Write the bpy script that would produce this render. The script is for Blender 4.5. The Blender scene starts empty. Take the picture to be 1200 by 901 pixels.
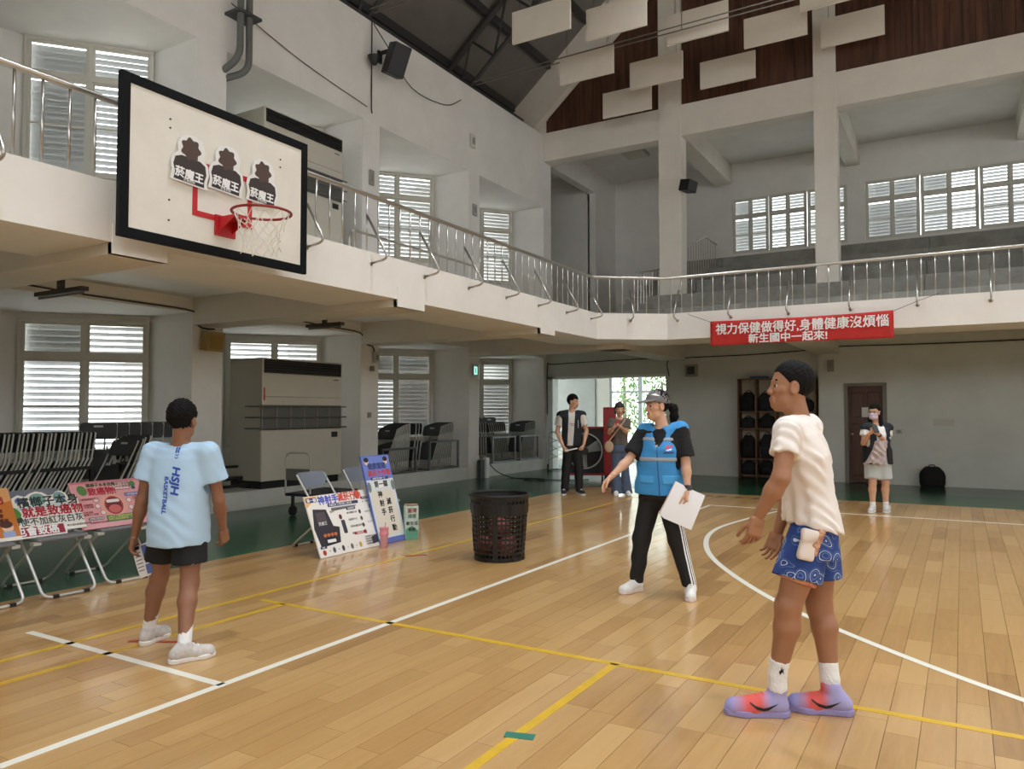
import bpy, bmesh, math, random
import numpy as np
from mathutils import Vector, Matrix
random.seed(7); rng = np.random.default_rng(7)
SC = bpy.context.scene; COL = SC.collection
R = math.radians

# ---------------------------------------------------------------- camera, world, exposure
YAW = R(30.6)
cam = bpy.data.cameras.new('camera'); camo = bpy.data.objects.new('camera', cam); COL.objects.link(camo)
cam.sensor_width = 36.0; cam.lens = 892.0 / 1200 * 36; cam.clip_start = .05; cam.clip_end = 300
camo.location = (0, 0, 1.45); camo.rotation_euler = (R(90) + math.atan(32.5 / 892), 0, YAW)
SC.camera = camo
vs = SC.view_settings
vs.view_transform = 'Standard'; vs.look = 'None'; vs.gamma = 1; vs.use_curve_mapping = False; vs.exposure = 0.38
w = bpy.data.worlds.new('overcast_sky'); SC.world = w; w.use_nodes = True
bg = w.node_tree.nodes['Background']; bg.inputs[0].default_value = (.95, .98, 1, 1); bg.inputs[1].default_value = 4.6
LAMP_W = 86.0

# ---------------------------------------------------------------- materials
def lin(c):
    return tuple(((v / 255) / 12.92 if v / 255 <= .04045 else ((v / 255 + .055) / 1.055) ** 2.4) for v in c) + (1,)
MATS = {}
def mat(name, rgb, rough=.6, metal=0.0, var=0.0, vscale=3.0, bump=0.0, bscale=40.0, coat=0.0, rgb2=None, emit=0.0, spec=.5, stretch=(1, 1, 1)):
    if name in MATS: return MATS[name]
    m = bpy.data.materials.new(name); MATS[name] = m; m.use_nodes = True
    nt = m.node_tree; b = nt.nodes['Principled BSDF']; L = nt.links.new
    b.inputs['Base Color'].default_value = lin(rgb); b.inputs['Roughness'].default_value = rough
    b.inputs['Metallic'].default_value = metal; b.inputs['Specular IOR Level'].default_value = spec
    if coat: b.inputs['Coat Weight'].default_value = coat; b.inputs['Coat Roughness'].default_value = .08
    if emit:
        b.inputs['Emission Color'].default_value = lin(rgb); b.inputs['Emission Strength'].default_value = emit
    if var or bump:
        tc = nt.nodes.new('ShaderNodeTexCoord'); mp = nt.nodes.new('ShaderNodeMapping'); L(tc.outputs['Object'], mp.inputs[0])
        mp.inputs['Scale'].default_value = stretch
    if var:
        n = nt.nodes.new('ShaderNodeTexNoise'); n.inputs['Scale'].default_value = vscale; n.inputs['Detail'].default_value = 6; n.inputs['Roughness'].default_value = .65
        L(mp.outputs[0], n.inputs['Vector'])
        cr = nt.nodes.new('ShaderNodeValToRGB'); c = lin(rgb)
        c2 = lin(rgb2) if rgb2 else tuple(min(1, v * (1 + var)) for v in c[:3]) + (1,)
        c1 = c if rgb2 else tuple(v * (1 - var) for v in c[:3]) + (1,)
        cr.color_ramp.elements[0].position = .32; cr.color_ramp.elements[0].color = c1
        cr.color_ramp.elements[1].position = .68; cr.color_ramp.elements[1].color = c2
        L(n.outputs[0], cr.inputs[0]); L(cr.outputs[0], b.inputs['Base Color'])
    if bump:
        n2 = nt.nodes.new('ShaderNodeTexNoise'); n2.inputs['Scale'].default_value = bscale; n2.inputs['Detail'].default_value = 4
        L(mp.outputs[0], n2.inputs['Vector'])
        bp = nt.nodes.new('ShaderNodeBump'); bp.inputs['Strength'].default_value = bump; bp.inputs['Distance'].default_value = .01
        L(n2.outputs[0], bp.inputs['Height']); L(bp.outputs[0], b.inputs['Normal'])
    return m
def glass_mat(name, tint=(246, 247, 246), gloss=.06):
    m = bpy.data.materials.new(name); MATS[name] = m; m.use_nodes = True
    nt = m.node_tree; nt.nodes.clear(); L = nt.links.new
    o = nt.nodes.new('ShaderNodeOutputMaterial'); t = nt.nodes.new('ShaderNodeBsdfTransparent'); g = nt.nodes.new('ShaderNodeBsdfGlossy')
    t.inputs[0].default_value = lin(tint); g.inputs['Roughness'].default_value = .03
    mx = nt.nodes.new('ShaderNodeMixShader'); mx.inputs[0].default_value = gloss
    L(t.outputs[0], mx.inputs[1]); L(g.outputs[0], mx.inputs[2]); L(mx.outputs[0], o.inputs[0])
    return m
M_WALL = mat('white_plaster', (226, 224, 219), .85, var=.05, vscale=1.3, bump=.12, bscale=18)
M_WALLG = mat('pale_grey_plaster', (206, 209, 203), .8, var=.06, vscale=1.1, bump=.15, bscale=14)
M_BEAM = mat('cream_plaster', (221, 215, 204), .85, var=.05, vscale=1.6, bump=.12, bscale=20)
M_FASCIA = mat('white_gloss_plaster', (236, 234, 229), .6, var=.03, vscale=2.2, bump=.08, bscale=12)
M_STEEL = mat('stainless_steel', (186, 182, 175), .28, metal=1.0)
M_ALU = mat('pale_window_aluminium', (205, 203, 192), .5, metal=.0, var=.05, vscale=6)
M_SLAT = mat('white_louvre_slat', (190, 192, 194), .5)
M_GLASS = glass_mat('window_glass')
M_CONC = mat('raw_concrete_step', (142, 141, 134), .9, var=.22, vscale=2.4, bump=.4, bscale=9)
M_ROOF = mat('dark_roof_sheet', (112, 108, 102), .9, var=.12, vscale=.8)
M_TRUSS = mat('dark_steel_truss', (52, 52, 52), .6)
M_GREEN = mat('green_floor_paint', (34, 92, 66), .22, var=.12, vscale=1.2, spec=.5, bump=.03, bscale=3)
M_GREEN2 = mat('dark_green_floor_paint', (44, 72, 60), .2, var=.12, vscale=1.2, spec=.5)
M_BLACK = mat('black_plastic', (18, 18, 19), .45)
M_BLKMATT = mat('black_fabric', (17, 18, 20), .9, var=.2, vscale=20)
M_WHITE = mat('white_paint', (240, 240, 236), .5)
M_CABLE = mat('dark_cable', (44, 42, 40), .6)

# wood floor: tone attribute per plank + grain along Y
def wood_floor():
    m = bpy.data.materials.new('maple_floor'); m.use_nodes = True; nt = m.node_tree; L = nt.links.new
    b = nt.nodes['Principled BSDF']
    at = nt.nodes.new('ShaderNodeAttribute'); at.attribute_name = 'tone'
    ge = nt.nodes.new('ShaderNodeNewGeometry')
    mp = nt.nodes.new('ShaderNodeMapping'); mp.inputs['Scale'].default_value = (22, 1.6, 22); L(ge.outputs['Position'], mp.inputs[0])
    n = nt.nodes.new('ShaderNodeTexNoise'); n.inputs['Scale'].default_value = 1.0; n.inputs['Detail'].default_value = 7; n.inputs['Roughness'].default_value = .7; n.inputs['Distortion'].default_value = .6
    L(mp.outputs[0], n.inputs['Vector'])
    n3 = nt.nodes.new('ShaderNodeTexNoise'); n3.inputs['Scale'].default_value = .55; n3.inputs['Detail'].default_value = 3; L(ge.outputs['Position'], n3.inputs['Vector'])
    a1 = nt.nodes.new('ShaderNodeMath'); a1.operation = 'MULTIPLY_ADD'; a1.inputs[1].default_value = .55; L(n.outputs[0], a1.inputs[0]); L(at.outputs['Fac'], a1.inputs[2])
    a2 = nt.nodes.new('ShaderNodeMath'); a2.operation = 'MULTIPLY_ADD'; a2.inputs[1].default_value = .35; L(n3.outputs[0], a2.inputs[0]); L(a1.outputs[0], a2.inputs[2])
    cr = nt.nodes.new('ShaderNodeValToRGB'); e = cr.color_ramp.elements
    e[0].position = .28; e[0].color = lin((124, 84, 43)); e[1].position = 1.15 if False else 1.0; e[1].color = lin((199, 159, 102))
    k = cr.color_ramp.elements.new(.62); k.color = lin((177, 135, 79))
    L(a2.outputs[0], cr.inputs[0]); L(cr.outputs[0], b.inputs['Base Color'])
    b.inputs['Roughness'].default_value = .42; b.inputs['Coat Weight'].default_value = .75; b.inputs['Coat Roughness'].default_value = .12
    n2 = nt.nodes.new('ShaderNodeTexNoise'); n2.inputs['Scale'].default_value = 2.2; n2.inputs['Detail'].default_value = 2; L(ge.outputs['Position'], n2.inputs['Vector'])
    bp = nt.nodes.new('ShaderNodeBump'); bp.inputs['Strength'].default_value = .06; bp.inputs['Distance'].default_value = .02; L(n2.outputs[0], bp.inputs['Height'])
    L(bp.outputs[0], b.inputs['Coat Normal'])
    return m
M_WOOD = wood_floor()
def clad_wood():
    m = bpy.data.materials.new('brown_timber_cladding'); m.use_nodes = True; nt = m.node_tree; L = nt.links.new
    b = nt.nodes['Principled BSDF']; ge = nt.nodes.new('ShaderNodeNewGeometry')
    mp = nt.nodes.new('ShaderNodeMapping'); mp.inputs['Scale'].default_value = (9, 9, .6); L(ge.outputs['Position'], mp.inputs[0])
    n = nt.nodes.new('ShaderNodeTexNoise'); n.inputs['Scale'].default_value = 1; n.inputs['Detail'].default_value = 5; L(mp.outputs[0], n.inputs['Vector'])
    cr = nt.nodes.new('ShaderNodeValToRGB'); e = cr.color_ramp.elements
    e[0].position = .3; e[0].color = lin((58, 36, 24)); e[1].position = .7; e[1].color = lin((98, 62, 42)); L(n.outputs[0], cr.inputs[0]); L(cr.outputs[0], b.inputs['Base Color'])
    b.inputs['Roughness'].default_value = .6
    return m
M_CLAD = clad_wood()

# ---------------------------------------------------------------- mesh helpers
def setp(o, label=None, cat=None, group=None, kind=None):
    if label: o['label'] = label
    if cat: o['category'] = cat
    if group: o['group'] = group
    if kind: o['kind'] = kind
    return o
def empty(name, loc=(0, 0, 0), rz=0, label=None, cat=None, group=None, parent=None):
    o = bpy.data.objects.new(name, None); COL.objects.link(o); o.location = loc; o.rotation_euler = (0, 0, rz); o.empty_display_size = .1
    if parent: o.parent = parent
    return setp(o, label, cat, group)
def link(name, me, m=None, parent=None, loc=None, rz=0, label=None, cat=None, group=None, kind=None, smooth=False):
    o = bpy.data.objects.new(name, me); COL.objects.link(o)
    if m is not None and not me.materials:
        for mm in (m if isinstance(m, (list, tuple)) else [m]): me.materials.append(mm)
    if parent: o.parent = parent
    if loc is not None: o.location = loc
    if rz: o.rotation_euler = (0, 0, rz)
    if smooth: me.shade_smooth()
    return setp(o, label, cat, group, kind)
class MB:
    def __init__(s): s.v = []; s.f = []; s.mi = []; s.cur = 0
    def add(s, vs_, fs):
        n = len(s.v); s.v += [tuple(p) for p in vs_]; s.f += [tuple(i + n for i in f) for f in fs]; s.mi += [s.cur] * len(fs); return s
    def box(s, a, b, T=None):
        (x0, y0, z0), (x1, y1, z1) = a, b
        P = [(x0, y0, z0), (x1, y0, z0), (x1, y1, z0), (x0, y1, z0), (x0, y0, z1), (x1, y0, z1), (x1, y1, z1), (x0, y1, z1)]
        if T is not None: P = [T @ Vector(p) for p in P]
        return s.add(P, [(0, 3, 2, 1), (4, 5, 6, 7), (0, 1, 5, 4), (1, 2, 6, 5), (2, 3, 7, 6), (3, 0, 4, 7)])
    def cbox(s, c, d, T=None):
        return s.box([c[i] - d[i] / 2 for i in range(3)], [c[i] + d[i] / 2 for i in range(3)], T)
    def prism(s, poly, z0, z1, T=None):
        n = len(poly); P = [(x, y, z0) for x, y in poly] + [(x, y, z1) for x, y in poly]
        if T is not None: P = [T @ Vector(p) for p in P]
        return s.add(P, [tuple(range(n))[::-1], tuple(range(n, 2 * n))] + [(i, (i + 1) % n, n + (i + 1) % n, n + i) for i in range(n)])
    def quad(s, *p): return s.add(p, [(0, 1, 2, 3)])
    def tube(s, pts, r, n=8, closed=False, cap=True):
        pts = [Vector(p) for p in pts]; k = len(pts); rings = []; up = None
        rs = r if isinstance(r, (list, tuple)) else [r] * k
        for i, p in enumerate(pts):
            a = pts[i - 1] if (i or closed) else p; b = pts[(i + 1) % k] if (i < k - 1 or closed) else p
            t = (b - a).normalized()
            if up is None or abs(up.dot(t)) > .99:
                up = Vector((0, 0, 1)) if abs(t.z) < .9 else Vector((1, 0, 0))
            u = (up - t * up.dot(t)).normalized(); v = t.cross(u); up = u
            rings.append([p + (u * math.cos(2 * math.pi * j / n) + v * math.sin(2 * math.pi * j / n)) * rs[i] for j in range(n)])
        V = [q for rg in rings for q in rg]; Fs = []
        for i in range(k if closed else k - 1):
            a = i * n; b = ((i + 1) % k) * n
            for j in range(n): Fs.append((a + j, b + j, b + (j + 1) % n, a + (j + 1) % n))
        if cap and not closed: Fs.append(tuple(range(n))); Fs.append(tuple(range((k - 1) * n, k * n))[::-1])
        return s.add(V, Fs)
    def lathe(s, prof, n=24, c=(0, 0, 0), cap=False):
        V = [(c[0] + r * math.cos(2 * math.pi * j / n), c[1] + r * math.sin(2 * math.pi * j / n), c[2] + z) for r, z in prof for j in range(n)]
        Fs = [(i * n + j, i * n + (j + 1) % n, (i + 1) * n + (j + 1) % n, (i + 1) * n + j) for i in range(len(prof) - 1) for j in range(n)]
        if cap: Fs.append(tuple(range(n))[::-1]); Fs.append(tuple(range((len(prof) - 1) * n, len(prof) * n)))
        return s.add(V, Fs)
    def wallx(s, X0, X1, ya, yb, za, zb, holes):     # slab of constant X with rectangular holes (y0,y1,z0,z1)
        s._wall(ya, yb, za, zb, holes, lambda y0, y1, z0, z1: s.box((X0, y0, z0), (X1, y1, z1)))
    def wally(s, Y0, Y1, xa, xb, za, zb, holes):
        s._wall(xa, xb, za, zb, holes, lambda x0, x1, z0, z1: s.box((x0, Y0, z0), (x1, Y1, z1)))
    def _wall(s, a, b, za, zb, holes, f):
        us = sorted({a, b} | {h[0] for h in holes} | {h[1] for h in holes})
        for u0, u1 in zip(us, us[1:]):
            if u1 <= a or u0 >= b: continue
            hz = sorted([(h[2], h[3]) for h in holes if h[0] <= u0 + 1e-6 and h[1] >= u1 - 1e-6]); z = za
            for z0, z1 in hz:
                if z0 > z: f(u0, u1, z, z0)
                z = z1
            if z < zb: f(u0, u1, z, zb)
    def mesh(s, name='mesh', bevel=0.0, seg=1):
        me = bpy.data.meshes.new(name); me.from_pydata(s.v, [], s.f)
        if any(s.mi): me.polygons.foreach_set('material_index', s.mi)
        bm = bmesh.new(); bm.from_mesh(me)
        bmesh.ops.recalc_face_normals(bm, faces=bm.faces)
        if bevel:
            bmesh.ops.bevel(bm, geom=[e for e in bm.edges if e.is_manifold and e.calc_face_angle(0) > .6], offset=bevel, segments=seg, affect='EDGES', profile=.5, clamp_overlap=True)
        bm.to_mesh(me); bm.free(); me.update(); return me
    def build(s, name, m, parent=None, bevel=0.0, smooth=False, seg=1, **k):
        o = link(name, s.mesh(name, bevel, seg), m, parent, **k)
        if smooth: o.data.shade_auto_smooth(angle=R(40)) if hasattr(o.data, 'shade_auto_smooth') else smooth_by_angle(o.data, 40)
        return o
def smooth_by_angle(me, deg):
    bm = bmesh.new(); bm.from_mesh(me); th = R(deg)
    for f in bm.faces: f.smooth = True
    for e in bm.edges: e.smooth = not (e.is_manifold and e.calc_face_angle(0) > th)
    bm.to_mesh(me); bm.free()
def struct(mb, name, m, bevel=0.0, parent=None):
    return mb.build(name, m, parent, bevel, kind=None if parent else 'structure')
def copy_tree(o, parent=None):
    c = o.copy(); COL.objects.link(c); c.parent = parent
    for ch in [x for x in bpy.data.objects if x.parent == o]: copy_tree(ch, c)
    return c
def arc(p0, p1, p2, n=6):          # quadratic bend through corner p1
    p0, p1, p2 = Vector(p0), Vector(p1), Vector(p2)
    return [p0.lerp(p1, t).lerp(p1.lerp(p2, t), t) for t in [i / n for i in range(n + 1)]]
def roundpath(pts, r, n=4, closed=False):
    P = [Vector(p) for p in pts]; out = []
    for i, p in enumerate(P):
        if not closed and i in (0, len(P) - 1): out.append(p); continue
        a = P[i - 1]; b = P[(i + 1) % len(P)]
        da = min(r, (a - p).length * .49); db = min(r, (b - p).length * .49)
        out += arc(p + (a - p).normalized() * da, p, p + (b - p).normalized() * db, n)
    return out
FR = Matrix.Rotation(YAW, 4, 'Z')

# ================================================================ THE SETTING
XW = -9.25; XF = -5.6; YFB = 13.2; YB = 22.0; YBW = 17.4
PIL = [(-.02, .47), (3.43, 3.9), (6.86, 7.37), (10.33, 10.8), (13.78, 14.2), (17.25, 17.6)]
BAYS = [(-3.0, -.02), (.47, 3.43), (3.9, 6.86), (7.37, 10.33), (10.8, 13.78), (14.2, 17.25)]
ZS, ZT = 3.2, 3.225
# floor base and green margin
def box_struct(name, m, *boxes, bevel=0.0, parent=None):
    b = MB()
    for a, c in boxes: b.box(a, c)
    return struct(b, name, m, bevel, parent)
floor = box_struct('floor', mat('floor_gap_shadow', (70, 48, 28), .8), ((-6.35, -5, -.12), (11, 13.65, -.012)))
box_struct('floor_border', M_GREEN, ((XW - .1, -5, -.12), (-6.35, 17.5, 0)), ((-6.35, 13.65, -.12), (11, 15.35, 0)), ((-12, 17.5, -.12), (-5, 21, 0)))
box_struct('floor_strip', M_GREEN2, ((-6.35, 15.35, -.12), (11, 17.6, 0)))
# planks
PW = .14
def frustum(x, y):
    v = Vector((x, y, -1.45)); d = -math.sin(YAW) * x + math.cos(YAW) * y; r = math.cos(YAW) * x + math.sin(YAW) * y
    return d > 1.2 and abs(r) < d * .72, d
planks = []
nrow = int((11 + 6.35) / PW)
for i in range(nrow):
    x0 = -6.35 + i * PW; y = -5 + random.uniform(-.9, 0)
    while y < 13.65:
        ln = random.choice((.6, .75, .9, 1.05, 1.2)); y1 = min(y + ln, 13.65); ya = max(y, -5)
        if y1 - ya > .05:
            ins, d = frustum(x0 + PW / 2, (ya + y1) / 2)
            planks.append((0 if ins else 1, d, x0, ya, y1, min(1, max(0, random.gauss(.34, .13)))))
        y = y1
        if y >= 13.65: break
planks.sort()
pm = {}
for k, (ins, d, x0, ya, y1, tone) in enumerate(planks[:300]):
    key = round(tone * 14)
    if key not in pm:
        b = MB(); b.box((0, 0, -.012), (1, 1, 0)); me = b.mesh('plank'); me.materials.append(M_WOOD)
        a = me.attributes.new('tone', 'FLOAT', 'FACE'); a.data.foreach_set('value', [key / 14] * 6); pm[key] = me
    o = bpy.data.objects.new('plank', pm[key]); COL.objects.link(o); o.parent = floor
    o.location = (x0, ya, 0); o.scale = (PW - .0022, y1 - ya - .002, 1)
b = MB(); tones = []
for ins, d, x0, ya, y1, tone in planks[300:]:
    b.box((x0, ya, -.012), (x0 + PW - .0022, y1 - .002, 0)); tones += [tone] * 6
me = bpy.data.meshes.new('planks'); me.from_pydata(b.v, [], b.f); a = me.attributes.new('tone', 'FLOAT', 'FACE'); a.data.foreach_set('value', tones)
link('planks', me, M_WOOD, floor, kind='stuff')
# court lines (paint film on the boards)
M_LW = mat('white_court_paint', (236, 234, 222), .35, coat=.3); M_LY = mat('yellow_court_paint', (214, 172, 40), .35, coat=.3, var=.1, vscale=8)
LZ = .0016
def line(a, c, wd, m, name='court_line'):
    a = Vector(a); c = Vector(c); t = (c - a).normalized() * 1; n = Vector((-t.y, t.x)) * wd / 2
    bb = MB(); bb.prism([(a - n)[:], (c - n)[:], (c + n)[:], (a + n)[:]], .0001, LZ); struct(bb, name, m, parent=floor)
line((-3.42, -4), (-3.42, 11.88), .05, M_LW); line((-5.33, 2.75), (-3.42, 2.75), .05, M_LW)
line((-3.42, 11.86), (10, 11.86), .05, M_LW)
line((-4.7, 4.13), (2.6, 4.13), .05, M_LY); line((-1.75, -4), (-1.75, 4.13), .05, M_LY)
line((-4.85, -3), (-4.85, 12.5), .05, M_LY); line((-4.45, -3), (-4.45, 4.13), .05, M_LY)
arcpts = [(-2.31, 11.86), (-2.55, 10.6), (-2.66, 9.5), (-2.5, 8.5), (-2.1, 7.45), (-1.36, 6.25), (-.64, 5.43), (.24, 4.66), (1.3, 4.0), (2.6, 3.5)]
def crom(P, n=6):
    out = []; P = [Vector(p) for p in P]
    for i in range(len(P) - 1):
        p0 = P[max(0, i - 1)]; p1 = P[i]; p2 = P[i + 1]; p3 = P[min(len(P) - 1, i + 2)]
        for j in range(n):
            t = j / n; out.append(.5 * ((2 * p1) + (p2 - p0) * t + (2 * p0 - 5 * p1 + 4 * p2 - p3) * t * t + (3 * p1 - p0 - 3 * p2 + p3) * t ** 3))
    return out + [P[-1]]
b = MB(); C = crom(arcpts)
for i in range(len(C) - 1):
    t = (C[i + 1] - C[i]).normalized(); n0 = Vector((-t.y, t.x)) * .028
    t2 = (C[min(i + 2, len(C) - 1)] - C[i]).normalized() if i < len(C) - 2 else t; n1 = Vector((-t2.y, t2.x)) * .028
    b.quad((*(C[i] - n0), LZ), (*(C[i + 1] - n1), LZ), (*(C[i + 1] + n1), LZ), (*(C[i] + n0), LZ))
struct(b, 'court_arc', M_LW, parent=floor)
for (a, c, wd, col, lb, nm) in [((-4.57, 2.96), (-4.2, 3.16), .035, (168, 62, 50), 'red tape strip stuck to floor near short white line', 'r'),
                            ((-4.86, 6.1), (-4.72, 6.28), .05, (178, 56, 44), 'short red tape mark on floor in front of milk carton', 'r'),
                            ((-1.80, 2.98), (-1.67, 3.02), .06, (46, 122, 104), 'teal tape piece stuck across yellow line', 't')]:
    a = Vector(a); c = Vector(c); t = (c - a).normalized(); n = Vector((-t.y, t.x)) * wd / 2; bb = MB()
    bb.prism([(a - n)[:], (c - n)[:], (c + n)[:], (a + n)[:]], .0005, .0026); bb.build('floor_tape', mat('tape_%s' % nm, col, .5), label=lb, cat='tape')

# ---- left wall (lower + upper), sawtooth window bays
PH = .27     # plinth height
WA = R(40.5); WL = 1.66; WH = 1.95; DW = Vector((math.sin(WA), math.cos(WA), 0))
bw = MB(); win_spots = []
def flatwall(p, q, z0, z1): bw.quad((*p, z0), (*q, z0), (*q, z1), (*p, z1))
for lvl, (zf, zsill, zh) in enumerate([(PH, .82, 2.85), (ZS, 4.82, 6.77)]):
    for (ya, yb) in BAYS:
        xr, yr = -10.22, yb; xl, yl = xr - DW.x * WL, yr - DW.y * WL; top = zsill + WH
        A, B_, C_, D_, E_ = (XW, ya), (-11.6, ya), (xl, yl), (xr, yr), (XW, yb)
        flatwall(A, B_, zf, zh); flatwall(B_, C_, zf, zh); flatwall(D_, E_, zf, zh)
        flatwall(C_, D_, zf, zsill)
        if top < zh - .001: flatwall(C_, D_, top, zh)
        poly = [A, B_, C_, D_, E_]
        bw.add([(x, y, zh) for x, y in poly], [(0, 1, 2, 3, 4)])
        if lvl: 
            zb = 4.18 if ya > 7 and ya < 8 else 3.6
            bw.prism([(XW - .03, ya), (-11.6, ya), C_, (xr, yr), (XW - .03, yb)], ZS, zb)
        win_spots.append((Vector((xl, yl, zsill)), lvl, ya))
    for (y0, y1) in PIL: flatwall((XW, y0), (XW, y1), zf if lvl else 0, zh)
flatwall((XW, -5), (XW, BAYS[0][0]), 0, 9.2); flatwall((XW, BAYS[0][0]), (XW, YBW), 2.85, ZS); flatwall((XW, BAYS[0][0]), (XW, 17.6), 6.77, 8.65)
bw.box((-11.6, -5, 8.4), (XW - .06, 17.6, 8.64)); bw.quad((XW - .08, -5, 8.65), (XW, -5, 8.65), (XW, 17.6, 8.65), (XW - .08, 17.6, 8.65))
wall_left = struct(bw, 'wall_left', M_WALL)
# raised plinth along the bays
bp = MB()
for (ya, yb) in BAYS: bp.prism([(XW + .02, ya), (-11.6, ya), (-11.6, yb), (XW + .02, yb)], 0, PH)
struct(bp, 'plinth', mat('pale_painted_plinth', (205, 208, 203), .7, var=.06, vscale=3))
# ---- balcony slab with edge band and beams
bs = MB()
XI = -6.68; CH = [(-5.6, 12.45), (-4.55, 13.2)]
outer = [(XF, -4), (XF, CH[0][1]), CH[1], (11, YFB)]
inner = [(XI, -4), (XI, 13.0), (-5.2, 14.3), (11, 14.3)]
for i in range(3):
    a, b2 = outer[i], outer[i + 1]; c, d = inner[i + 1], inner[i]
    bs.add([(*a, 2.757), (*b2, 2.757), (*c, 2.757), (*d, 2.757)], [(0, 1, 2, 3)])
    bs.quad((*d, 2.757), (*c, 2.757), (*c, 3.05), (*d, 3.05))
    bs.quad((*a, 2.757), (*b2, 2.757), (*b2, ZT), (*a, ZT))
    n2 = [(XF - .18, -4), (XF - .18, 12.53), (-4.62, 13.38), (11, YFB + .18)]
    bs.quad((*a, ZT), (*b2, ZT), (*n2[i + 1], ZT), (*n2[i], ZT)); bs.quad((*n2[i], ZT), (*n2[i + 1], ZT), (*n2[i + 1], ZS - .1), (*n2[i], ZS - .1))
bs.box((-11.7, -4, 3.05), (XF - .02, CH[0][1], ZS)); bs.prism([(XW - 2.4, CH[0][1]), (XF - .02, CH[0][1]), (-4.57, YFB + .02), (11, YFB + .02), (11, YB), (XW - 2.4, YB)], 3.05, ZS)
balcony = struct(bs, 'balcony', M_FASCIA)
for (y0, y1) in PIL[:5]:
    box_struct('beam', M_BEAM, ((XW, y0, 2.67), (XF - .004, y1, 3.06)), parent=balcony)
    box_struct('beam_end', M_FASCIA, ((XF - .05, y0, 2.67), (XF + .012, y1, 2.9)), parent=balcony)
for (x0, x1) in ((-6.15, -5.56), (-2.64, -2.19), (1.2, 1.66), (4.9, 5.36)):
    box_struct('beam', M_BEAM, ((x0, YFB + .35, 2.67), (x1, 17.4, 3.06)), parent=balcony)
# ---- lower back wall, hallway
bb = MB()
bb.wally(YBW, YBW + .25, -11.6, -2.6, 0, 3.06, [(-9.2, -6.05, 0, 2.36)])
bb.wally(17.1, 17.65, -2.6, 11, 0, 3.06, [(-2.08, -1.34, 0, 2.02)])
bb.box((-2.08, 17.25, 0), (-1.34, 17.35, 2.02))
wall_back = struct(bb, 'wall_back', M_WALLG)
bb = MB()
bb.wally(21, 21.2, -14, -4, 0, 3.0, [(-9.05, -6.2, 0, 2.75)]); bb.box((-5.2, 17.65, 0), (-5, 21, 3.0)); bb.box((-14, 17.65, 2.95), (-5, 21.2, 3.05))
struct(bb, 'wall_hallway', M_WALL)
box_struct('trim_1', mat('grey_wall_panel', (168, 174, 172), .6, var=.1, vscale=1.5), ((-11.2, 20.95, .35), (-9.5, 20.99, 2.45)))
box_struct('trim_2', mat('white_door_jamb', (238, 242, 242), .5), ((-9.24, YBW - .03, 0), (-9.06, YBW + .28, 2.36)), ((-9.24, YBW - .03, 2.3), (-6.05, YBW + .28, 2.36)))
# ---- upper gallery behind the beam plane
bb = MB()
GW = [(-5.62, -2.56), (-2.13, 1.76), (2.3, 6.2), (6.7, 10.6)]
bb.wally(YB, YB + .25, -11.6, 11, ZS, 8.7, [(a, c, 6.0, 7.57) for a, c in GW])
bb.wallx(XW - .25, XW, 17.6, YB, ZS, 8.7, [(17.65, 20.5, ZS, 7.95)])
bb.box((XW - 2.4, 17.6, ZS), (XW - 2.2, 20.6, 8.7)); bb.box((XW - 2.4, 20.5, ZS), (XW - .2, 20.7, 8.7)); bb.box((XW - 2.4, 17.5, ZS), (XW - .02, 17.6, 8.7))
bb.box((-11.6, 17.52, 8.6), (11, YB + .25, 8.8))
gallery = struct(bb, 'wall_gallery', M_WALL)
bb = MB(); bb.box((XW, 17.25, 7.95), (11, 17.65, 8.69))
for (x0, x1) in ((-6.15, -5.58), (-2.64, -2.19), (1.2, 1.66), (4.9, 5.36), (8.6, 9.06)): bb.box((x0 + .05, 17.6, 8.05), (x1 - .05, YB, 8.65))
struct(bb, 'beam_gallery', M_BEAM)
for i, (x0, x1) in enumerate(((-6.12, -5.58), (-2.64, -2.19), (1.2, 1.66), (4.9, 5.36), (8.6, 9.06))):
    box_struct('column', M_BEAM, ((x0, 17.22, ZS), (x1, 17.62, 13.5)))
# bleacher steps
rows = [(15.8, 3.69), (17.0, 4.17), (18.2, 4.66), (19.4, 5.15), (20.6, 5.65)]
bl = empty('bleacher', (0, 0, 0)); bl['kind'] = 'structure'
for i, (y, z) in enumerate(rows):
    x = -5.55
    for xe in (-3.2, -.6, 2.2, 5.0, 8, 11):
        bb = MB(); bb.box((x + .004, y, ZS if i == 0 else rows[i - 1][1] - .02), (xe, YB, z)); bb.build('step', M_CONC, bl, .012); x = xe
for k in range(10):
    y = 15.2 + k * .6; z = ZS + .245 * (k + 1)
    bb = MB(); bb.box((-6.9, y, ZS), (-5.56, y + .62 if k < 9 else YB, z)); bb.build('aisle_step', M_CONC, bl, .01)
# gable cladding + rake band
SL = .85
def rake(X): return 9.02 + .86 * (X + 9.17)
xs = np.arange(-9.2, 11, .11); g = MB()
for i, x in enumerate(xs):
    zt = min(rake(x + .05), 14.5)
    if zt > 8.75: g.box((x, 17.3 + (0 if i % 2 else .025), 8.6), (x + .108, 17.42, zt))
g.box((-9.2, 17.42, 8.6), (11, 17.5, 13.9))
box_struct('trim_gable', M_BEAM, ((-12.2, 17.3, 8.5), (-9.2, 17.5, 11)))
setp(g.build('timber_cladding', M_CLAD), kind='structure')
g = MB(); g.prism([(-10.6, 7.8 - 17), (-4.2, 13.3 - 17), (-4.2, 14.7 - 17), (-10.6, 9.2 - 17)], -17.28, -17.05, Matrix(((1, 0, 0, 0), (0, 0, -1, 0), (0, 1, 0, 17), (0, 0, 0, 1))))
struct(g, 'trim_rake', M_BEAM)
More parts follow.
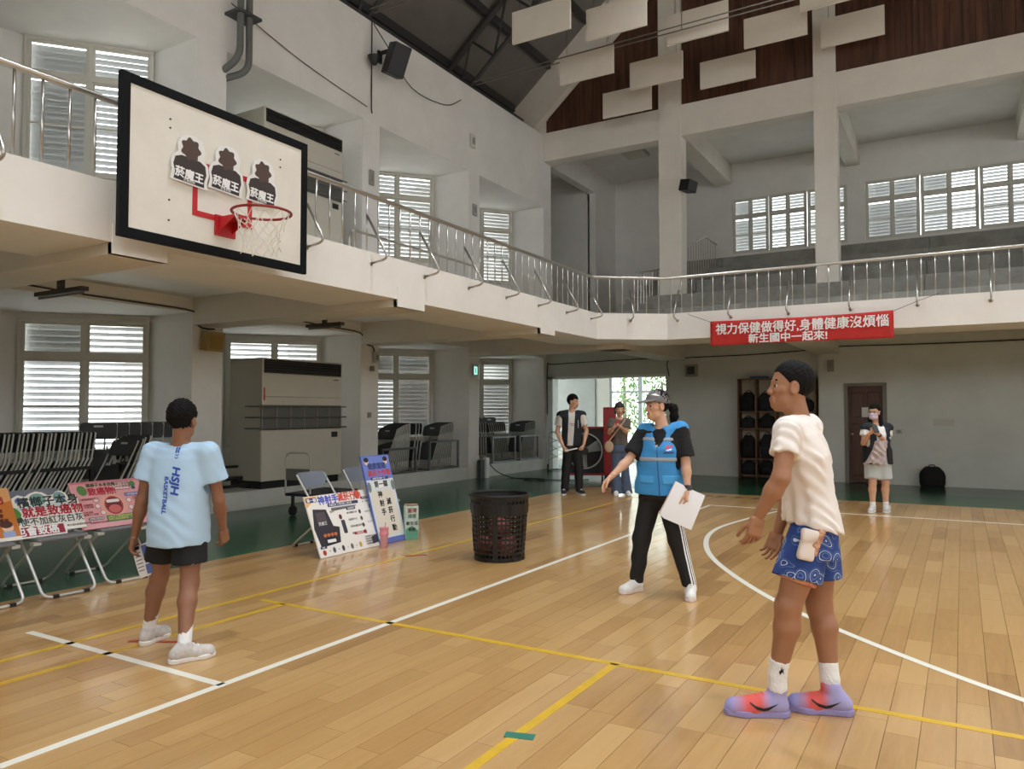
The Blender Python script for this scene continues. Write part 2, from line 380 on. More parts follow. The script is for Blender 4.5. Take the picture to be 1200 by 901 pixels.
# roof
def roofz(X): return 10.05 + SL * (X + 9.25)
g = MB(); YR0, YR1 = -5, 17.4
prof = [(-12, roofz(-12)), (-4.6, roofz(-4.6)), (1.5, roofz(-4.6) + 1.6), (11.2, roofz(-4.6) - .6)]
for (x0, z0), (x1, z1) in zip(prof, prof[1:]): g.add([(x0, YR0, z0), (x1, YR0, z1), (x1, YR1, z1), (x0, YR1, z0), (x0, YR0, z0 + .2), (x1, YR0, z1 + .2), (x1, YR1, z1 + .2), (x0, YR1, z0 + .2)], [(0, 1, 2, 3), (7, 6, 5, 4), (0, 4, 5, 1), (1, 5, 6, 2), (2, 6, 7, 3), (3, 7, 4, 0)])
roof = struct(g, 'ceiling', M_ROOF)
def roof_at(X): return float(np.interp(X, [q[0] for q in prof], [q[1] for q in prof]))
# trusses and purlins
for k, yt in enumerate((3.66, 7.1, 10.56, 14.0)):
    g = MB(); up = [(-10.3 + i * .95, roofz(-10.3 + i * .95) - .18) for i in range(7)]; lo = [(x + .62, z - .5) for x, z in up]
    g.tube([(up[0][0], yt, up[0][1]), (up[-1][0], yt, up[-1][1])], .075, 6); g.tube([(lo[0][0], yt, lo[0][1]), (lo[-1][0], yt, lo[-1][1])], .05, 6)
    for i in range(7):
        g.tube([(up[i][0], yt, up[i][1]), (lo[i][0], yt, lo[i][1])], .03, 5)
        if i < 6: g.tube([(lo[i][0], yt, lo[i][1]), (up[i + 1][0], yt, up[i + 1][1])], .03, 5)
    g.tube([(lo[0][0] + .25, yt, lo[0][1] + .2), (lo[0][0] + .25, yt, 8.65)], .05, 6)
    g.build('roof_truss', M_TRUSS, roof)
for k in range(6):
    x = -10.0 + k * 1.05; g = MB(); g.box((x, -5, roofz(x) - .13), (x + .1, 16.9, roofz(x) + .06)); g.build('purlin', M_TRUSS, roof)
g = MB(); g.box((-9.42, -3, 8.655), (-9.3, 16.3, 8.76)); g.build('wall_plate', M_TRUSS, roof)
# unseen right and front walls, with window openings
bb = MB(); bb.wallx(11, 11.25, -5, 22, -.1, 13.6, [(y, y + 2.3, 4.4, 6.9) for y in (-3, 1, 5, 9, 13)])
struct(bb, 'wall_right', M_WALL)
bb = MB(); bb.wally(-5.25, -5, -12, 11, -.1, 15.5, [(x, x + 3, 4.4, 6.9) for x in (-7, -2, 3, 7)])
struct(bb, 'wall_front', M_WALL)
# high bay lamps over the hall
for i, (x, y) in enumerate([(-2.6, 1.0), (-2.6, 6.2), (-2.6, 11.4), (2.4, 1.0), (2.4, 6.2), (2.4, 11.4), (7, 1.0), (7, 6.2), (7, 11.4)]):
    z = 11.2
    t = empty('high_bay_lamp', (x, y, z), label='round metal high bay lamp hanging from the hall roof', cat='lamp', group='high bay lamps over the hall')
    g = MB(); g.lathe([(.06, .42), (.12, .38), (.3, .1), (.33, 0), (.31, 0), (.28, .1), (.1, .36)], 20); g.build('reflector', mat('lamp_metal', (190, 190, 190), .4, metal=1), t, smooth=True)
    g = MB(); g.lathe([(.0, .10), (.26, .10)], 20); g.build('lens', mat('lamp_lens', (255, 252, 244), .4, emit=4), t)
    g = MB(); g.tube([(0, 0, .4), (0, 0, 2.6 if x < 5 else 2.0)], .012, 6); g.build('rod', M_TRUSS, t)
    ld = bpy.data.lights.new('lamp_light', 'AREA'); ld.shape = 'DISK'; ld.size = .5; ld.energy = LAMP_W; ld.color = (.94, .975, 1); ld.spread = R(112)
    lo_ = bpy.data.objects.new('lamp_light', ld); COL.objects.link(lo_); lo_.parent = t; lo_.location = (0, 0, -.02)

# ---- windows: frame, panes, louvre slats
wn = [0]
sl_mesh = {}
def slat_mesh(wd, tilt):
    k = (round(wd, 3), tilt)
    if k not in sl_mesh:
        b = MB(); T = Matrix.Rotation(R(tilt), 4, 'X'); b.box((0, -.045, -.0025), (wd, .045, .0025), T); me = b.mesh('slat'); me.materials.append(M_SLAT); sl_mesh[k] = me
    return sl_mesh[k]
def window(org, ang, W, H, cols, tr, tilts, midrail=True, pitch=.088, fr=.05):
    """org = lower left corner seen from the room; local x along the window, local y pointing outwards"""
    wn[0] += 1
    o = empty('window_%d' % wn[0], org, ang); o['kind'] = 'structure'
    f = MB(); D = .05
    f.box((0, -D, 0), (fr, D, H)); f.box((W - fr, -D, 0), (W, D, H)); f.box((fr, -D, 0), (W - fr, D, fr)); f.box((fr, -D, H - fr), (W - fr, D, H))
    cw = (W - 2 * fr - (cols - 1) * fr) / cols; zt = H - tr
    f.box((fr, -D * .96, zt - .05), (W - fr, D * .96, zt + .02))
    for c in range(1, cols):
        x = fr + c * (cw + fr) - fr; f.box((x, -D * .98, fr), (x + fr, D * .98, zt - .05)); f.box((x, -D * .98, zt + .02), (x + fr, D * .98, H - fr))
    f.build('window_frame', M_ALU, o)
    for c in range(cols):
        x = fr + c * (cw + fr)
        for r_, (z0, z1) in enumerate(((fr, zt - .05), (zt + .02, H - fr))):
            s = MB(); e = .035; y0, y1 = -.03, -.005
            s.box((x, y0, z0), (x + e, y1, z1)); s.box((x + cw - e, y0, z0), (x + cw, y1, z1)); s.box((x + e, y0, z0), (x + cw - e, y1, z0 + e)); s.box((x + e, y0, z1 - e), (x + cw - e, y1, z1))
            if r_ == 0 and midrail: zm = z0 + (z1 - z0) * .5; s.box((x + e, y0, zm - .015), (x + cw - e, y1, zm + .015))
            sh = s.build('sash', M_ALU, o)
            p = MB(); p.box((x + e, -.019, z0 + e), (x + cw - e, -.016, z1 - e)); p.build('pane', M_GLASS, sh)
            tl = tilts[c * 2 + r_]; me = slat_mesh(cw, tl); n = int((z1 - z0 - .06) / pitch)
            for k in range(n + 1):
                so = bpy.data.objects.new('slat', me); COL.objects.link(so); so.parent = o; so.location = (x, .11, z0 + .04 + k * pitch)
    return o
tl0 = {3.9: (-30, -78, -25, -30)}
for p, lvl, ya in win_spots:
    if ya < .4: tl = (-30, -30, -30, -30)
    elif lvl == 0: tl = {3.9: (-40, -76, -28, -30), 7.37: (-40, -30, -40, -30), 10.8: (-62, -80, -78, -72), 14.2: (-66, -30, -60, -28)}.get(ya, (-40,) * 4)
    else: tl = {3.9: (-76, -74, -28, -30), 7.37: (-40, -30, -40, -30), 10.8: (-40, -40, -28, -30), 14.2: (-50, -40, -28, -30)}.get(ya, (-40,) * 4)
    # local x must run along DW, local y outwards (-X side)
    window(p, math.atan2(DW.y, DW.x), WL, WH, 2, .52, tl)
for (a, c), tt in zip(GW, [[(-50, -55, -45, -40), (-30, -28, -34, -40), (-40, -45, -40, -45)], [(-56, -50, -58, -55), (-45, -50, -30, -28), (-38, -30, -34, -28)], [(-30,) * 4] * 3, [(-30,) * 4] * 3]):
    wu = (c - a) / 3
    for i in range(3): window((a + i * wu + .01, YB + .06, 6.0), 0, wu - .02, 1.57, 2, .5, tt[i], pitch=.085, fr=.045)
# ---- doorway glass doors at the end of the hall, brown door in back wall
def door_glass(x0, x1):
    wn[0] += 1
    o = empty('window_%d' % wn[0], (x0, 21.0, 0)); o['kind'] = 'structure'; W = x1 - x0; f = MB()
    for x in (0, W - .06): f.box((x, .05, 0), (x + .06, .13, 2.75))
    for z in (0, 2.02, 2.69): f.box((.06, .05, z), (W - .06, .13, z + .06))
    f.build('door_frame', mat('pale_door_frame', (214, 222, 224), .5), o)
    for z0, z1 in ((.06, 2.02), (2.08, 2.69)): p = MB(); p.box((.06, .085, z0), (W - .06, .09, z1)); p.build('pane', M_GLASS, o)
for x in (-9.05, -8.1, -7.15): door_glass(x, x + .95)
d = empty('door_1', (-2.08, 17.13, 0)); d['kind'] = 'structure'
M_DOOR = mat('dark_brown_door', (84, 52, 38), .5, var=.2, vscale=4, stretch=(4, 4, .5))
g = MB(); g.box((.045, .02, .01), (.695, .06, 1.98)); dl = g.build('door_leaf', M_DOOR, d)
for x0, x1, z0, z1 in ((.1, .34, 1.35, 1.86), (.4, .64, 1.35, 1.86), (.1, .34, .15, 1.22), (.4, .64, .15, 1.22)):
    g = MB(); g.box((x0, -.0, z0), (x1, .03, z1)); g.build('panel', M_DOOR, dl, .012)
g = MB(); g.box((-.03, -.05, 0), (.045, .07, 2.05)); g.box((.695, -.05, 0), (.77, .07, 2.05)); g.box((.045, -.05, 1.98), (.695, .07, 2.05)); g.build('door_frame', mat('grey_door_frame', (126, 122, 112), .6), d)
g = MB(); g.lathe([(.0, 0), (.02, .005), (.026, .03), (.015, .05), (0, .055)], 12); k = g.build('knob', M_STEEL, dl, smooth=True); k.location = (.12, .0, 1.0); k.rotation_euler = (R(90), 0, 0)

# ================================================================ THINGS
M_RED = mat('red_paint', (186, 30, 36), .4); M_GREY = mat('mid_grey_plastic', (120, 122, 126), .55); M_DGREY = mat('dark_grey_plastic', (58, 62, 64), .5)
M_TUBE = mat('pale_grey_tube', (196, 196, 190), .35, metal=.3); M_TUBED = mat('dull_steel_tube', (176, 178, 170), .4, metal=.15)
M_PAPER = mat('white_paper', (238, 238, 240), .7); M_INK = mat('black_ink', (24, 24, 28), .7)
def ink(c): return mat('ink_%d_%d_%d' % c, c, .6)
RX90 = Matrix.Rotation(R(90), 4, 'X')
def text(s, size, loc, m, parent, rotz=0, bold=0.0, align='LEFT', ext=.0005, name='lettering', sx=1.0, mtx=None, shear=0.0):
    cu = bpy.data.curves.new('txt', 'FONT'); cu.body = s; cu.size = size; cu.extrude = ext; cu.resolution_u = 2; cu.align_x = align; cu.shear = shear
    o = bpy.data.objects.new('txt', cu); me = bpy.data.meshes.new_from_object(o); bpy.data.objects.remove(o); bpy.data.curves.remove(cu)
    me.materials.clear()
    if bold:        # heavier strokes: shifted copies of the outline in the same mesh
        bm = bmesh.new()
        for dx, dy in ((0, 0), (1, 0), (-1, 0), (0, 1), (0, -1)):
            q = len(bm.verts); bm.from_mesh(me); bm.verts.ensure_lookup_table()
            for v in bm.verts[q:]: v.co.x += dx * bold; v.co.y += dy * bold; v.co.z += (0 if not (dx or dy) else 1 + dx + 2 * (dy + 1) + (dx < 0)) * ext * .12
        bm.to_mesh(me); bm.free()
    me.transform(Matrix.Scale(sx, 4, (1, 0, 0)))
    if mtx is not None: me.transform(mtx)
    else: me.transform(Matrix.Translation(loc) @ Matrix.Rotation(rotz, 4, 'Y') @ RX90)
    return link(name, me, m, parent)
def disc(pts_c, rx, rz, y, n=24): return [(pts_c[0] + rx * math.cos(2 * math.pi * i / n), y, pts_c[1] + rz * math.sin(2 * math.pi * i / n)) for i in range(n)]
def flat(parent, poly, y, m, name='print_panel', t=.0006):        # thin printed patch on a board facing -y; poly in (x,z)
    b = MB(); n = len(poly); V = [(x, y, z) for x, z in poly] + [(x, y - t, z) for x, z in poly]
    b.add(V, [tuple(range(n)), tuple(range(n, 2 * n))[::-1]] + [(i, (i + 1) % n, n + (i + 1) % n, n + i) for i in range(n)]); return b.build(name, m, parent)
def rect(x0, z0, x1, z1): return [(x0, z0), (x1, z0), (x1, z1), (x0, z1)]
def rrect(x0, z0, x1, z1, r=.01, n=4):
    out = []
    for cx_, cz, a in ((x1 - r, z1 - r, 0), (x0 + r, z1 - r, 90), (x0 + r, z0 + r, 180), (x1 - r, z0 + r, 270)):
        out += [(cx_ + r * math.cos(R(a + 90 * i / n)), cz + r * math.sin(R(a + 90 * i / n))) for i in range(n + 1)]
    return out
def oval(cx_, cz, rx, rz, n=20, a0=0, rot=0): return [(cx_ + rx * math.cos(t) * math.cos(rot) - rz * math.sin(t) * math.sin(rot), cz + rx * math.cos(t) * math.sin(rot) + rz * math.sin(t) * math.cos(rot)) for t in [2 * math.pi * i / n for i in range(n)]]

# ---- balcony railing
rail = empty('balcony_railing', (XF, 5, ZT), label='stainless steel railing with round bars along the balcony edge', cat='railing')
RO = Vector((XF, 5, ZT)); rx = XF - .07
path = [(rx, -3.5), (rx, 12.42), (-4.6, YFB + .07), (10.5, YFB + .07)]
g = MB(); g.tube([Vector((x, y, 3.875)) - RO for x, y in path], .026, 10); g.build('top_rail', M_STEEL, rail, smooth=True)
bm_ = MB(); bm_.tube([(0, 0, 0), (0, 0, .65)], .0105, 6); bal = bm_.mesh('baluster'); bal.materials.append(M_STEEL); bal.shade_smooth()
def brace_mesh():
    b = MB(); P = roundpath([(0, 0, .42), (.27, 0, -.02), (.30, 0, -.1), (.07, 0, -.13)], .09, 5); b.tube(P, .0135, 8); b.tube([(.072, 0, -.13), (.062, 0, -.13)], .03, 10); me = b.mesh('brace'); me.materials.append(M_STEEL); me.shade_smooth(); return me
brm = brace_mesh()
def putrail(me, name, x, y, rz=0):
    o = bpy.data.objects.new(name, me); COL.objects.link(o); o.parent = rail; o.location = Vector((x, y, ZT)) - RO; o.rotation_euler = (0, 0, rz)
y = 12.2
while y > -3:
    putrail(bal, 'baluster', rx, y); y -= .193
y = 12.2
while y > -3:
    if not (3.5 < y < 5.2): putrail(brm, 'brace', rx, y)
    y -= .965
for i in range(6): t = (i + .4) / 6; putrail(bal, 'baluster', rx + t * (-4.6 - rx), 12.42 + t * (YFB + .07 - 12.42))
putrail(brm, 'brace', -5.13, 12.84, R(-54))
for k in range(78): putrail(bal, 'baluster', -4.5 + .19 * k, YFB + .07)
for k in range(15): putrail(brm, 'brace', -4.36 + .95 * k, YFB + .07, R(-90))
# inner hand rail on the balcony and stair rails of the gallery
ir = empty('stair_handrail', (-7.3, 9.5, ZS), label='bent steel handrail tube standing on balcony behind the long railing', cat='railing')
g = MB(); g.tube(roundpath([(0, -1.6, 0), (0, -1.6, .8), (0, 1.6, .8), (0, 1.6, .45), (0, 1.3, .4), (0, 1.3, 0)], .12, 5), .02, 8); g.build('tube', M_STEEL, ir, smooth=True)
def stair_rail(pts, name, lab, n, zb):
    o = empty(name, pts[0][:2] + (zb[0],), label=lab, cat='railing'); O = Vector(pts[0][:2] + (zb[0],))
    g = MB(); g.tube([Vector(p) - O for p in pts], .025, 8); g.build('top_rail', M_STEEL, o)
    P = [Vector(p) for p in pts]; tot = sum((P[i + 1] - P[i]).length for i in range(len(P) - 1))
    for k in range(n):
        s = tot * (k + .3) / n; i = 0
        while i < len(P) - 2 and s > (P[i + 1] - P[i]).length: s -= (P[i + 1] - P[i]).length; i += 1
        p = P[i].lerp(P[i + 1], s / (P[i + 1] - P[i]).length); f = (k + .3) / n; z0 = zb[0] + (zb[1] - zb[0]) * f
        g = MB(); g.tube([Vector((p.x, p.y, z0)) - O, p - O], .012, 5); g.build('baluster', M_STEEL, o)
stair_rail([(-6.3, 16.2, 4.62), (-6.3, 17.9, 4.98)], 'stair_railing', 'short sloping steel stair rail at the foot of the gallery steps', 9, (3.69, 4.2))
stair_rail([(-5.72, 17.7, 5.35), (-5.72, 19.6, 6.05), (-5.72, 20.7, 6.05)], 'stair_railing', 'peaked steel stair rail climbing beside the gallery windows', 14, (4.5, 5.2))

# ---- basketball hoop
hoop = empty('basketball_hoop', (-5.31, 4.23, 2.75), label='white wooden backboard with black frame and red rim on the balcony front', cat='hoop')
M_BOARD = mat('white_backboard', (226, 222, 212), .55, var=.05, vscale=2.5)
g = MB(); g.box((-.03, -.86, .07), (-.002, .86, 1.17)); g.build('board', M_BOARD, hoop)
g = MB(); 
for a, c in (((-.04, -.93, 0), (.008, -.855, 1.24)), ((-.04, .855, 0), (.008, .93, 1.24)), ((-.04, -.855, 0), (.008, .855, .075)), ((-.04, -.855, 1.165), (.008, .855, 1.24))): g.box(a, c)
g.build('board_frame', mat('black_frame_paint', (12, 14, 18), .55, spec=.15), hoop, .004)
g = MB()
for a, c in (((-.003, -.31, .29), (.003, -.265, .74)), ((-.003, .24, .29), (.003, .285, .74)), ((-.003, -.265, .29), (.003, .24, .335)), ((-.003, -.265, .695), (.003, .24, .74))): g.box(a, c)
g.build('target_square', M_RED, hoop)
RC = Vector((.44, .01, .32)); RR = .232
g = MB(); g.tube([RC + Vector((RR * math.cos(a), RR * math.sin(a), 0)) for a in [2 * math.pi * i / 40 for i in range(40)]], .011, 8, closed=True)
rim = g.build('rim', mat('dark_red_rim', (140, 32, 34), .45), hoop, smooth=True)
g = MB(); g.box((.0, -.1, .17), (.02, .1, .34)); g.box((.02, -.07, .3), (.22, .07, .325)); g.add([(.02, -.07, .2), (.02, -.064, .2), (.02, -.064, .3), (.02, -.07, .3), (.2, -.07, .3), (.2, -.064, .3)], [(0, 3, 4), (1, 5, 2), (0, 4, 5, 1)]); g.add([(.02, .07, .2), (.02, .064, .2), (.02, .064, .3), (.02, .07, .3), (.2, .07, .3), (.2, .064, .3)], [(0, 3, 4), (1, 5, 2), (0, 4, 5, 1)])
g.build('rim_bracket', M_RED, hoop)
# net: diamond mesh
g = MB(); nn = 12; lev = [(.0, 1.0), (.08, .84), (.15, .72), (.21, .64), (.28, .6), (.33, .64)]
def npt(l, i):
    d, s = lev[l]; a = 2 * math.pi * (i + (.5 if l % 2 else 0)) / nn; jit = .012 * math.sin(i * 2.7 + l)
    return RC + Vector(((RR - .005) * s * math.cos(a) + jit, (RR - .005) * s * math.sin(a) + jit * .6, -d + jit))
for l in range(len(lev) - 1):
    for i in range(nn):
        g.tube([npt(l, i), npt(l + 1, i)], .0035, 4); g.tube([npt(l, i), npt(l + 1, i - 1 if l % 2 == 0 else i + 1)], .0035, 4)
g.build('net', mat('white_net_cord', (226, 222, 212), .8), hoop)
g = MB(); 
for yy in (-.55, .55):
    for zz in (.12, .9): g.tube([(-.04, yy, zz), (-.36, yy * .9 if zz > .5 else -.6 if yy < 0 else .5, min(zz, .42))], .02, 8)
    g.tube([(-.05, yy, .02), (-.05, yy, 1.15)], .02, 8)
g.tube([(-.03, -.9, .40), (-.42, -.45, .36)], .016, 8)
g.build('support_pipes', M_DGREY, hoop, smooth=True)
g = MB()
for yy, zz in ((-.52, 1.0), (-.52, .36), (-.52, .2), (-.52, .93), (.6, .93), (.6, .25), (.6, 1.0), (-.5, .62)): g.tube([(-.003, yy, zz), (.004, yy, zz)], .008, 8)
g.build('bolt_heads', M_DGREY, hoop)
# three die-cut cards on the board (plain dark figures, lettering as in the photo)
for k, (yc, zc, rz, posn) in enumerate(((-.36, .72, R(3), 'leftmost'), (-.01, .74, R(3), 'mid'), (.375, .735, R(2), 'right'))):
    lab = ('white die-cut card with dark cloud shape taped beside the red square corner', 'white die-cut card with dark cloud shape between two similar cards on the backboard', 'white die-cut card with dark cloud shape taped right above the rim')[k]
    t = empty('die_cut_card', (-5.296, 4.23 + yc, 2.75 + zc - .2), R(90), lab, 'card', 'die-cut cards on the backboard')
    t.rotation_euler = (0, rz, R(90))
    outl = [(-.17, 0), (.17, 0), (.165, .06), (.18, .12), (.165, .2), (.13, .23), (.135, .31), (.1, .38), (.03, .405), (-.04, .395), (-.1, .36), (-.12, .3), (-.11, .24), (-.16, .2), (-.175, .14), (-.155, .07)]
    flat(t, outl, 0, mat('white_card', (232, 232, 230), .6), 'card', .006)
    body = [(-.14, .012), (.14, .012), (.138, .06), (.155, .12), (.14, .19), (.09, .215), (-.08, .215), (-.135, .19), (-.15, .13), (-.13, .07)]
    flat(t, body, -.0065, ink((58, 50, 48)), 'print_panel'); flat(t, rrect(-.13, .012, .135, .115, .02), -.0072, ink((44, 46, 50)), 'print_panel')
    hd = [(.0 + (.085 + .012 * math.cos(7 * a)) * math.cos(a), .285 + (.088 + .01 * math.cos(7 * a)) * math.sin(a)) for a in [2 * math.pi * i / 42 for i in range(42)]]
    flat(t, hd, -.0068, ink((82, 64, 56)), 'print_panel')
    text('菸魔王', .088, (.0, -.0085, .045), mat('white_ink', (242, 242, 242), .6), t, bold=.003, align='CENTER')
    text('菸害防制', .026, (.0, -.0085, .017), MATS['white_ink'], t, align='CENTER')

# ---- wall standing air conditioners
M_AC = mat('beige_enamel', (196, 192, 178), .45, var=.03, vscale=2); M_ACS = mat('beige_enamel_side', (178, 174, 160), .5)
def aircon(loc, lab):
    t = empty('air_conditioner', loc, R(90), lab, 'air conditioner'); W, D, H = 1.73, .74, 2.02
    # local x along the wall (+Y), local -y towards the room
    g = MB(); g.box((0, 0.02, .12), (W, D, H)); g.build('cabinet', M_ACS, t, .01)
    g = MB(); g.box((0, -.0, .12), (W, .025, .9)); g.build('lower_panel', M_AC, t, .006)
    g = MB(); g.box((0, -.0, 1.42), (W, .025, 1.765)); g.box((0, 0, 1.29), (W, .025, 1.415)); g.build('upper_panel', M_AC, t, .004)
    g = MB(); g.box((0, .012, .905), (W, .03, 1.29)); gr = g.build('intake_grille', mat('grey_grille', (108, 108, 104), .6), t)
    for i in range(22): g = MB(); g.box((.03, .0, .92 + i * .0165), (W - .03, .014, .927 + i * .0165)); g.build('louvre', MATS['grey_grille'], gr)
    for i in range(7): g = MB(); g.box((i * (W - .02) / 6, -.004, .905), (i * (W - .02) / 6 + .02, .014, 1.29)); g.build('mullion', mat('grille_rib', (136, 136, 130), .5), gr)
    g = MB(); g.box((.0, -.002, 1.765), (W, .03, H)); g.build('outlet', M_AC, t, .004)
    g = MB(); g.box((.03, -.012, 1.785), (W - .03, -.003, H - .025)); og = g.build('outlet_grille', M_BLACK, t)
    for i in range(5): g = MB(); g.box((.04, -.03, 1.80 + i * .042), (W - .04, -.012, 1.806 + i * .042)); g.build('louvre', mat('black_louvre', (34, 34, 34), .3), og)
    g = MB(); g.box((W - .24, -.006, .76), (W - .1, .0, .85)); g.build('display', M_BLACK, t)
    g = MB(); g.box((.03, -.004, 1.36), (.055, 0, 1.56)); g.build('warning_strip', M_RED, t)
    g = MB(); g.box((W - .2, -.003, 1.715), (W - .08, 0, 1.73)); g.build('badge', M_DGREY, t)
    g = MB(); g.box((.04, .05, 0), (W - .02, D, .12)); g.build('base', M_BLACK, t)
    g = MB()
    for z in (.93, 1.1, 1.27): g.tube([(-.1, -.06, z), (W + .05, -.06, z)], .011, 8)
    for z in (.93, 1.1, 1.27): g.tube([(-.06, -.06, z), (-.06, .3, z)], .012, 8)
    g.tube([(-.06, -.06, .9), (-.06, -.06, 1.3)], .011, 8); g.build('guard_rail', mat('guard_grey', (96, 96, 92), .4), t, smooth=True)
aircon((-9.2, 8.06, .272), 'beige floor standing air conditioner with guard bars on the plinth under the balcony')
aircon((-9.22, 8.06, 4.182), 'beige floor standing air conditioner in the upper bay behind the backboard')
# pipes beside the lower unit
g = MB(); g.tube([(-9.5, 7.5, .45), (-9.5, 7.95, .45)], .03, 8); g.tube([(-9.6, 7.5, .62), (-9.6, 7.95, .62)], .022, 8); g.tube([(-9.42, 7.44, .34), (-9.42, 8.0, .34), (-9.35, 8.02, .3)], .025, 8)
g.tube([(-9.5, 7.5, .45), (-9.62, 7.5, .3), (-9.62, 7.5, .28)], .03, 8)
g.build('coolant_pipe', M_BLACK, label='dark coolant pipes beside the lower air conditioner', cat='pipe', smooth=True)

# ---- folding chairs
def open_chair_parts(t):
    for s in (0,):
        g = MB(); hw = .21
        g.tube(roundpath([(-.25, -hw, .78), (.02, -hw, .42), (.36, -hw, .012), (.36, hw, .012), (.02, hw, .42), (-.25, hw, .78)], .07, 4), .0115, 8); g.build('front_frame', M_TUBE, t, smooth=True)
        g = MB(); h2 = .185
        g.tube(roundpath([(.2, -h2, .43), (-.34, -h2, .012), (-.34, h2, .012), (.2, h2, .43)], .07, 4), .0115, 8); g.build('rear_frame', M_TUBE, t, smooth=True)
    g = MB(); g.box((-.16, -.2, .425), (.24, .2, .455)); g.build('seat', M_GREY, t, .012, seg=2)
    for sy in (-1, 1): g = MB(); g.box((.18, sy * .2 - .03, .405), (.235, sy * .2 + .03, .43)); g.build('clip', M_TUBE, t)
    g = MB(); n = 10; P = [(-.2 + .4 * i / n) for i in range(n + 1)]
    V = []; 
    for dx in (0, -.018):
        for yy in P: V.append((-.245 + dx - .02 * (1 - (yy / .2) ** 2), yy, .8))
        for yy in P: V.append((-.19 + dx - .02 * (1 - (yy / .2) ** 2), yy, .66 - .03 * (1 - (yy / .2) ** 2) + (.06 if abs(yy) > .19 else 0)))
    m_ = n + 1; F = []
    for i in range(n): F += [(i, i + 1, m_ + i + 1, m_ + i), (2 * m_ + i, 3 * m_ + i, 3 * m_ + i + 1, 2 * m_ + i + 1), (i, 2 * m_ + i, 2 * m_ + i + 1, i + 1), (m_ + i, m_ + i + 1, 3 * m_ + i + 1, 3 * m_ + i)]
    F += [(0, m_, 3 * m_, 2 * m_), (n, 2 * m_ + n, 3 * m_ + n, m_ + n)]
    g.add(V, F); g.build('backrest', mat('blue_grey_plastic', (122, 128, 140), .5), t, smooth=True)
    for xx in (.36, -.34):
        for yy in (-.12, .12): g = MB(); g.box((xx - .016, yy - .022, .0), (xx + .016, yy + .022, .026)); g.build('rubber_foot', M_BLACK, t)
t0 = empty('folding_chair', (-6.5, 2.93, 0)); open_chair_parts(t0)
def place(proto, first, loc, rz, lab, grp=None, cat='chair', rx_=0):
    o = proto if first else copy_tree(proto); o.location = loc; o.rotation_euler = (rx_, 0, rz); setp(o, lab, cat, grp); return o
place(t0, True, (-6.49, 2.92, 0), 0, 'grey folding chair holding up the orange poster', 'open folding chairs')
place(t0, False, (-6.49, 3.475, 0), 0, 'grey folding chair under the white die-cut poster with green fruit', 'open folding chairs')
place(t0, False, (-6.56, 4.03, 0), 0, 'grey folding chair under the pink poster', 'open folding chairs')
place(t0, False, (-5.9, 6.08, 0), R(3), 'grey folding chair behind the white arcade game poster', 'open folding chairs')
place(t0, False, (-5.95, 6.84, 0), R(-2), 'grey folding chair behind the tall blue standing sign', 'open folding chairs')

def folded(kink=1.0):
    t = empty('folded_chair', (0, 0, 0)); K = lambda z: (.32 * z / .6 if z < .6 else .32 + (z - .6) * .14) * kink
    g = MB(); hw = .43
    g.tube(roundpath([(0, K(.93), .93), (0, K(.6), .6), (0, 0, .02), (-hw, 0, .02), (-hw, K(.6), .6), (-hw, K(.93), .93)], .05, 3), .0115, 6); g.build('front_frame', M_TUBED, t, smooth=True)
    g = MB(); e = .028
    g.tube(roundpath([(-.025, K(.62) + e, .62), (-.025, K(.02) + e, .05), (-hw + .025, K(.02) + e, .05), (-hw + .025, K(.62) + e, .62)], .05, 3), .0115, 6); g.build('rear_frame', M_TUBED, t, smooth=True)
    g = MB(); T = Matrix(((1, 0, 0, 0), (0, 1, .32 / .6 * kink, 0), (0, 0, 1, 0), (0, 0, 0, 1))); g.box((-hw + .03, .008, .2), (-.03, .026, .58), T); g.build('seat', M_DGREY, t, .006)
    g = MB(); pts = rrect(-hw - .005, .72, .005, .94, .05); V = [(x, K(z) - .01, z) for x, z in pts] + [(x, K(z) + .012, z) for x, z in pts]; n = len(pts)
    g.add(V, [tuple(range(n)), tuple(range(n, 2 * n))[::-1]] + [(i, n + i, n + (i + 1) % n, (i + 1) % n) for i in range(n)]); bk = g.build('backrest', M_DGREY, t)
    g = MB(); g.box((-.27, K(.89) - .014, .875), (-.16, K(.89) + .016, .9)); g.build('hand_slot', mat('slot_white', (200, 204, 204), .6), bk)
    return t
fc = folded(); fc2 = folded(.18); first = {'a': True, 'b': True}
def putf(which, loc, rz, lab, grp, rx_=0):
    pr = fc if which == 'a' else fc2
    place(pr, first[which], loc, rz, lab, grp, rx_=rx_); first[which] = False
# near bay: long leaning row, then chairs turned with their backs to the room
for k in range(24): putf('a', (-9.28 + random.uniform(-.015, .015), 3.96 + k * .052, PH), 0, 'dark folded chair packed in the long leaning row behind the posters', 'folded chairs in the leaning row', rx_=random.uniform(-.008, .008))
for k in range(4): putf('b', (-9.16 + .03 * (k % 2), 5.6 + k * .09, PH), R(8), 'dark folded chair standing upright behind the pink poster', 'folded chairs behind the pink poster', rx_=-.45 + .05 * k)
for k in range(6): putf('b', (-9.5, 5.9 + k * .17, PH + .12), R(48), 'dark folded chair with slotted back turned to the room in front of the louvred window', 'folded chairs turned to the room', rx_=-.12)
for k in range(12): putf('b', (-9.32, 11.0 + k * .068, PH + .03), 0, 'dark folded chair in the rack nearest the air conditioner', 'folded chairs in the first rack', rx_=-.42 + k * .036)
for k in range(3): putf('b', (-9.42, 12.02 + k * .1, PH + .02), 0, 'dark folded chair leaning between the two racks beside the exit sign pillar', 'folded chairs between racks', rx_=-.08)
for k in range(11): putf('b', (-9.32, 12.5 + k * .07, PH + .03), 0, 'dark folded chair in the rack beside the exit sign pillar', 'folded chairs in the second rack', rx_=-.34 + k * .03)
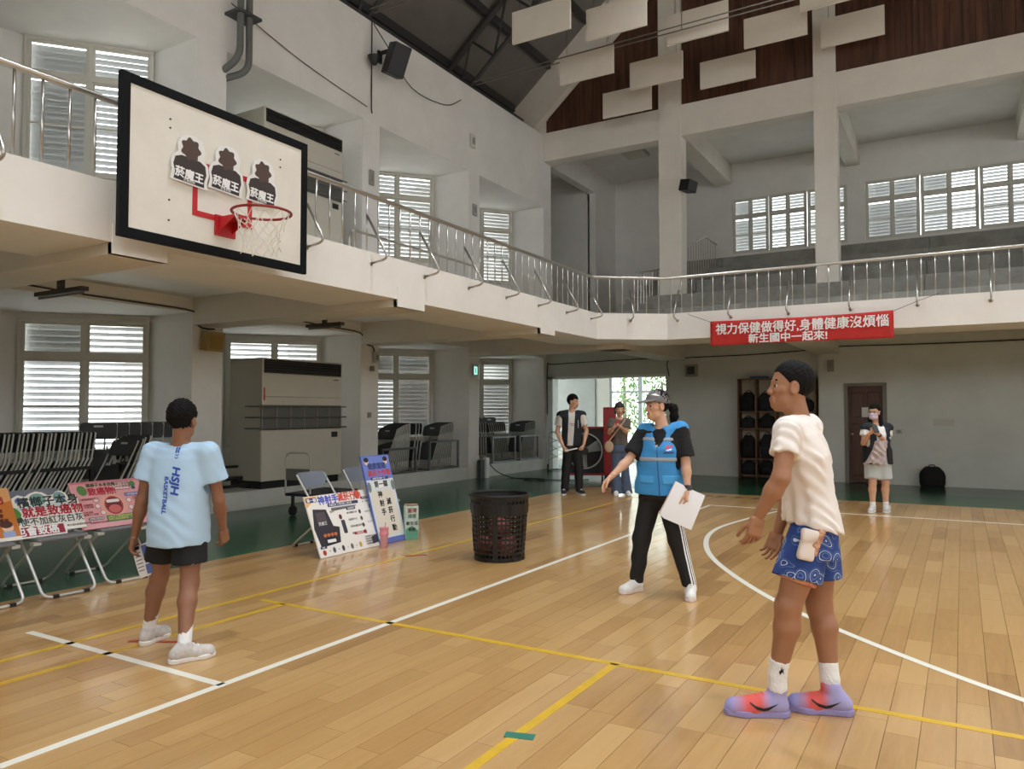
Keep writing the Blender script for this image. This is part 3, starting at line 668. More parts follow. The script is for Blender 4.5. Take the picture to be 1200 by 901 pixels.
for k in range(3): putf('b', (-9.3, 14.38 + k * .1, PH + .01), 0, 'dark folded chair leaning right behind the exit sign pillar', 'folded chairs behind pillar', rx_=.12)
for k in range(9): putf('b', (-9.32, 14.98 + k * .08, PH + .03), 0, 'dark folded chair in the rack in the middle of the entrance bay', 'folded chairs in the third rack', rx_=.38 - k * .01)
for k in range(2): putf('b', (-9.7, 15.15 + .6 * k, PH + .12), R(75), 'dark folded chair with its back to the room behind the entrance bay racks', 'folded chairs behind the racks', rx_=-.05)
for k in range(9): putf('b', (-9.32, 16.1 + k * .085, PH + .03), 0, 'dark folded chair in the rack beside the entrance jamb', 'folded chairs in the fourth rack', rx_=-.3 + k * .03)
M_RACK = mat('grey_rack_tube', (92, 94, 96), .5)
def rack(y0, y1, lab, m=M_RACK, h=.5):
    t = empty('chair_rack', (-9.28, y0, PH), label=lab, cat='rack', group='chair racks'); L = y1 - y0; q = .02
    for xx in (-.5, 0.0):
        for nm, a, c in (('rail', (xx - q, 0, 0), (xx + q, L, .04)), ('rail', (xx - q, 0, h - .04), (xx + q, L, h)), ('upright', (xx - q * .95, 0, .04), (xx + q * .95, .04, h - .04)), ('upright', (xx - q * .95, L - .04, .04), (xx + q * .95, L, h - .04))):
            g = MB(); g.box(a, c); g.build(nm, m, t)
    for yy in (0, L - .04): g = MB(); g.box((-.5 + q, yy, 0), (-q, yy + .04, .04)); g.build('crossbar', m, t)
rack(3.94, 5.5, 'black chair rack frame under the near louvred window', M_BLACK, .52); rack(5.85, 6.8, 'short black chair rack frame beside the pillar with the ochre box', M_BLACK, .52)
rack(10.95, 11.98, 'dark grey chair rack frame nearest the air conditioner'); rack(12.4, 13.45, 'dark grey chair rack frame before the exit sign pillar', mat('grey_rack_tube2', (104, 108, 112), .5), .6)
rack(14.8, 15.85, 'grey chair rack frame in the middle of the entrance bay', mat('grey_rack_tube3', (132, 136, 140), .5), .62); rack(16.05, 17.0, 'grey chair rack frame beside the entrance jamb', MATS['grey_rack_tube3'], .62)

# ---- posters
def poster(name, loc, tilt, lab, W, H, m, rz=90, outline=None, t=.012, roll=0):
    o = empty(name, loc, 0, lab, 'poster'); o.rotation_euler = (-tilt, roll, R(rz)); flat(o, outline or rect(-W / 2, 0, W / 2, H), t / 2, m, 'board', t); return o
yf = -.0067
WI = mat('white_ink', (242, 242, 242), .6)
# orange
P = poster('orange_poster', (-6.33, 2.9, .458), R(33), 'orange illustrated poster leaning on a grey folding chair', .6, .46, mat('white_board', (240, 236, 230), .6))
flat(P, rect(-.3, .03, .3, .46), yf, ink((206, 122, 44))); flat(P, [(-.3, .27), (.1, .29), (.3, .345), (.3, .46), (-.3, .46)], yf - .0006, ink((226, 168, 110)))
text('新角色', .115, (-.1, yf - .0018, .325), ink((168, 36, 36)), P, bold=.003); text('」', .09, (.21, yf - .0018, .33), ink((168, 36, 36)), P)
for i, s in enumerate(('檳榔是致癌物,心臟', '牙齒、口腔、嘴,會', '產生癌前病變與纖維', '化危害健康。')): text(s, .036, (-.08, yf - .0015, .245 - i * .042), ink((90, 40, 24)), P, bold=.0006)
for xx, cc in ((.06, (70, 72, 84)), (.22, (84, 44, 36)), (-.12, (60, 50, 50))):
    flat(P, oval(xx, .115, .042, .045), yf - .0008, ink((240, 204, 176)), 'print_figure'); flat(P, oval(xx - .005, .138, .046, .03), yf - .0014, ink(cc), 'print_figure'); flat(P, rrect(xx - .045, .032, xx + .045, .08, .015), yf - .001, ink((150, 170, 214)), 'print_figure')
# white die-cut with green fruit
out = [(-.27, 0), (.15, 0), (.16, .035), (.32, .035), (.32, .33), (.245, .335), (.235, .37), (.2, .395), (.16, .39), (.13, .365), (.09, .36), (.05, .395), (0, .405), (-.05, .39), (-.09, .365), (-.14, .385), (-.19, .36), (-.2, .32), (-.27, .315), (-.29, .25)]
P = poster('fruit_poster', (-6.335, 3.40, .458), R(33), 'white die-cut poster with a green fruit and red and black lettering', .5, .5, mat('white_board', (240, 236, 230), .6), outline=out)
flat(P, oval(.0, .33, .065, .055), yf, ink((130, 172, 166)), 'print_figure'); flat(P, oval(.175, .335, .05, .05), yf, ink((134, 170, 178)), 'print_figure'); flat(P, oval(-.14, .33, .035, .03), yf, ink((112, 140, 196)), 'print_figure'); flat(P, oval(.05, .26, .25, .03), yf, ink((206, 222, 222)), 'print_figure')
flat(P, oval(-.215, .235, .07, .045, rot=-.7), yf - .0006, ink((92, 142, 62)), 'print_figure'); flat(P, oval(-.2, .175, .05, .035, rot=-.5), yf - .0003, ink((44, 70, 48)), 'print_figure')
text('檳榔子本身', .098, (-.165, yf - .0018, .275), ink((40, 52, 52)), P, bold=.0025); text('就是致癌物', .098, (-.15, yf - .0018, .185), ink((184, 30, 52)), P, bold=.0025)
text('即使不加紅灰白灰', .075, (-.255, yf - .0018, .108), ink((52, 66, 72)), P, bold=.0008, sx=.96); flat(P, rect(-.25, .012, .14, .092), yf, ink((150, 36, 58))); text('也會致癌', .084, (-.24, yf - .0018, .024), WI, P, bold=.002)
text('衛生福利部國民健康署', .02, (.165, yf - .0015, .06), ink((90, 90, 90)), P)
# pink
P = poster('pink_poster', (-6.37, 4.015, .458), R(32), 'pink poster with a drawn open mouth leaning on a grey folding chair', .64, .45, mat('pink_board', (230, 168, 174), .6), roll=0)
flat(P, rect(-.31, .43, .31, .45), yf, ink((206, 130, 142))); flat(P, oval(-.225, .365, .04, .05, rot=.4), yf, ink((92, 142, 76)), 'print_figure')
text('檳榔子本身就是', .038, (-.18, yf - .0015, .395), ink((66, 92, 62)), P, bold=.001); text('致癌物!', .078, (-.18, yf - .0018, .318), ink((190, 40, 56)), P, bold=.0025)
flat(P, rrect(.05, .345, .215, .425, .008), yf, ink((120, 60, 66))); flat(P, rrect(.055, .35, .21, .42, .006), yf - .0006, ink((240, 206, 206))); text('檳榔子造成的\n口內炎會變癌', .026, (.062, yf - .0018, .395), ink((50, 34, 36)), P)
flat(P, oval(.245, .395, .028, .03), yf - .0003, ink((84, 140, 82)), 'print_figure'); flat(P, rrect(.228, .34, .262, .375, .008), yf - .0003, ink((70, 74, 110)), 'print_figure')
flat(P, oval(.015, .205, .125, .105), yf, ink((236, 178, 164)), 'print_figure'); flat(P, oval(.015, .2, .083, .09), yf - .0006, ink((172, 62, 66)), 'print_figure'); flat(P, oval(.015, .2, .068, .074), yf - .0012, ink((120, 40, 48)), 'print_figure')
flat(P, oval(.015, .165, .056, .04), yf - .0018, ink((214, 112, 112)), 'print_figure'); flat(P, rrect(-.045, .228, .075, .258, .014), yf - .0018, WI, 'print_figure')
for i, (x, z) in enumerate(((-.13, .265), (-.13, .205), (-.1, .14), (.165, .235), (.165, .165))):
    flat(P, oval(x, z, .025, .025), yf, ink((190, 90, 100)), 'print_figure'); flat(P, oval(x, z, .02, .02), yf - .0006, ink((246, 226, 222)), 'print_figure')
for i, (x, z, s) in enumerate(((-.27, .27, '口腔黏膜變紅變白'), (-.25, .215, '牙齒磨損\n牙周疾病'), (-.27, .145, '口腔潰瘍\n兩週以上未癒'), (.2, .25, '口腔黏膜\n下纖維化'), (.2, .175, '張口困難'))): text(s, .021, (x, yf - .0012, z), ink((150, 40, 60)), P)
flat(P, rrect(.14, .275, .29, .31, .012), yf, ink((84, 96, 170))); text('口腔癌前病變', .024, (.15, yf - .0014, .283), WI, P)
flat(P, rect(-.085, .045, .2, .108), yf, ink((78, 130, 92))); text('30歲以上嚼檳榔者每兩年\n免費口腔黏膜檢查一次', .023, (-.075, yf - .0014, .082), ink((236, 226, 120)), P)
flat(P, rrect(-.245, .075, -.105, .105, .012), yf, ink((120, 110, 116))); text('定期口腔檢查', .021, (-.235, yf - .0014, .082), WI, P); text('早期發現早期治療', .02, (-.24, yf - .0012, .045), ink((120, 40, 60)), P)
# arcade poster
P = poster('game_poster', (-5.49, 6.055, 0.002), R(23), 'white poster with a drawn arcade basketball game leaning on a folding chair', .98, .64, mat('white_board', (240, 236, 230), .6), t=.014)
y2 = -.0078
flat(P, [(-.485, .52), (-.3, .635), (-.485, .635)], y2, ink((240, 186, 110))); flat(P, rrect(-.475, .57, -.33, .62, .012), y2 - .0006, ink((62, 62, 110))); text('第一關', .042, (-.465, y2 - .0016, .578), WI, P, bold=.001)
text('神射手', .1, (-.32, y2 - .0016, .545), ink((80, 92, 190)), P, bold=.003); text('滅菸行動', .1, (-.03, y2 - .0016, .555), ink((214, 84, 66)), P, bold=.003, sx=.9); flat(P, oval(.27, .595, .042, .05), y2, ink((178, 74, 44)), 'print_figure')
flat(P, rrect(-.2, .5, .26, .535, .014), y2, ink((60, 56, 96))); text('挑戰投籃 打倒菸魔王 贏好禮', .027, (-.18, y2 - .0014, .508), WI, P)
flat(P, [(-.44, .1), (-.16, .12), (-.12, .28), (-.2, .3), (-.24, .48), (-.42, .5), (-.47, .3)], y2, ink((50, 46, 56)), 'print_figure'); flat(P, rect(-.4, .35, -.27, .46), y2 - .0006, ink((84, 74, 80)), 'print_figure'); text('菸魔王', .04, (-.395, y2 - .0016, .325), WI, P)
for i in range(4): flat(P, oval(-.35 + i * .05, .215, .022, .018), y2 - .0008, ink((196, 110, 60)), 'print_figure')
flat(P, rect(-.36, .12, -.2, .185), y2 - .0008, ink((26, 26, 32)), 'print_figure'); flat(P, rect(-.34, .135, -.22, .168), y2 - .0014, WI, 'print_figure')
flat(P, oval(-.065, .38, .022, .028), y2, ink((110, 44, 44)), 'print_figure'); flat(P, rrect(-.075, .2, -.02, .345, .015), y2, ink((56, 60, 74)), 'print_figure')
flat(P, rrect(.05, .44, .19, .475, .012), y2, ink((60, 56, 96))); text('遊戲規則', .026, (.07, y2 - .0014, .448), WI, P); flat(P, rrect(.32, .535, .47, .565, .012), y2, ink((60, 56, 96))); text('計分方式', .026, (.335, y2 - .0014, .541), WI, P)
for i, s in enumerate(('每人限投六球', '投進得十分', '打倒大魔王加分', '限時三十秒')): text(s, .026, (.04, y2 - .001, .4 - i * .075), ink((60, 60, 66)), P); flat(P, oval(.24, .405 - i * .075, .018, .024), y2, ink((96, 76, 80) if i % 2 else (60, 62, 80)), 'print_figure')
for i, s in enumerate(('A 一百分', 'B 五十分', 'C 三十分')): text(s, .026, (.32, y2 - .001, .5 - i * .115), ink((60, 60, 66)), P); flat(P, rrect(.41, .42 - i * .115, .45, .47 - i * .115, .01), y2, ink((70, 70, 82)), 'print_figure')
text('A+', .075, (.4, y2 - .0012, .2), ink((178, 52, 70)), P, bold=.003); flat(P, rrect(.07, .165, .25, .195, .012), y2, ink((196, 44, 50))); text('成績達標', .026, (.1, y2 - .0014, .171), WI, P)
flat(P, rrect(-.46, .085, -.37, .112, .01), y2, ink((60, 56, 96))); text('流程', .022, (-.44, y2 - .0014, .09), WI, P); flat(P, oval(-.42, .045, .024, .028), y2, ink((178, 66, 48)), 'print_figure')
for i, c in enumerate(((80, 84, 96), (60, 60, 64), (110, 104, 100), (206, 168, 60))): flat(P, oval(-.28 + i * .13, .055, .02, .03), y2, ink(c), 'print_figure'); text('→', .03, (-.36 + i * .13, y2 - .001, .045), ink((120, 120, 120)), P)
for i in range(4): text('完成挑戰即可兌換獎品', .02, (.2, y2 - .001, .115 - i * .026), ink((90, 90, 96)), P)
flat(P, [(.3, .03), (.48, .06), (.48, .14), (.3, .11)], y2, ink((52, 50, 70)))
# tall sign
P = poster('standing_sign', (-5.49, 6.68, 0.002), R(17), 'tall blue and cream standing sign with vertical brush lettering', .47, 1.0, mat('blue_board', (96, 112, 186), .6), t=.02)
y3 = -.0108
flat(P, rect(-.225, .06, .225, .97), y3, ink((214, 224, 226))); flat(P, rrect(-.19, .09, .19, .6, .06), y3 - .0006, ink((226, 218, 204))); flat(P, [(-.225, .72), (.225, .72), (.225, .985), (-.225, .985)], y3 - .0003, ink((112, 132, 206)))
for s, x, z, c in (('健康闖關', -.16, .845, (60, 70, 120)), ('滅菸大作戰', -.18, .765, (196, 66, 66))): text(s, .06 if c[0] > 230 else .078, (x, y3 - .0016, z), ink(c), P, bold=.002)
for xx in (-.16, .16): flat(P, oval(xx, .93, .035, .04), y3 - .001, ink((236, 200, 176)), 'print_figure'); flat(P, oval(xx, .95, .04, .028), y3 - .0016, ink((44, 38, 44)), 'print_figure')
flat(P, rrect(-.15, .715, .15, .748, .01), y3 - .0012, ink((60, 66, 130))); text('遠離菸檳 健康一生', .026, (-.12, y3 - .002, .722), WI, P)
for xx in (-.2, .2): flat(P, oval(xx, .64, .03, .06), y3 - .001, ink((120, 128, 124)), 'print_figure')
flat(P, rect(-.13, .625, .13, .7), y3 - .0012, ink((236, 236, 232))); text('第一關', .078, (0, y3 - .0022, .635), M_INK, P, bold=.002, align='CENTER')
for i, ch in enumerate('神射手'): text(ch, .08, (-.09, y3 - .0016, .52 - i * .1), M_INK, P, bold=.0025)
for i, ch in enumerate('滅菸行動'): text(ch, .08, (.03, y3 - .0016, .43 - i * .1), M_INK, P, bold=.0025)
# tumbler and carton
t = empty('tumbler', (-5.36, 6.37, 0), label='pink lidded tumbler with straw standing before the tall blue sign', cat='tumbler')
g = MB(); g.lathe([(0, 0), (.034, 0), (.037, .01), (.045, .13), (.045, .135)], 20); g.build('cup', mat('pink_glitter', (206, 150, 154), .4), t, smooth=True)
g = MB(); g.lathe([(.05, .13), (.051, .155), (.047, .16), (.047, .2), (.05, .202), (.05, .215), (0, .217)], 20); g.build('lid', mat('pink_plastic', (222, 140, 150), .35), t, smooth=True)
g = MB(); g.tube([(.012, 0, .21), (.02, 0, .27)], .0045, 8); g.build('straw', MATS['pink_plastic'], t)
t = empty('drink_carton', (-5.46, 6.96, 0), R(52), label='white and green printed cardboard carton standing alone on the floor', cat='carton')
g = MB(); g.box((-.075, -.05, 0), (.075, .05, .37)); g.add([(-.075, -.05, .37), (.075, -.05, .37), (.075, .05, .37), (-.075, .05, .37), (-.07, 0, .4), (.07, 0, .4)], [(0, 1, 5, 4), (2, 3, 4, 5), (1, 2, 5), (3, 0, 4)]); g.build('carton', mat('carton_board', (222, 222, 214), .6, var=.15, vscale=14, rgb2=(150, 190, 178)), t)
g = MB(); g.box((-.07, -.04, .385), (.07, .04, .398)); g.build('carton_flap', mat('kraft', (168, 120, 74), .7), t)
flat(t, [(-.074, .0), (.074, .0), (.074, .1), (.0, .16), (-.074, .12)], -.0503, ink((96, 160, 136))); 
for i, (s, z, sz, c) in enumerate((('臺灣', .31, .055, (150, 84, 70)), ('健康', .25, .05, (90, 120, 110)), ('新生活', .17, .045, (40, 44, 44)), ('樂動', .1, .045, (40, 60, 54)))): text(s, sz, (0, -.0515, z), ink(c), t, align='CENTER', bold=.0012)

# ---- black basket with holes and balls
bk = empty('ball_basket', (-3.99, 6.5, 0), label='tall black plastic basket with square holes standing on the court', cat='basket')
g = MB(); NB = 40; r0, r1, HB = .246, .292, .62
rowsz = [.02, .05, .085, .12, .155, .19, .225, .26, .295, .33, .365, .40, .52, .56, HB]
def bp_(i, z, th=0): a = 2 * math.pi * i / NB; r_ = r0 + (r1 - r0) * z / HB - th; return (r_ * math.cos(a), r_ * math.sin(a), z)
rows_ = [(0, .03, 0)] + [(.03 + .047 * k, .03 + .047 * (k + 1), 1) for k in range(9)] + [(.453, .545, 0), (.545, .6, 2), (.6, .63, 0)]
for za, zb_, hole in rows_:
    for i in range(NB):
        solid = (hole == 0) or (i % 8 == 0)
        if solid: g.add([bp_(i, za), bp_(i + 1, za), bp_(i + 1, zb_), bp_(i, zb_)], [(0, 1, 2, 3)]); continue
        m1 = .15; zi0 = za + (zb_ - za) * .2; zi1 = zb_ - (zb_ - za) * .2
        O = [bp_(i, za), bp_(i + 1, za), bp_(i + 1, zb_), bp_(i, zb_)]; I = [bp_(i + m1, zi0), bp_(i + 1 - m1, zi0), bp_(i + 1 - m1, zi1), bp_(i + m1, zi1)]
        g.add(O + I, [(0, 1, 5, 4), (1, 2, 6, 5), (2, 3, 7, 6), (3, 0, 4, 7)])
me = g.mesh('basket_wall'); o = link('basket_wall', me, M_BLACK, bk); so = o.modifiers.new('thick', 'SOLIDIFY'); so.thickness = .006
g = MB(); g.lathe([(0, .0), (r0 - .004, 0), (r0 - .004, .012), (0, .012)], 40); g.build('basket_floor', M_BLACK, bk)
g = MB(); g.tube([( (r1 + .008) * math.cos(a), (r1 + .008) * math.sin(a), .635) for a in [2 * math.pi * i / 40 for i in range(40)]], .015, 8, closed=True); g.build('basket_rim', M_BLACK, bk, smooth=True)
M_BALL = mat('dark_orange_ball', (130, 62, 52), .6)
def uvball(r_, n=20): 
    g = MB(); g.lathe([(max(r_ * math.sin(math.pi * i / n), 1e-4), -r_ * math.cos(math.pi * i / n)) for i in range(n + 1)], 28); return g
for i, (x, y, z) in enumerate(((-4.1, 6.43, .122), (-3.87, 6.43, .122), (-3.99, 6.64, .122), (-3.985, 6.5, .296))):
    lb = ['orange basketball on the basket floor beside its wall', 'orange basketball on the basket floor', 'orange basketball at the back of the basket floor', 'orange basketball on top of the others in the black basket'][i]
    g = uvball(.105); o = g.build('basketball', M_BALL, loc=(x, y, z), label=lb, cat='ball', group='basketballs in the basket', smooth=True)

# ---- banner
ban = empty('banner', (-3.75, YFB - .07, 2.6), label='red cloth banner with white lettering tied below the balcony railing', cat='banner')
g = MB(); nx, nz = 40, 10; BW, BH = 2.86, .43
def bpt(i, j): x = BW * i / nx; z = BH * j / nz; return (x, .012 * math.sin(x * 3.1 + z * 4) + .008 * math.sin(x * 7 - z * 6) - .01, z + .06 * x / BW * 0 + .01 * math.sin(x * 1.1) - .03 * math.sin(math.pi * x / BW) * (z / BH))
g.add([bpt(i, j) for j in range(nz + 1) for i in range(nx + 1)], [(j * (nx + 1) + i, j * (nx + 1) + i + 1, (j + 1) * (nx + 1) + i + 1, (j + 1) * (nx + 1) + i) for j in range(nz) for i in range(nx)])
bo = g.build('cloth', mat('red_banner_cloth', (196, 46, 42), .75, var=.06, vscale=5), ban, smooth=True); so = bo.modifiers.new('thick', 'SOLIDIFY'); so.thickness = .003
text('視力保健做得好,身體健康沒煩惱', .2, (BW / 2 + .02, -.036, .205), WI, ban, bold=.004, align='CENTER', sx=.95, ext=.002)
text('新生國中一起來!', .165, (1.28, -.036, .035), WI, ban, bold=.004, align='CENTER', sx=1.05, ext=.002)
g = MB(); g.tube([(0, 0, .42), (-.35, .0, .56), (-.45, .1, .62)], .004, 5); g.tube([(BW, 0, .42), (BW + .35, .02, .56), (BW + .62, .1, .66)], .004, 5); g.build('tie_cord', M_CABLE, ban)

# ---- acoustic panels hanging under the roof
M_PAN = mat('cream_panel', (218, 210, 196), .8, var=.03, vscale=3)
pl = [(-7.07, 11.95, 8.27, 'nearest the black wall speaker'), (-6.0, 12.9, 8.47, 'beside the steel truss'), (-7.07, 13.9, 8.23, 'crossed by the tie rods beside the white rake band'), (-6.2, 15.6, 8.57, 'overlapping the white column'), (-7.16, 16.3, 8.35, 'lowest against the brown cladding'),
      (-4.88, 14.25, 8.67, 'crossed by the tie rods beside the column'), (-4.88, 16.45, 8.61, 'low against cladding between the columns'), (-3.64, 15.3, 8.74, 'right under the rods between the columns'), (-2.4, 16.7, 9.03, 'overlapping the second column'), (-2.5, 14.9, 9.0, 'high beside the second column'), (-1.2, 16.0, 9.62, 'high on the right of the second column'), (.6, 16.5, 10.4, 'highest against the cladding')]
for x, y, z, wh in pl:
    t = empty('acoustic_panel', (x, y, z), label='cream rectangular acoustic panel hanging ' + wh, cat='panel', group='acoustic panels under the roof')
    g = MB(); g.box((0, 0, 0), (1.2, .05, .6)); g.build('panel', M_PAN, t, .004)
    for xx in (.15, 1.05): g = MB(); g.tube([(xx, .025, .6), (xx, .025, roof_at(x + xx) - z - .12)], .004, 4); g.build('wire', M_CABLE, t)
for yy, z, x0 in ((14.0, 8.75, -9.2), (10.56, 8.8, -9.2)):
    g = MB(); g.tube([(x0, yy, z), (8, yy, z + .1)], .014, 6); g.tube([(x0, yy - .12, z + .02), (8, yy - .12, z + .16)], .014, 6); g.tube([(-4.5, yy, z + .04), (-4.5, yy, 13)], .01, 5); g.build('tie_rod', mat('tie_rod_steel', (120, 116, 110), .5, metal=.4), roof)

# ---- loudspeakers, boxes, pipes on the walls
t = empty('wall_speaker', (-9.2, 10.75, 7.55), label='black loudspeaker tilted on a bracket high on the white wall', cat='speaker')
T = Matrix.Translation((.38, .0, .35)) @ Matrix.Rotation(R(22), 4, 'Y') @ Matrix.Rotation(R(-25), 4, 'Z')
g = MB(); g.box((-.15, -.17, -.28), (.15, .17, .28), T); g.build('cabinet', mat('navy_black', (24, 28, 34), .5), t, .012)
g = MB(); g.box((.0, -.03, .55), (.36, .03, .6)); g.box((-.04, -.05, .4), (0, .05, .62)); g.build('bracket', M_BLACK, t)
g = MB(); g.lathe([(0, 0), (.05, .01), (.1, .1), (.12, .16), (0, .15)], 16, (0.12, -.32, .2)); g.build('horn', M_BLACK, t, smooth=True)
g = MB(); g.tube([(-.02, -.22, 1.1), (-.02, -.22, -.55), (-.02, -.2, -.62)], .012, 6); g.tube(crom([(.0, -.2, 1.05), (.1, .1, .7), (.03, .9, .25), (.03, 2.0, .3), (.03, 2.6, .62)], 5), .01, 5); g.build('cable', M_CABLE, t)
t = empty('column_speaker', (-5.56, 17.2, 6.6), label='small black loudspeaker on the side of the gallery column', cat='speaker')
g = MB(); g.box((.02, -.16, -.0), (.3, .16, .26), Matrix.Rotation(R(12), 4, 'Y') @ Matrix.Rotation(R(-20), 4, 'Z')); g.build('cabinet', M_BLACK, t, .01); g = MB(); g.box((-.01, -.02, .1), (.1, .03, .16)); g.build('bracket', M_BLACK, t)
t = empty('box_speaker', (-9.23, 6.96, 2.3), label='ochre wooden box speaker under the beam on the near pillar', cat='speaker')
g = MB(); g.box((0, .0, .03), (.16, .28, .3), Matrix.Rotation(R(8), 4, 'Y')); g.build('cabinet', mat('ochre_wood', (168, 140, 84), .6), t, .006); g = MB(); g.box((.03, .03, .06), (.166, .25, .27), Matrix.Rotation(R(8), 4, 'Y')); g.build('grille', mat('ochre_cloth', (150, 124, 72), .9), t)
t = empty('exit_sign', (-9.24, 13.94, 2.25), label='small lit green exit sign on the pillar beside the entrance', cat='sign')
g = MB(); g.box((0, -.04, 0), (.05, .1, .26)); g.build('housing', mat('sign_housing', (200, 206, 204), .5), t); g = MB(); g.box((.05, -.028, .03), (.055, .088, .2)); g.build('lit_panel', mat('lit_green', (150, 235, 205), .5, emit=1.2), t)
g = MB(); g.box((.055, .015, .06), (.058, .045, .17)); g.build('figure', mat('sign_green', (20, 120, 84), .5), t)
for nm, loc, d, c, lb in (('emergency_light', (-9.24, 10.62, 2.35), (.06, .14, .2), (190, 190, 186), 'pale emergency light box on the pillar beside the lower air conditioner'), ('junction_box', (-9.24, 10.56, 2.2), (.04, .09, .09), (130, 128, 120), 'small grey junction box under the emergency light'), ('light_switch', (-9.24, 10.5, 1.35), (.02, .09, .1), (176, 158, 134), 'small beige switch on pillar below the emergency light'),
                              ('wall_box', (-9.24, 10.5, 5.6), (.03, .12, .28), (150, 148, 140), 'grey wall plate beside the upper louvred window bay'), ('wall_box', (-9.24, 13.9, 5.8), (.03, .16, .26), (168, 166, 158), 'pale wall box between the two upper window bays'), ('wall_box', (-9.24, 13.8, 7.3), (.04, .18, .3), (206, 204, 196), 'cream double box above the upper window bays'), ('wall_vent', (-5.55, 17.3, 2.28), (.28, .09, .28), (150, 150, 142), 'square grey vent box on the wall beside the entrance'), ('thermostat', (-1.16, 17.07, 1.02), (.12, .03, .09), (176, 174, 164), 'small wall switch beside the brown door'), ('wall_lamp', (-2.42, 17.0, 2.3), (.13, .1, .24), (150, 148, 140), 'grey wall lamp between shelf and brown door'), ('wall_notice', (-.5, 17.085, 1.18), (.36, .012, .14), (196, 196, 188), 'pale notice plate on the wall right of the brown door'), ('door_notice', (-1.78, 17.118, 1.35), (.16, .006, .2), (214, 212, 204), 'paper notice taped to the brown door')):
    t = empty(nm, loc, label=lb, cat=nm.replace('_', ' ')); g = MB(); g.box((0, 0, 0), d); g.build('case', mat('box_%d_%d_%d' % c, c, .5), t, .006 if min(d) > .02 else 0)
    if nm == 'wall_vent': g = MB(); g.box((.05, -.006, .05), (.23, .0, .23)); g.build('grille', M_DGREY, t)
    elif min(d) > .015:
        g = MB(); f = (.25, .75)
        if d[0] == min(d): g.box((d[0], d[1] * .25, d[2] * .25), (d[0] + .005, d[1] * .75, d[2] * .75))
        else: g.box((d[0] * .25, -.005, d[2] * .25), (d[0] * .75, 0, d[2] * .75))
        g.build('cover', mat('box_cover', (140, 138, 130), .5), t)
# down pipe at the top of the left wall
t = empty('drain_pipe', (-9.02, 7.42, 6.4), label='dark grey drain pipe bending above the upper air conditioner bay', cat='pipe')
for dy, r_ in ((0, .05), (.16, .05)):
    g = MB(); g.tube(roundpath([(0, dy, 3.6), (0, dy, .25 - dy), (-.35, dy * .2 - .12, .02 - dy * .4)], .18, 6), r_, 12); pp = g.build('pipe', mat('grey_pipe', (96, 98, 94), .45), t, smooth=True)
g = MB(); g.box((-.25, -.1, .9), (.09, .32, .94)); g.build('clamp', M_DGREY, t)
# cables
def cable(pts, lab, r_=.012, name='cable'):
    g = MB(); g.tube(crom(pts, 5), r_, 5); g.build(name, M_CABLE, label=lab, cat='cable', smooth=True)
cable([(-9.2, 4.2, 2.93), (-9.21, 5.2, 2.89), (-9.215, 6.0, 2.88), (-9.22, 6.84, 2.86), (-9.22, 6.87, 2.72), (-9.22, 7.0, 2.64), (-9.22, 7.2, 2.64)], 'dark cable along the beam above the near louvred window')
cable([(-9.2, 8.4, 2.95), (-9.21, 9.4, 2.9), (-9.22, 10.25, 2.87), (-9.22, 10.35, 2.72), (-9.22, 10.5, 2.66), (-9.22, 10.62, 2.64), (-9.21, 10.66, 2.5)], 'dark cable along the beam above the lower air conditioner')
cable([(-9.2, 17.35, 1.4), (-9.2, 17.36, 2.6), (-9.0, 17.36, 2.68), (-7.5, 17.36, 2.72), (-6.2, 17.36, 2.74)], 'dark cable above the entrance opening')
cable([(-5.95, 17.36, 2.3), (-5.98, 17.36, 2.66), (-5.6, 17.36, 2.72), (-4, 17.36, 2.74), (-2.65, 17.34, 2.8), (-2.4, 17.07, 2.82), (0, 17.07, 2.8), (3, 17.07, 2.82)], 'long dark cable across the back wall above the brown door')
cable([(-9.2, 7.4, 7.5), (-9.215, 8.8, 7.2), (-9.21, 10.4, 7.0)], 'thin cable sagging across the wall above the upper air conditioner', .008)
# fluorescent fixtures
for loc, rz, L, lb in (((-8.7, 4.5, 2.68), 0, .9, 'dark slim tube light under the near balcony beam'), ((-8.4, 8.2, 2.68), 0, .7, 'slim tube light under the balcony above the air conditioner'), ((-1.6, 18.8, 8.52), 0, 3.2, 'long slim tube light under the gallery ceiling')):
    t = empty('tube_light', loc, rz, lb, 'light'); g = MB(); g.box((0, -.04, .03), (L, .04, .075)); g.build('housing', mat('dark_lamp_housing', (70, 68, 64), .5), t); g = MB(); g.tube([(.03, 0, .012), (L - .03, 0, .012)], .014, 8); g.build('tube', mat('unlit_tube', (120, 118, 112), .3), t, smooth=True)
    g = MB(); g.box((L * .45, -.02, .07), (L * .55, .02, .19 if loc[2] < 5 else .09)); g.build('mount', M_DGREY, t)
g = MB(); g.box((-7.9, 19.2, 8.5), (-7.3, 19.8, 8.6)); g.build('ceiling_vent', mat('vent_cream', (200, 196, 180), .6), label='square cream vent in the gallery ceiling', cat='vent')
g = MB(); g.box((-6.6, 14.6, ZS), (-6.15, 14.9, ZS + .2)); g.build('crate', mat('dark_red_plastic', (92, 22, 26), .5), label='dark red crate on the balcony floor behind the railing corner', cat='crate', bevel=.01)

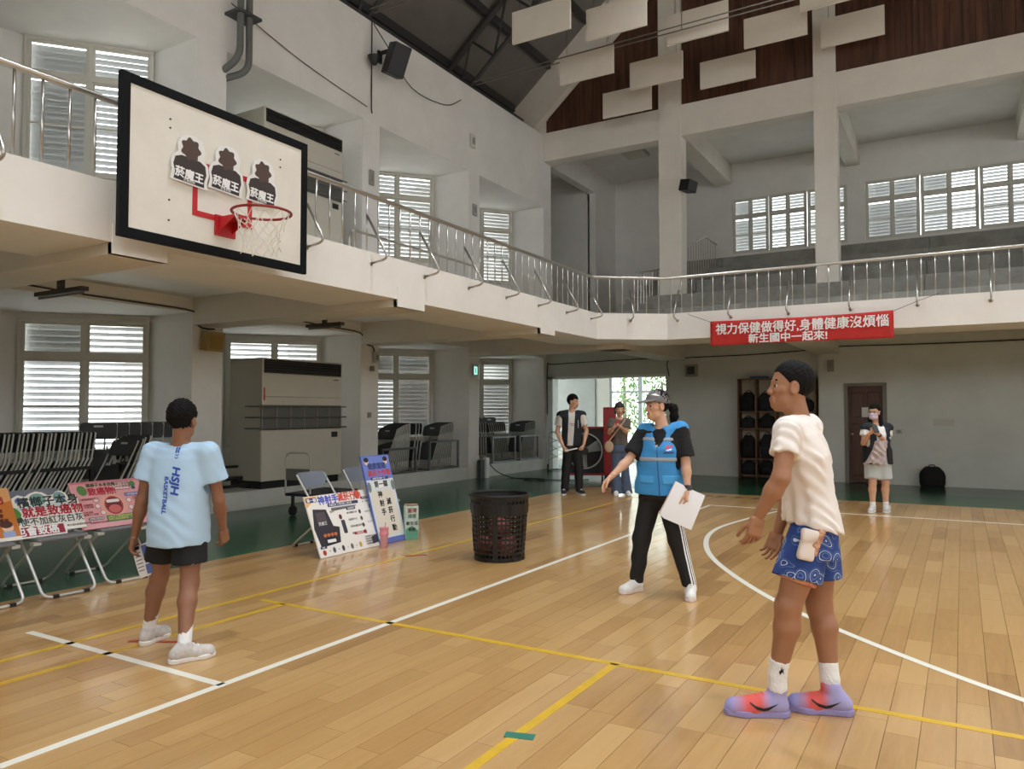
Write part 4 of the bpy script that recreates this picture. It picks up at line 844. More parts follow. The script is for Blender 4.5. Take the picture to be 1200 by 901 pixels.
# ---- entrance: drum fan, red cabinet, hand truck, boxes, cord
t = empty('drum_fan', (-7.05, 15.0, 0), R(24), label='large industrial fan in a red square frame on castors', cat='fan')
M_FANR = mat('fan_red', (176, 40, 48), .45); W2 = .41
for nm, a, c in (('frame_side', (-W2 - .03, -.14, .1), (-W2, .14, 1.14)), ('frame_side', (W2, -.14, .1), (W2 + .03, .14, 1.14)), ('frame_top', (-W2, -.14, 1.1), (W2, .14, 1.14)), ('frame_bottom', (-W2, -.14, .1), (W2, .14, .14))): g = MB(); g.box(a, c); g.build(nm, M_FANR, t)
g = MB(); n = 32; C0 = [( .37 * math.cos(2 * math.pi * i / n), .62 + .37 * math.sin(2 * math.pi * i / n)) for i in range(n)]
def sq(i): 
    a = 2 * math.pi * i / n; c, s = math.cos(a), math.sin(a); k = min(W2 / max(abs(c), 1e-6), .48 / max(abs(s), 1e-6)); return (k * c, .62 + k * s)
V = [(x, -.1, z) for x, z in C0] + [(sq(i)[0], -.1, sq(i)[1]) for i in range(n)]
g.add(V, [(i, (i + 1) % n, n + (i + 1) % n, n + i) for i in range(n)]); o = g.build('front_plate', M_BLACK, t); o.modifiers.new('t', 'SOLIDIFY').thickness = .01
g = MB(); g.tube([(.375 * math.cos(a), -.11, .62 + .375 * math.sin(a)) for a in [2 * math.pi * i / 40 for i in range(40)]], .016, 8, closed=True); g.build('shroud_ring', mat('fan_ring', (206, 206, 206), .4), t, smooth=True)
for k in range(3):
    a = k * 2 * math.pi / 3 + .3; g = MB(); u = Vector((math.cos(a), 0, math.sin(a))); v = Vector((-math.sin(a), 0, math.cos(a))); O = Vector((0, 0, .62))
    P4 = [O + u * .07 - v * .06 + Vector((0, .05, 0)), O + u * .07 + v * .06 + Vector((0, -.05, 0)), O + u * .34 + v * .14 + Vector((0, -.06, 0)), O + u * .35 - v * .11 + Vector((0, .06, 0))]
    g.add(P4, [(0, 1, 2, 3)]); o = g.build('blade', mat('fan_blade', (200, 206, 208), .4), t); o.modifiers.new('t', 'SOLIDIFY').thickness = .006
g = MB(); g.tube([(0, -.08, .62), (0, .1, .62)], .085, 16); g.build('hub', M_DGREY, t, smooth=True)
for sx_ in (-1, 1): g = MB(); g.tube([(sx_ * .38 - .02, 0, .05), (sx_ * .38 + .02, 0, .05)], .05, 14); g.build('castor', M_BLACK, t, smooth=True)
g = MB(); g.box((-W2, .08, .14), (W2, .1, .22)); g.box((-W2, .1, .14), (W2, .115, 1.1)); g.box((-W2, .08, .55), (W2, .1, .69)); g.build('motor_bar', M_BLACK, t)
t = empty('red_cabinet', (-6.72, 15.62, 0), R(20), label='tall narrow red metal cabinet behind the woman with the shoulder bag', cat='cabinet')
g = MB(); g.box((-.14, -.14, .06), (.14, .14, 1.56)); g.build('body', mat('cabinet_red', (198, 40, 48), .4), t, .01); g = MB(); g.box((-.12, -.155, .1), (.12, -.14, 1.5)); dr = g.build('door', mat('cabinet_red2', (206, 60, 66), .4), t, .004)
g = MB(); g.box((.08, -.17, .75), (.1, -.155, .87)); g.build('handle', M_STEEL, dr); g = MB(); g.box((-.12, -.12, 0), (.12, .12, .06)); g.build('base', M_BLACK, t)
t = empty('hand_truck', (-8.8, 17.05, 0), R(25), label='small folding hand truck leaning beside the entrance jamb', cat='hand truck')
g = MB(); g.tube(roundpath([(-.18, 0, .1), (-.18, .12, .95), (.18, .12, .95), (.18, 0, .1)], .08, 4), .014, 8)
for z in (.25, .45, .65): g.tube([(-.18, .03 + z * .1, z), (.18, .03 + z * .1, z + .18)], .009, 6); g.tube([(.18, .03 + z * .1, z), (-.18, .03 + z * .1, z + .18)], .009, 6)
g.build('frame', M_TUBED, t, smooth=True); g = MB(); g.box((-.2, -.2, .02), (.2, 0, .035)); g.build('toe_plate', M_DGREY, t)
for sx_ in (-1, 1): g = MB(); g.tube([(sx_ * .2 - .02, .02, .075), (sx_ * .2 + .02, .02, .075)], .075, 16); g.build('wheel', M_BLACK, t, smooth=True)
for nm, loc, d, m_, lb in (('power_box', (-9.16, 13.98, 0), (.1, .16, .4), mat('dark_box', (70, 78, 74), .6, var=.3, vscale=20), 'dark marked box standing at the foot of the exit sign pillar'), ('utility_box', (-9.14, 14.18, 0), (.1, .13, .44), mat('white_box', (226, 230, 230), .5), 'white slim box standing beside a dark box at the pillar foot')):
    t = empty(nm, loc, label=lb, cat='box'); g = MB(); g.box((0, 0, 0), d); g.build('case', m_, t, .008); g = MB(); g.box((.02, .02, d[2]), (d[0] - .02, d[1] - .02, d[2] + .012)); g.build('lid', m_, t, .004)
cp = [(-9.1, 14.4, .3), (-8.95, 14.5, .12), (-8.6, 14.5, .015), (-8.2, 14.45, .014)]
cp += [(-8.0 + .22 * math.cos(i * 1.3) + .02 * i * .3, 14.35 + .12 * math.sin(i * 1.3), .016 + .004 * (i % 5)) for i in range(22)]
cp += [(-7.6, 14.4, .014), (-7.2, 14.6, .014), (-6.9, 14.9, .014)]
cable(cp, 'black extension cord lying coiled on the green floor by the entrance', .011, 'extension_cord')
# platform trolley beside the air conditioner
t = empty('platform_trolley', (-7.95, 8.05, 0), R(8), label='platform trolley with looped handle parked before the lower air conditioner', cat='trolley')
g = MB(); g.box((-.3, -.42, .28), (.3, .5, .32)); g.build('deck', mat('navy_deck', (34, 38, 56), .5), t, .01)
g = MB(); g.tube(roundpath([(-.3, -.4, .3), (-.3, -.4, .88), (-.05, -.15, .88) if False else (.12, -.4, .88), (.12, -.4, .3)], .1, 5), .013, 8); g.build('handle', M_TUBE, t, smooth=True)
g = MB(); g.box((-.29, -.41, .5), (.11, -.395, .66)); g.build('handle_panel', mat('grey_green_panel', (104, 108, 100), .6), t)
for a_ in (-.22, .22):
    for b_ in (-.34, .4): 
        g = MB(); g.tube([(a_ - .02, b_, .07), (a_ + .02, b_, .07)], .07, 14); c_ = g.build('castor', M_BLACK, t, smooth=True); g = MB(); g.box((a_ - .015, b_ - .02, .1), (a_ + .015, b_ + .02, .28)); g.build('fork', M_DGREY, c_)

# ---- shelf with bags
sh = empty('bag_shelf', (-4.28, 17.02, 0), label='tall brown open shelf full of dark bags beside the brown door', cat='shelf')
M_SH = mat('brown_shelf_wood', (112, 82, 60), .6); M_SHB = mat('cream_shelf_back', (186, 178, 156), .7)
g = MB(); g.box((0, .33, .05), (1.62, .345, 2.19)); g.build('back_panel', M_SHB, sh)
for x in (0, .38, .8, 1.2, 1.6): g = MB(); g.box((x, 0, 0), (x + .022, .33, 2.19)); g.build('upright', M_SH, sh)
for i in range(4):
    x0, x1 = (.022, .402, .822, 1.222)[i], (.38, .8, 1.2, 1.6)[i]
    for z in (.06, .42, 1.08, 1.45, 2.17): g = MB(); g.box((x0, .005, z), (x1, .33, z + .02)); g.build('shelf_board', M_SH, sh)
def backpack(loc, w_, d_, h_, rz, lab, m_, tilt=0, cat='bag', strap=True):
    t = empty('backpack', loc, rz, lab, cat, 'bags'); t.rotation_euler = (tilt, 0, rz)
    g = MB(); nn, lv = 14, 9; V = []
    for j in range(lv):
        f = j / (lv - 1); s = (.9 + .12 * math.sin(f * 3.0)) * (1 if f < .6 else max(.5, math.sqrt(max(0, 1 - ((f - .6) / .42) ** 2)))); zz = f * h_
        for i in range(nn):
            a = 2 * math.pi * i / nn; c, s_ = math.cos(a), math.sin(a); k = (abs(c) ** 3 + abs(s_) ** 3) ** (-1 / 3)
            V.append((w_ / 2 * s * k * c + .01 * math.sin(5 * a + j), d_ / 2 * s * k * s_ + d_ / 2, zz))
    g.add(V, [(j * nn + i, j * nn + (i + 1) % nn, (j + 1) * nn + (i + 1) % nn, (j + 1) * nn + i) for j in range(lv - 1) for i in range(nn)] + [tuple(range(nn))[::-1], tuple(range((lv - 1) * nn, lv * nn))])
    g.build('pack_body', m_, t, smooth=True)
    g = MB(); g.box((-w_ * .32, -.03, h_ * .12), (w_ * .32, .04, h_ * .45)); g.build('front_pocket', m_, t, .02, seg=2)
    g = MB(); g.tube(roundpath([(-.05, d_ * .5, h_ * .97), (-.05, d_ * .5, h_ * 1.08), (.05, d_ * .5, h_ * 1.08), (.05, d_ * .5, h_ * .97)], .03, 3), .009, 6); g.build('grab_loop', M_BLKMATT, t, smooth=True)
    if strap: g = MB(); g.tube([(w_ * .3, d_ * .85, h_ * .9), (w_ * .5, d_ * .95, h_ * .5), (w_ * .38, d_ * .9, h_ * .1)], .014, 6); g.build('shoulder_strap', M_BLKMATT, t, smooth=True)
BK2 = mat('charcoal_fabric', (30, 31, 36), .9, var=.2, vscale=15)
items = [(.2, 1.475, .3, .42, 'black backpack on the upper shelf beside the boy\'s head', M_BLKMATT), (.2, 1.105, .3, .24, 'dark soft bag on the middle shelf over a pink folder', BK2), (.2, .445, .3, .5, 'black rounded backpack on the second shelf from the floor', M_BLKMATT), (.2, .085, .32, .28, 'dark sports bag on the lowest shelf in the corner', BK2),
         (.6, 1.475, .34, .4, 'dark backpack on the upper shelf behind the boy\'s face', BK2), (.6, 1.105, .32, .28, 'black bag slung on the middle shelf behind the boy', M_BLKMATT), (.6, .445, .3, .52, 'tall charcoal backpack on the second shelf', BK2), (.58, .085, .3, .3, 'black bag with pale piping on the lowest shelf', M_BLKMATT),
         (1.02, .445, .3, .4, 'black backpack hidden behind the boy on the lower shelf', M_BLKMATT), (1.02, 1.475, .3, .3, 'charcoal bag behind the boy on the upper shelf', BK2), (1.4, 1.475, .32, .26, 'low dark bag on the upper shelf beside the wall corner', BK2), (1.4, .445, .3, .4, 'black bag on the lower shelf beside the wall corner', M_BLKMATT)]
for x, z, w_, h_, lb, m_ in items: backpack((-4.28 + x, 17.06, z), w_, .24, h_, random.uniform(-.1, .1), lb, m_)
g = MB(); g.box((-4.2, 17.08, 1.101), (-3.96, 17.3, 1.104)); g.build('folder', mat('pink_folder', (190, 70, 84), .6), label='pink folder lying under the soft bag on the shelf', cat='folder')
g = MB(); g.box((-4.02, 17.08, 2.193), (-3.66, 17.3, 2.24)); g.build('blue_box_file', mat('blue_file', (50, 84, 158), .5), label='blue box file lying on top of the bag shelf', cat='file', bevel=.006)
g = MB(); g.box((-3.5, 17.08, 2.193), (-2.9, 17.3, 2.23)); g.build('cardboard_sheet', mat('brown_cardboard', (118, 96, 70), .8), label='flat brown cardboard on top of the bag shelf', cat='cardboard', bevel=.004)
backpack((-.52, 16.86, 0), .44, .2, .4, R(4), 'plump black backpack standing alone on the floor against the back wall', M_BLKMATT, tilt=-.08)
# black floor marks near the back border
for i in range(9):
    x = -3.9 + i * .26 + random.uniform(-.04, .04); g = MB(); g.box((x, 13.1, .0004), (x + .16, 13.14, .0016)); g.box((x + .05, 13.02, .0004), (x + .08, 13.26, .0016)); g.box((x, 13.22, .0017), (x + .13, 13.25, .0019)); g.build('floor_mark', mat('black_floor_paint', (40, 34, 26), .5), floor)

# ---- outside the entrance
box_struct('ground', mat('pale_pavement', (210, 208, 200), .9, var=.08), ((-30, 21.0, -.2), (15, 60, -.01)), ((-40, -20, -.2), (-12.5, 21, -.13)))
def tree(x, y, h_, rr, lab, seed, c=(74, 118, 50)):
    t = empty('tree', (x, y, -.01), label=lab, cat='tree', group='trees outside the entrance'); rg = random.Random(seed)
    g = MB(); g.tube([(0, 0, 0), (.05, .02, h_ * .4), (.0, .05, h_ * .75)], [.12, .09, .04], 8); g.build('trunk', mat('bark', (92, 78, 62), .9), t)
    g = MB()
    for i in range(1500):
        a = rg.uniform(0, 6.28); ph = rg.uniform(-1, 1); q = rr * rg.uniform(.3, 1) ** .4; s = math.sqrt(1 - ph * ph)
        p = Vector((q * s * math.cos(a), q * s * math.sin(a), h_ * .62 + q * ph * 1.15)); u = Vector((rg.gauss(0, 1), rg.gauss(0, 1), rg.gauss(0, 1))).normalized(); v = u.orthogonal().normalized(); l = rg.uniform(.05, .1)
        g.add([p - u * l, p + v * l * .5, p + u * l, p - v * l * .5], [(0, 1, 2, 3)])
    f = g.build('foliage', mat('leaf_%d' % c[1], c, .6, var=.3, vscale=2), t); f['kind'] = 'stuff'
tree(-9.2, 26.0, 3.4, 1.6, 'leafy tree outside the glass door nearest the grey panel', 1); tree(-12.2, 29.8, 4.2, 2.0, 'taller leafy tree farther outside the glass doors', 2, (92, 134, 62)); tree(-5.8, 28.0, 3.8, 1.8, 'leafy tree outside hidden behind the capped woman', 3); tree(-11.2, 24.6, 1.6, .8, 'low yellow green shrub outside the glass doors', 4, (128, 150, 70))

# ================================================================ PEOPLE: signed distance bodies, meshed with surface nets
def surface_nets(fn, lo, hi, h):
    lo = np.array(lo, float); n = np.maximum(np.ceil((np.array(hi) - lo) / h).astype(int), 2) + 1
    ax = [lo[i] + h * np.arange(n[i]) for i in range(3)]
    V = np.empty(n, np.float32); q = 4                      # coarse pass first, fine values only near the surface
    nc = (n - 1) // q + 2; cc = [lo[i] + h * q * np.arange(nc[i]) for i in range(3)]
    G = np.stack(np.meshgrid(*cc, indexing='ij'), -1).reshape(-1, 3); cv = fn(G).reshape(nc).astype(np.float32)
    near = np.abs(cv) < h * q * 1.9
    blk = np.zeros(nc, bool)
    for dx in (0, 1):
        for dy in (0, 1):
            for dz in (0, 1): blk[:nc[0] - dx, :nc[1] - dy, :nc[2] - dz] |= near[dx:, dy:, dz:]
    ex = lambda A: np.repeat(np.repeat(np.repeat(A, q, 0), q, 1), q, 2)[:n[0], :n[1], :n[2]]
    V[:] = ex(cv); msk = ex(blk); I = np.argwhere(msk)
    out = np.empty(len(I), np.float32)
    for k in range(0, len(I), 300000): out[k:k + 300000] = fn(lo + h * I[k:k + 300000])
    V[msk] = out
    V[0] = V[-1] = 1; V[:, 0] = V[:, -1] = 1; V[:, :, 0] = V[:, :, -1] = 1
    S = V < 0; c = n - 1
    cnt = np.zeros(c, np.int8); acc = np.zeros(tuple(c) + (3,), np.float32); ne = np.zeros(c, np.int8)
    for dx in (0, 1):
        for dy in (0, 1):
            for dz in (0, 1): cnt += S[dx:dx + c[0], dy:dy + c[1], dz:dz + c[2]]
    act = (cnt > 0) & (cnt < 8)
    for a in range(3):
        b, d = [i for i in range(3) if i != a]
        for ob in (0, 1):
            for od in (0, 1):
                s0 = [0, 0, 0]; s0[b] = ob; s0[d] = od; s1 = list(s0); s1[a] = 1
                sl0 = tuple(slice(s0[i], s0[i] + c[i]) for i in range(3)); sl1 = tuple(slice(s1[i], s1[i] + c[i]) for i in range(3))
                v0, v1 = V[sl0], V[sl1]; cr = (v0 < 0) != (v1 < 0)
                t = np.where(cr, v0 / np.where(cr, v0 - v1, 1), 0); ne += cr
                acc[..., a] += np.where(cr, t, 0); acc[..., b] += np.where(cr, ob, 0); acc[..., d] += np.where(cr, od, 0)
    idx = -np.ones(c, int); ii = np.argwhere(act); idx[act] = np.arange(len(ii))
    vs_ = lo + h * (ii + acc[act] / ne[act][:, None]); F = []
    for a in range(3):
        b, d = [(1, 2), (2, 0), (0, 1)][a]
        sl0 = [slice(1, c[i]) for i in range(3)]; sl0[a] = slice(0, c[a]); sl1 = list(sl0); sl1[a] = slice(1, c[a] + 1)
        cr = S[tuple(sl0)] != S[tuple(sl1)]; q = np.argwhere(cr); q = q + np.array([0 if i == a else 1 for i in range(3)])
        ins = S[tuple(q.T)]
        def g(ob, od):
            p = q.copy(); p[:, b] -= ob; p[:, d] -= od; return idx[tuple(p.T)]
        f = np.stack([g(1, 1), g(0, 1), g(0, 0), g(1, 0)], 1); f[~ins] = f[~ins][:, ::-1]; F.append(f)
    return vs_, np.concatenate(F)
def mk(name, parts, m, parent, relax=1, mats_fn=None):
    """parts: list of (fn, lo, hi, h) meshed separately into ONE object"""
    Vs, Fs, n = [], [], 0
    for fn, lo, hi, h in parts:
        v, f = surface_nets(fn, lo, hi, h)
        if not len(v): continue
        for _ in range(relax):
            e = np.concatenate([f[:, [0, 1]], f[:, [1, 2]], f[:, [2, 3]], f[:, [3, 0]]]); s = np.zeros_like(v); k = np.zeros(len(v))
            np.add.at(s, e[:, 0], v[e[:, 1]]); np.add.at(s, e[:, 1], v[e[:, 0]]); np.add.at(k, e[:, 0], 1); np.add.at(k, e[:, 1], 1)
            v = v * .5 + s / k[:, None] * .5
        Vs.append(v); Fs.append(f + n); n += len(v)
    v = np.concatenate(Vs); f = np.concatenate(Fs)
    me = bpy.data.meshes.new(name); me.vertices.add(len(v)); me.vertices.foreach_set('co', v.astype(np.float32).ravel())
    me.loops.add(len(f) * 4); me.loops.foreach_set('vertex_index', f.astype(np.int32).ravel()); me.polygons.add(len(f)); me.polygons.foreach_set('loop_start', np.arange(len(f), dtype=np.int32) * 4)
    me.update(calc_edges=True); me.validate()
    o = link(name, me, m, parent); me.shade_smooth(); return o
A_ = np.array
def nrm(v): v = A_(v, float); return v / np.linalg.norm(v)
def smin(a, b, k): h = np.clip(.5 + .5 * (b - a) / k, 0, 1); return b + (a - b) * h - k * h * (1 - h)
def U(fs, k=.02):
    def f(P):
        d = fs[0](P)
        for q in fs[1:]: d = smin(d, q(P), k)
        return d
    return f
def cone(a, b, ra, rb):
    a = A_(a, float); b = A_(b, float); ba = b - a; L2 = ba @ ba
    def f(P):
        t = np.clip(((P - a) @ ba) / L2, 0, 1); return np.linalg.norm(P - a - t[:, None] * ba, axis=1) - (ra + (rb - ra) * t)
    return f
def ell(c, r, M=None):
    c = A_(c, float); r = A_(r, float)
    def f(P):
        p = P - c
        if M is not None: p = p @ M
        k0 = np.linalg.norm(p / r, axis=1); k1 = np.linalg.norm(p / (r * r), axis=1); return k0 * (k0 - 1) / np.maximum(k1, 1e-9)
    return f
def rbox(c, hx, r, M):
    c = A_(c, float); hx = A_(hx, float)
    def f(P):
        q = np.abs((P - c) @ M) - hx; return np.linalg.norm(np.maximum(q, 0), axis=1) + np.minimum(q.max(1), 0) - r
    return f
def half(p, n): p = A_(p, float); n = nrm(n); return lambda P: (P - p) @ n        # negative behind the plane
def sub(f, g, k=.0): return (lambda P: np.maximum(f(P), -g(P))) if not k else (lambda P: -smin(-f(P), g(P), k))
def cut(f, *planes):
    def q(P):
        d = f(P)
        for pl_ in planes: d = np.maximum(d, pl_(P))
        return d
    return q
def infl(f, e): return lambda P: f(P) - e
def fold(f, amp, fr, seed=0, vert=.6):
    r_ = np.random.default_rng(seed); a1, a2 = r_.normal(size=3), r_.normal(size=3); a1 = a1 * A_([.7, .7, vert]); 
    return lambda P: f(P) + amp * (np.sin(fr * (P @ a1) + 2.2 * np.sin(fr * .37 * (P @ a2) + seed)) * (.55 + .45 * np.sin(fr * .3 * (P @ a2[::-1]) + 1)))
def loft(pts, s0, s1, ft0, ft1, prof):
    """torso: spine polyline pts (bottom to top); prof = [(t, halfwidth, halfdepth, forward shift)]; side/front axes blend bottom->top"""
    pts = [A_(p, float) for p in pts]; segl = [np.linalg.norm(pts[i + 1] - pts[i]) for i in range(len(pts) - 1)]; tot = sum(segl); cum = np.concatenate([[0], np.cumsum(segl)]) / tot
    pr = A_(prof, float); s0, s1, ft0, ft1 = map(nrm, (s0, s1, ft0, ft1))
    def f(P):
        best = None
        for i in range(len(pts) - 1):
            a, b = pts[i], pts[i + 1]; ba = b - a; raw = ((P - a) @ ba) / (ba @ ba)
            t = np.clip(raw, 0, 1); q = P - a - t[:, None] * ba; T = cum[i] + (cum[i + 1] - cum[i]) * t
            w_ = np.interp(T, pr[:, 0], pr[:, 1]); d_ = np.interp(T, pr[:, 0], pr[:, 2]); sh = np.interp(T, pr[:, 0], pr[:, 3])
            S_ = s0 + (s1 - s0) * T[:, None]; F_ = ft0 + (ft1 - ft0) * T[:, None]
            x = (q * S_).sum(1); y = (q * F_).sum(1) - sh; z = (q @ ba) / np.linalg.norm(ba)
            k = (np.abs(x / w_) ** 2.3 + np.abs(y / d_) ** 2.3) ** (1 / 2.3); dd = (k - 1) * np.minimum(w_, d_)
            d3 = np.where(np.abs(z) > 1e-6, np.sqrt(np.maximum(dd, 0) ** 2 + z * z) + np.minimum(dd, 0) * 0, dd); d3 = np.where((np.abs(z) > 1e-6) & (dd < 0), np.abs(z), d3)
            best = d3 if best is None else np.minimum(best, d3)
        return best
    return f
def hand(wr, d, n, ts, curl=(.5, .5, .6), sc=1.0, thumb=.6, spread=.02):
    """wrist, finger direction, palm normal, thumb-side direction"""
    d = nrm(d); n = nrm(n - d * (n @ d)); ts = nrm(np.cross(d, n) * (1 if np.cross(d, n) @ ts > 0 else -1)); wr = A_(wr, float); fs = []
    M = np.stack([ts, d, n], 1)
    fs.append(rbox(wr + d * .052 * sc, A_([.027, .034, .004]) * sc, .011 * sc, M)); fs.append(cone(wr - d * .02 * sc, wr + d * .03 * sc, .023 * sc, .021 * sc))
    palm = U(fs, .012); fing = []
    for i, (off, ln) in enumerate(((.031, .068), (.0105, .077), (-.0105, .071), (-.031, .056))):
        p = wr + (d * (.09 - .004 * abs(i - 1.3)) + ts * off) * sc; dr = nrm(d + ts * (1.5 - i) * spread * 2); ang = 0; r_ = .0088 * sc
        for j, fr in enumerate((.45, .3, .25)):
            ang += curl[j] * (1 + .12 * i); v = nrm(dr * math.cos(ang) + n * math.sin(ang)); q = p + v * ln * fr * sc; fing.append(cone(p, q, r_, r_ * .92)); p = q; r_ *= .92
    p = wr + (d * .028 + ts * .026 + n * .006) * sc
    for j, (ln, r_) in enumerate(((.04, .0125), (.032, .0105), (.026, .009))):
        v = nrm(d * (.8 + .3 * j) + ts * (.5 - .28 * j) + n * thumb * (.5 + .4 * j)); q = p + v * ln * sc; fing.append(cone(p, q, r_ * sc, r_ * .88 * sc)); p = q
    def f(P):
        dd = palm(P); ff = fing[0](P)
        for g in fing[1:]: ff = np.minimum(ff, g(P))
        return smin(dd, ff, .006)
    c = wr + d * .09 * sc; return (f, c - .135 * sc, c + .135 * sc, .0042)
def head_frame(O, face, up):
    up = nrm(up); y = nrm(A_(face, float) - up * (A_(face) @ up)); x = np.cross(y, up); return A_(O, float), np.stack([x, y, up], 1)
def head_fn(O, M, s):
    L = lambda p: O + M @ (A_(p, float) * s)
    E = lambda c, r: ell(L(c), A_(r) * s, M)
    C = lambda a, b, ra, rb: cone(L(a), L(b), ra * s, rb * s)
    base = U([E((0, -.014, .142), (.074, .093, .09)), E((0, .018, .078), (.056, .058, .084)), C((0, .045, .012), (0, .056, .016), .023, .021), C((-.037, .014, .034), (.037, .014, .034), .021, .021)], .03)
    feat = U([base, C((-.03, .07, .128), (.03, .07, .128), .011, .011), C((0, .074, .118), (0, .091, .075), .008, .0118), C((-.012, .082, .071), (.012, .082, .071), .008, .008), C((-.017, .074, .046), (.017, .074, .046), .0085, .0085), C((-.015, .073, .035), (.015, .073, .035), .009, .009), C((-.032, .058, .085), (-.045, .04, .09), .018, .02), C((.032, .058, .085), (.045, .04, .09), .018, .02)], .011)
    f = sub(feat, U([E((-.031, .09, .107), (.017, .014, .012)), E((.031, .09, .107), (.017, .014, .012))], .005), .008)
    f = sub(f, C((-.02, .088, .0405), (.02, .088, .0405), .003, .003), .004)
    ears = [sub(E((sx * .077, -.008, .1), (.011, .022, .034)), E((sx * .088, -.004, .104), (.008, .012, .02)), .006) for sx in (-1, 1)]
    return U([f] + ears, .008), L
def eyes(L, M, s, parent, iris=(40, 26, 18)):
    for sx in (-1, 1):
        g = uvball(.0108 * s, 12); o = g.build('eye', mat('eye_white', (186, 172, 162), .3), parent, smooth=True); c = L((sx * .031, .0645, .106)); o.location = c
        g = uvball(.0085 * s, 10); i = g.build('iris', mat('iris_%d' % iris[0], iris, .2), o, smooth=True); i.location = M @ A_([0, .0052 * s, 0])
def shoe(name, he, to, parent, ank, mu, ms, L_=.0, high=.1, hgt=1.0, msfn=None, res=.006):
    he = A_([he[0], he[1], 0.]); to = A_([to[0], to[1], 0.]); d = nrm(to - he); c = (he + to) / 2; L2 = L_ / 2 or np.linalg.norm(to - he) / 2; he = c - d * L2; to = c + d * L2; z = A_([0, 0, 1.]); s = np.cross(d, z); ln = 2 * L2; k = ln / .28
    a = A_(ank, float); col = A_([he[0], he[1], 0]) + d * float(np.clip((a - he) @ d, .05 * k, .1 * k)) + z * high
    up = U([cone(he + d * .042 * k + z * .05, he + d * .11 * k + z * .055, .037 * k, .037 * k), cone(he + d * .11 * k + z * .055, to - d * .045 * k + z * .036, .038 * k, .031 * k), cone(he + d * .16 * k + z * .035, to - d * .05 * k + z * .03, .045 * k, .04 * k), cone(he + d * .058 * k + z * .05, col, .037 * k, .041 * k), cone(he + d * .07 * k + z * .07, to - d * .11 * k + z * .045, .04 * k, .03 * k)], .02)
    up = cut(up, half(z * .014, -z)); up = sub(up, cone(col + z * .0, col + z * .1, .031 * k, .034 * k), .006)
    outl = U([cone(he + d * .04 * k, he + d * .12 * k, .039 * k, .036 * k), cone(he + d * .12 * k, to - d * .085 * k, .037 * k, .05 * k), cone(to - d * .085 * k, to - d * .04 * k, .049 * k, .037 * k)], .01)
    sol = lambda P: np.maximum(outl(P * A_([1, 1, 0])), np.abs(P[:, 2] - .0145) - .0145)
    lo = np.minimum(he, to) - .08; hi = np.maximum(he, to) + .08; lo[2] = -.01; hi[2] = high + .06
    o = mk(name, [(up, lo, hi, res)], mu, parent); mk('sole', [(sol, lo, A_([hi[0], hi[1], .04]), res)], ms, o, 0)
    g = MB()
    for i in range(4):
        q = he + d * (.115 + .026 * i) * k; zz = .098 - .0105 * i
        g.tube([q - s * .026 * k + z * zz * .93, q - s * .012 * k + z * (zz + .006), q + z * (zz + .009) + d * .004, q + s * .012 * k + z * (zz + .006), q + s * .026 * k + z * zz * .93], .0042, 5)
    return o, up, dict(he=he, to=to, d=d, s=s, k=k), g
def march(fn, P, d, off=.003, it=60):
    P = P.copy(); d = nrm(d)
    for _ in range(it): P += d[None] * (np.clip(fn(P), -.02, .05) * .75)[:, None]
    return P - d[None] * off
def decal(name, me, fn, d, m, parent, off=.003):
    bm = bmesh.new(); bm.from_mesh(me)
    for _ in range(2):
        le = [e for e in bm.edges if e.calc_length() > .015]
        if le: bmesh.ops.subdivide_edges(bm, edges=le, cuts=1)
    bmesh.ops.triangulate(bm, faces=bm.faces); bm.to_mesh(me); bm.free()
    P = A_([v.co[:] for v in me.vertices]); P = march(fn, P, d, off); me.vertices.foreach_set('co', P.astype(np.float32).ravel()); me.update()
    bad = set(np.nonzero(np.abs(fn(P)) > .02)[0].tolist())
    if bad:
        bm = bmesh.new(); bm.from_mesh(me); bm.verts.ensure_lookup_table(); bmesh.ops.delete(bm, geom=[bm.verts[i] for i in bad], context='VERTS'); bm.to_mesh(me); bm.free()
    return link(name, me, m, parent)
def text_plane(s, size, origin, xdir, ydir, bold=0, align='LEFT', sx=1, shear=0):
    x, y = nrm(xdir), nrm(ydir); z = np.cross(x, y); T = Matrix([list(r_) + [o_] for r_, o_ in zip(np.stack([x, y, z], 1), origin)] + [[0, 0, 0, 1]])
    o = text(s, size, None, M_INK, None, bold=bold, align=align, ext=0, mtx=T, sx=sx, shear=shear); me = o.data; bpy.data.objects.remove(o); me.materials.clear(); return me
def poly_plane(polys, origin, xdir, ydir):
    x, y = nrm(xdir), nrm(ydir); g = MB(); o = A_(origin, float)
    for pl_ in polys: g.add([o + x * a + y * b for a, b in pl_], [tuple(range(len(pl_)))])
    return g.mesh('decal')
SKIN = mat('skin_tan', (160, 112, 82), .5, var=.05, vscale=8); SKIN2 = mat('skin_light', (206, 160, 132), .5, var=.04, vscale=8); SKIN3 = mat('skin_brown', (142, 98, 74), .5, var=.05, vscale=8)
HAIR = mat('black_hair', (17, 15, 15), .7, var=.3, vscale=60, bump=.4, bscale=120, spec=.15)
SOCK = mat('white_sock', (232, 230, 228), .9, bump=.3, bscale=90)
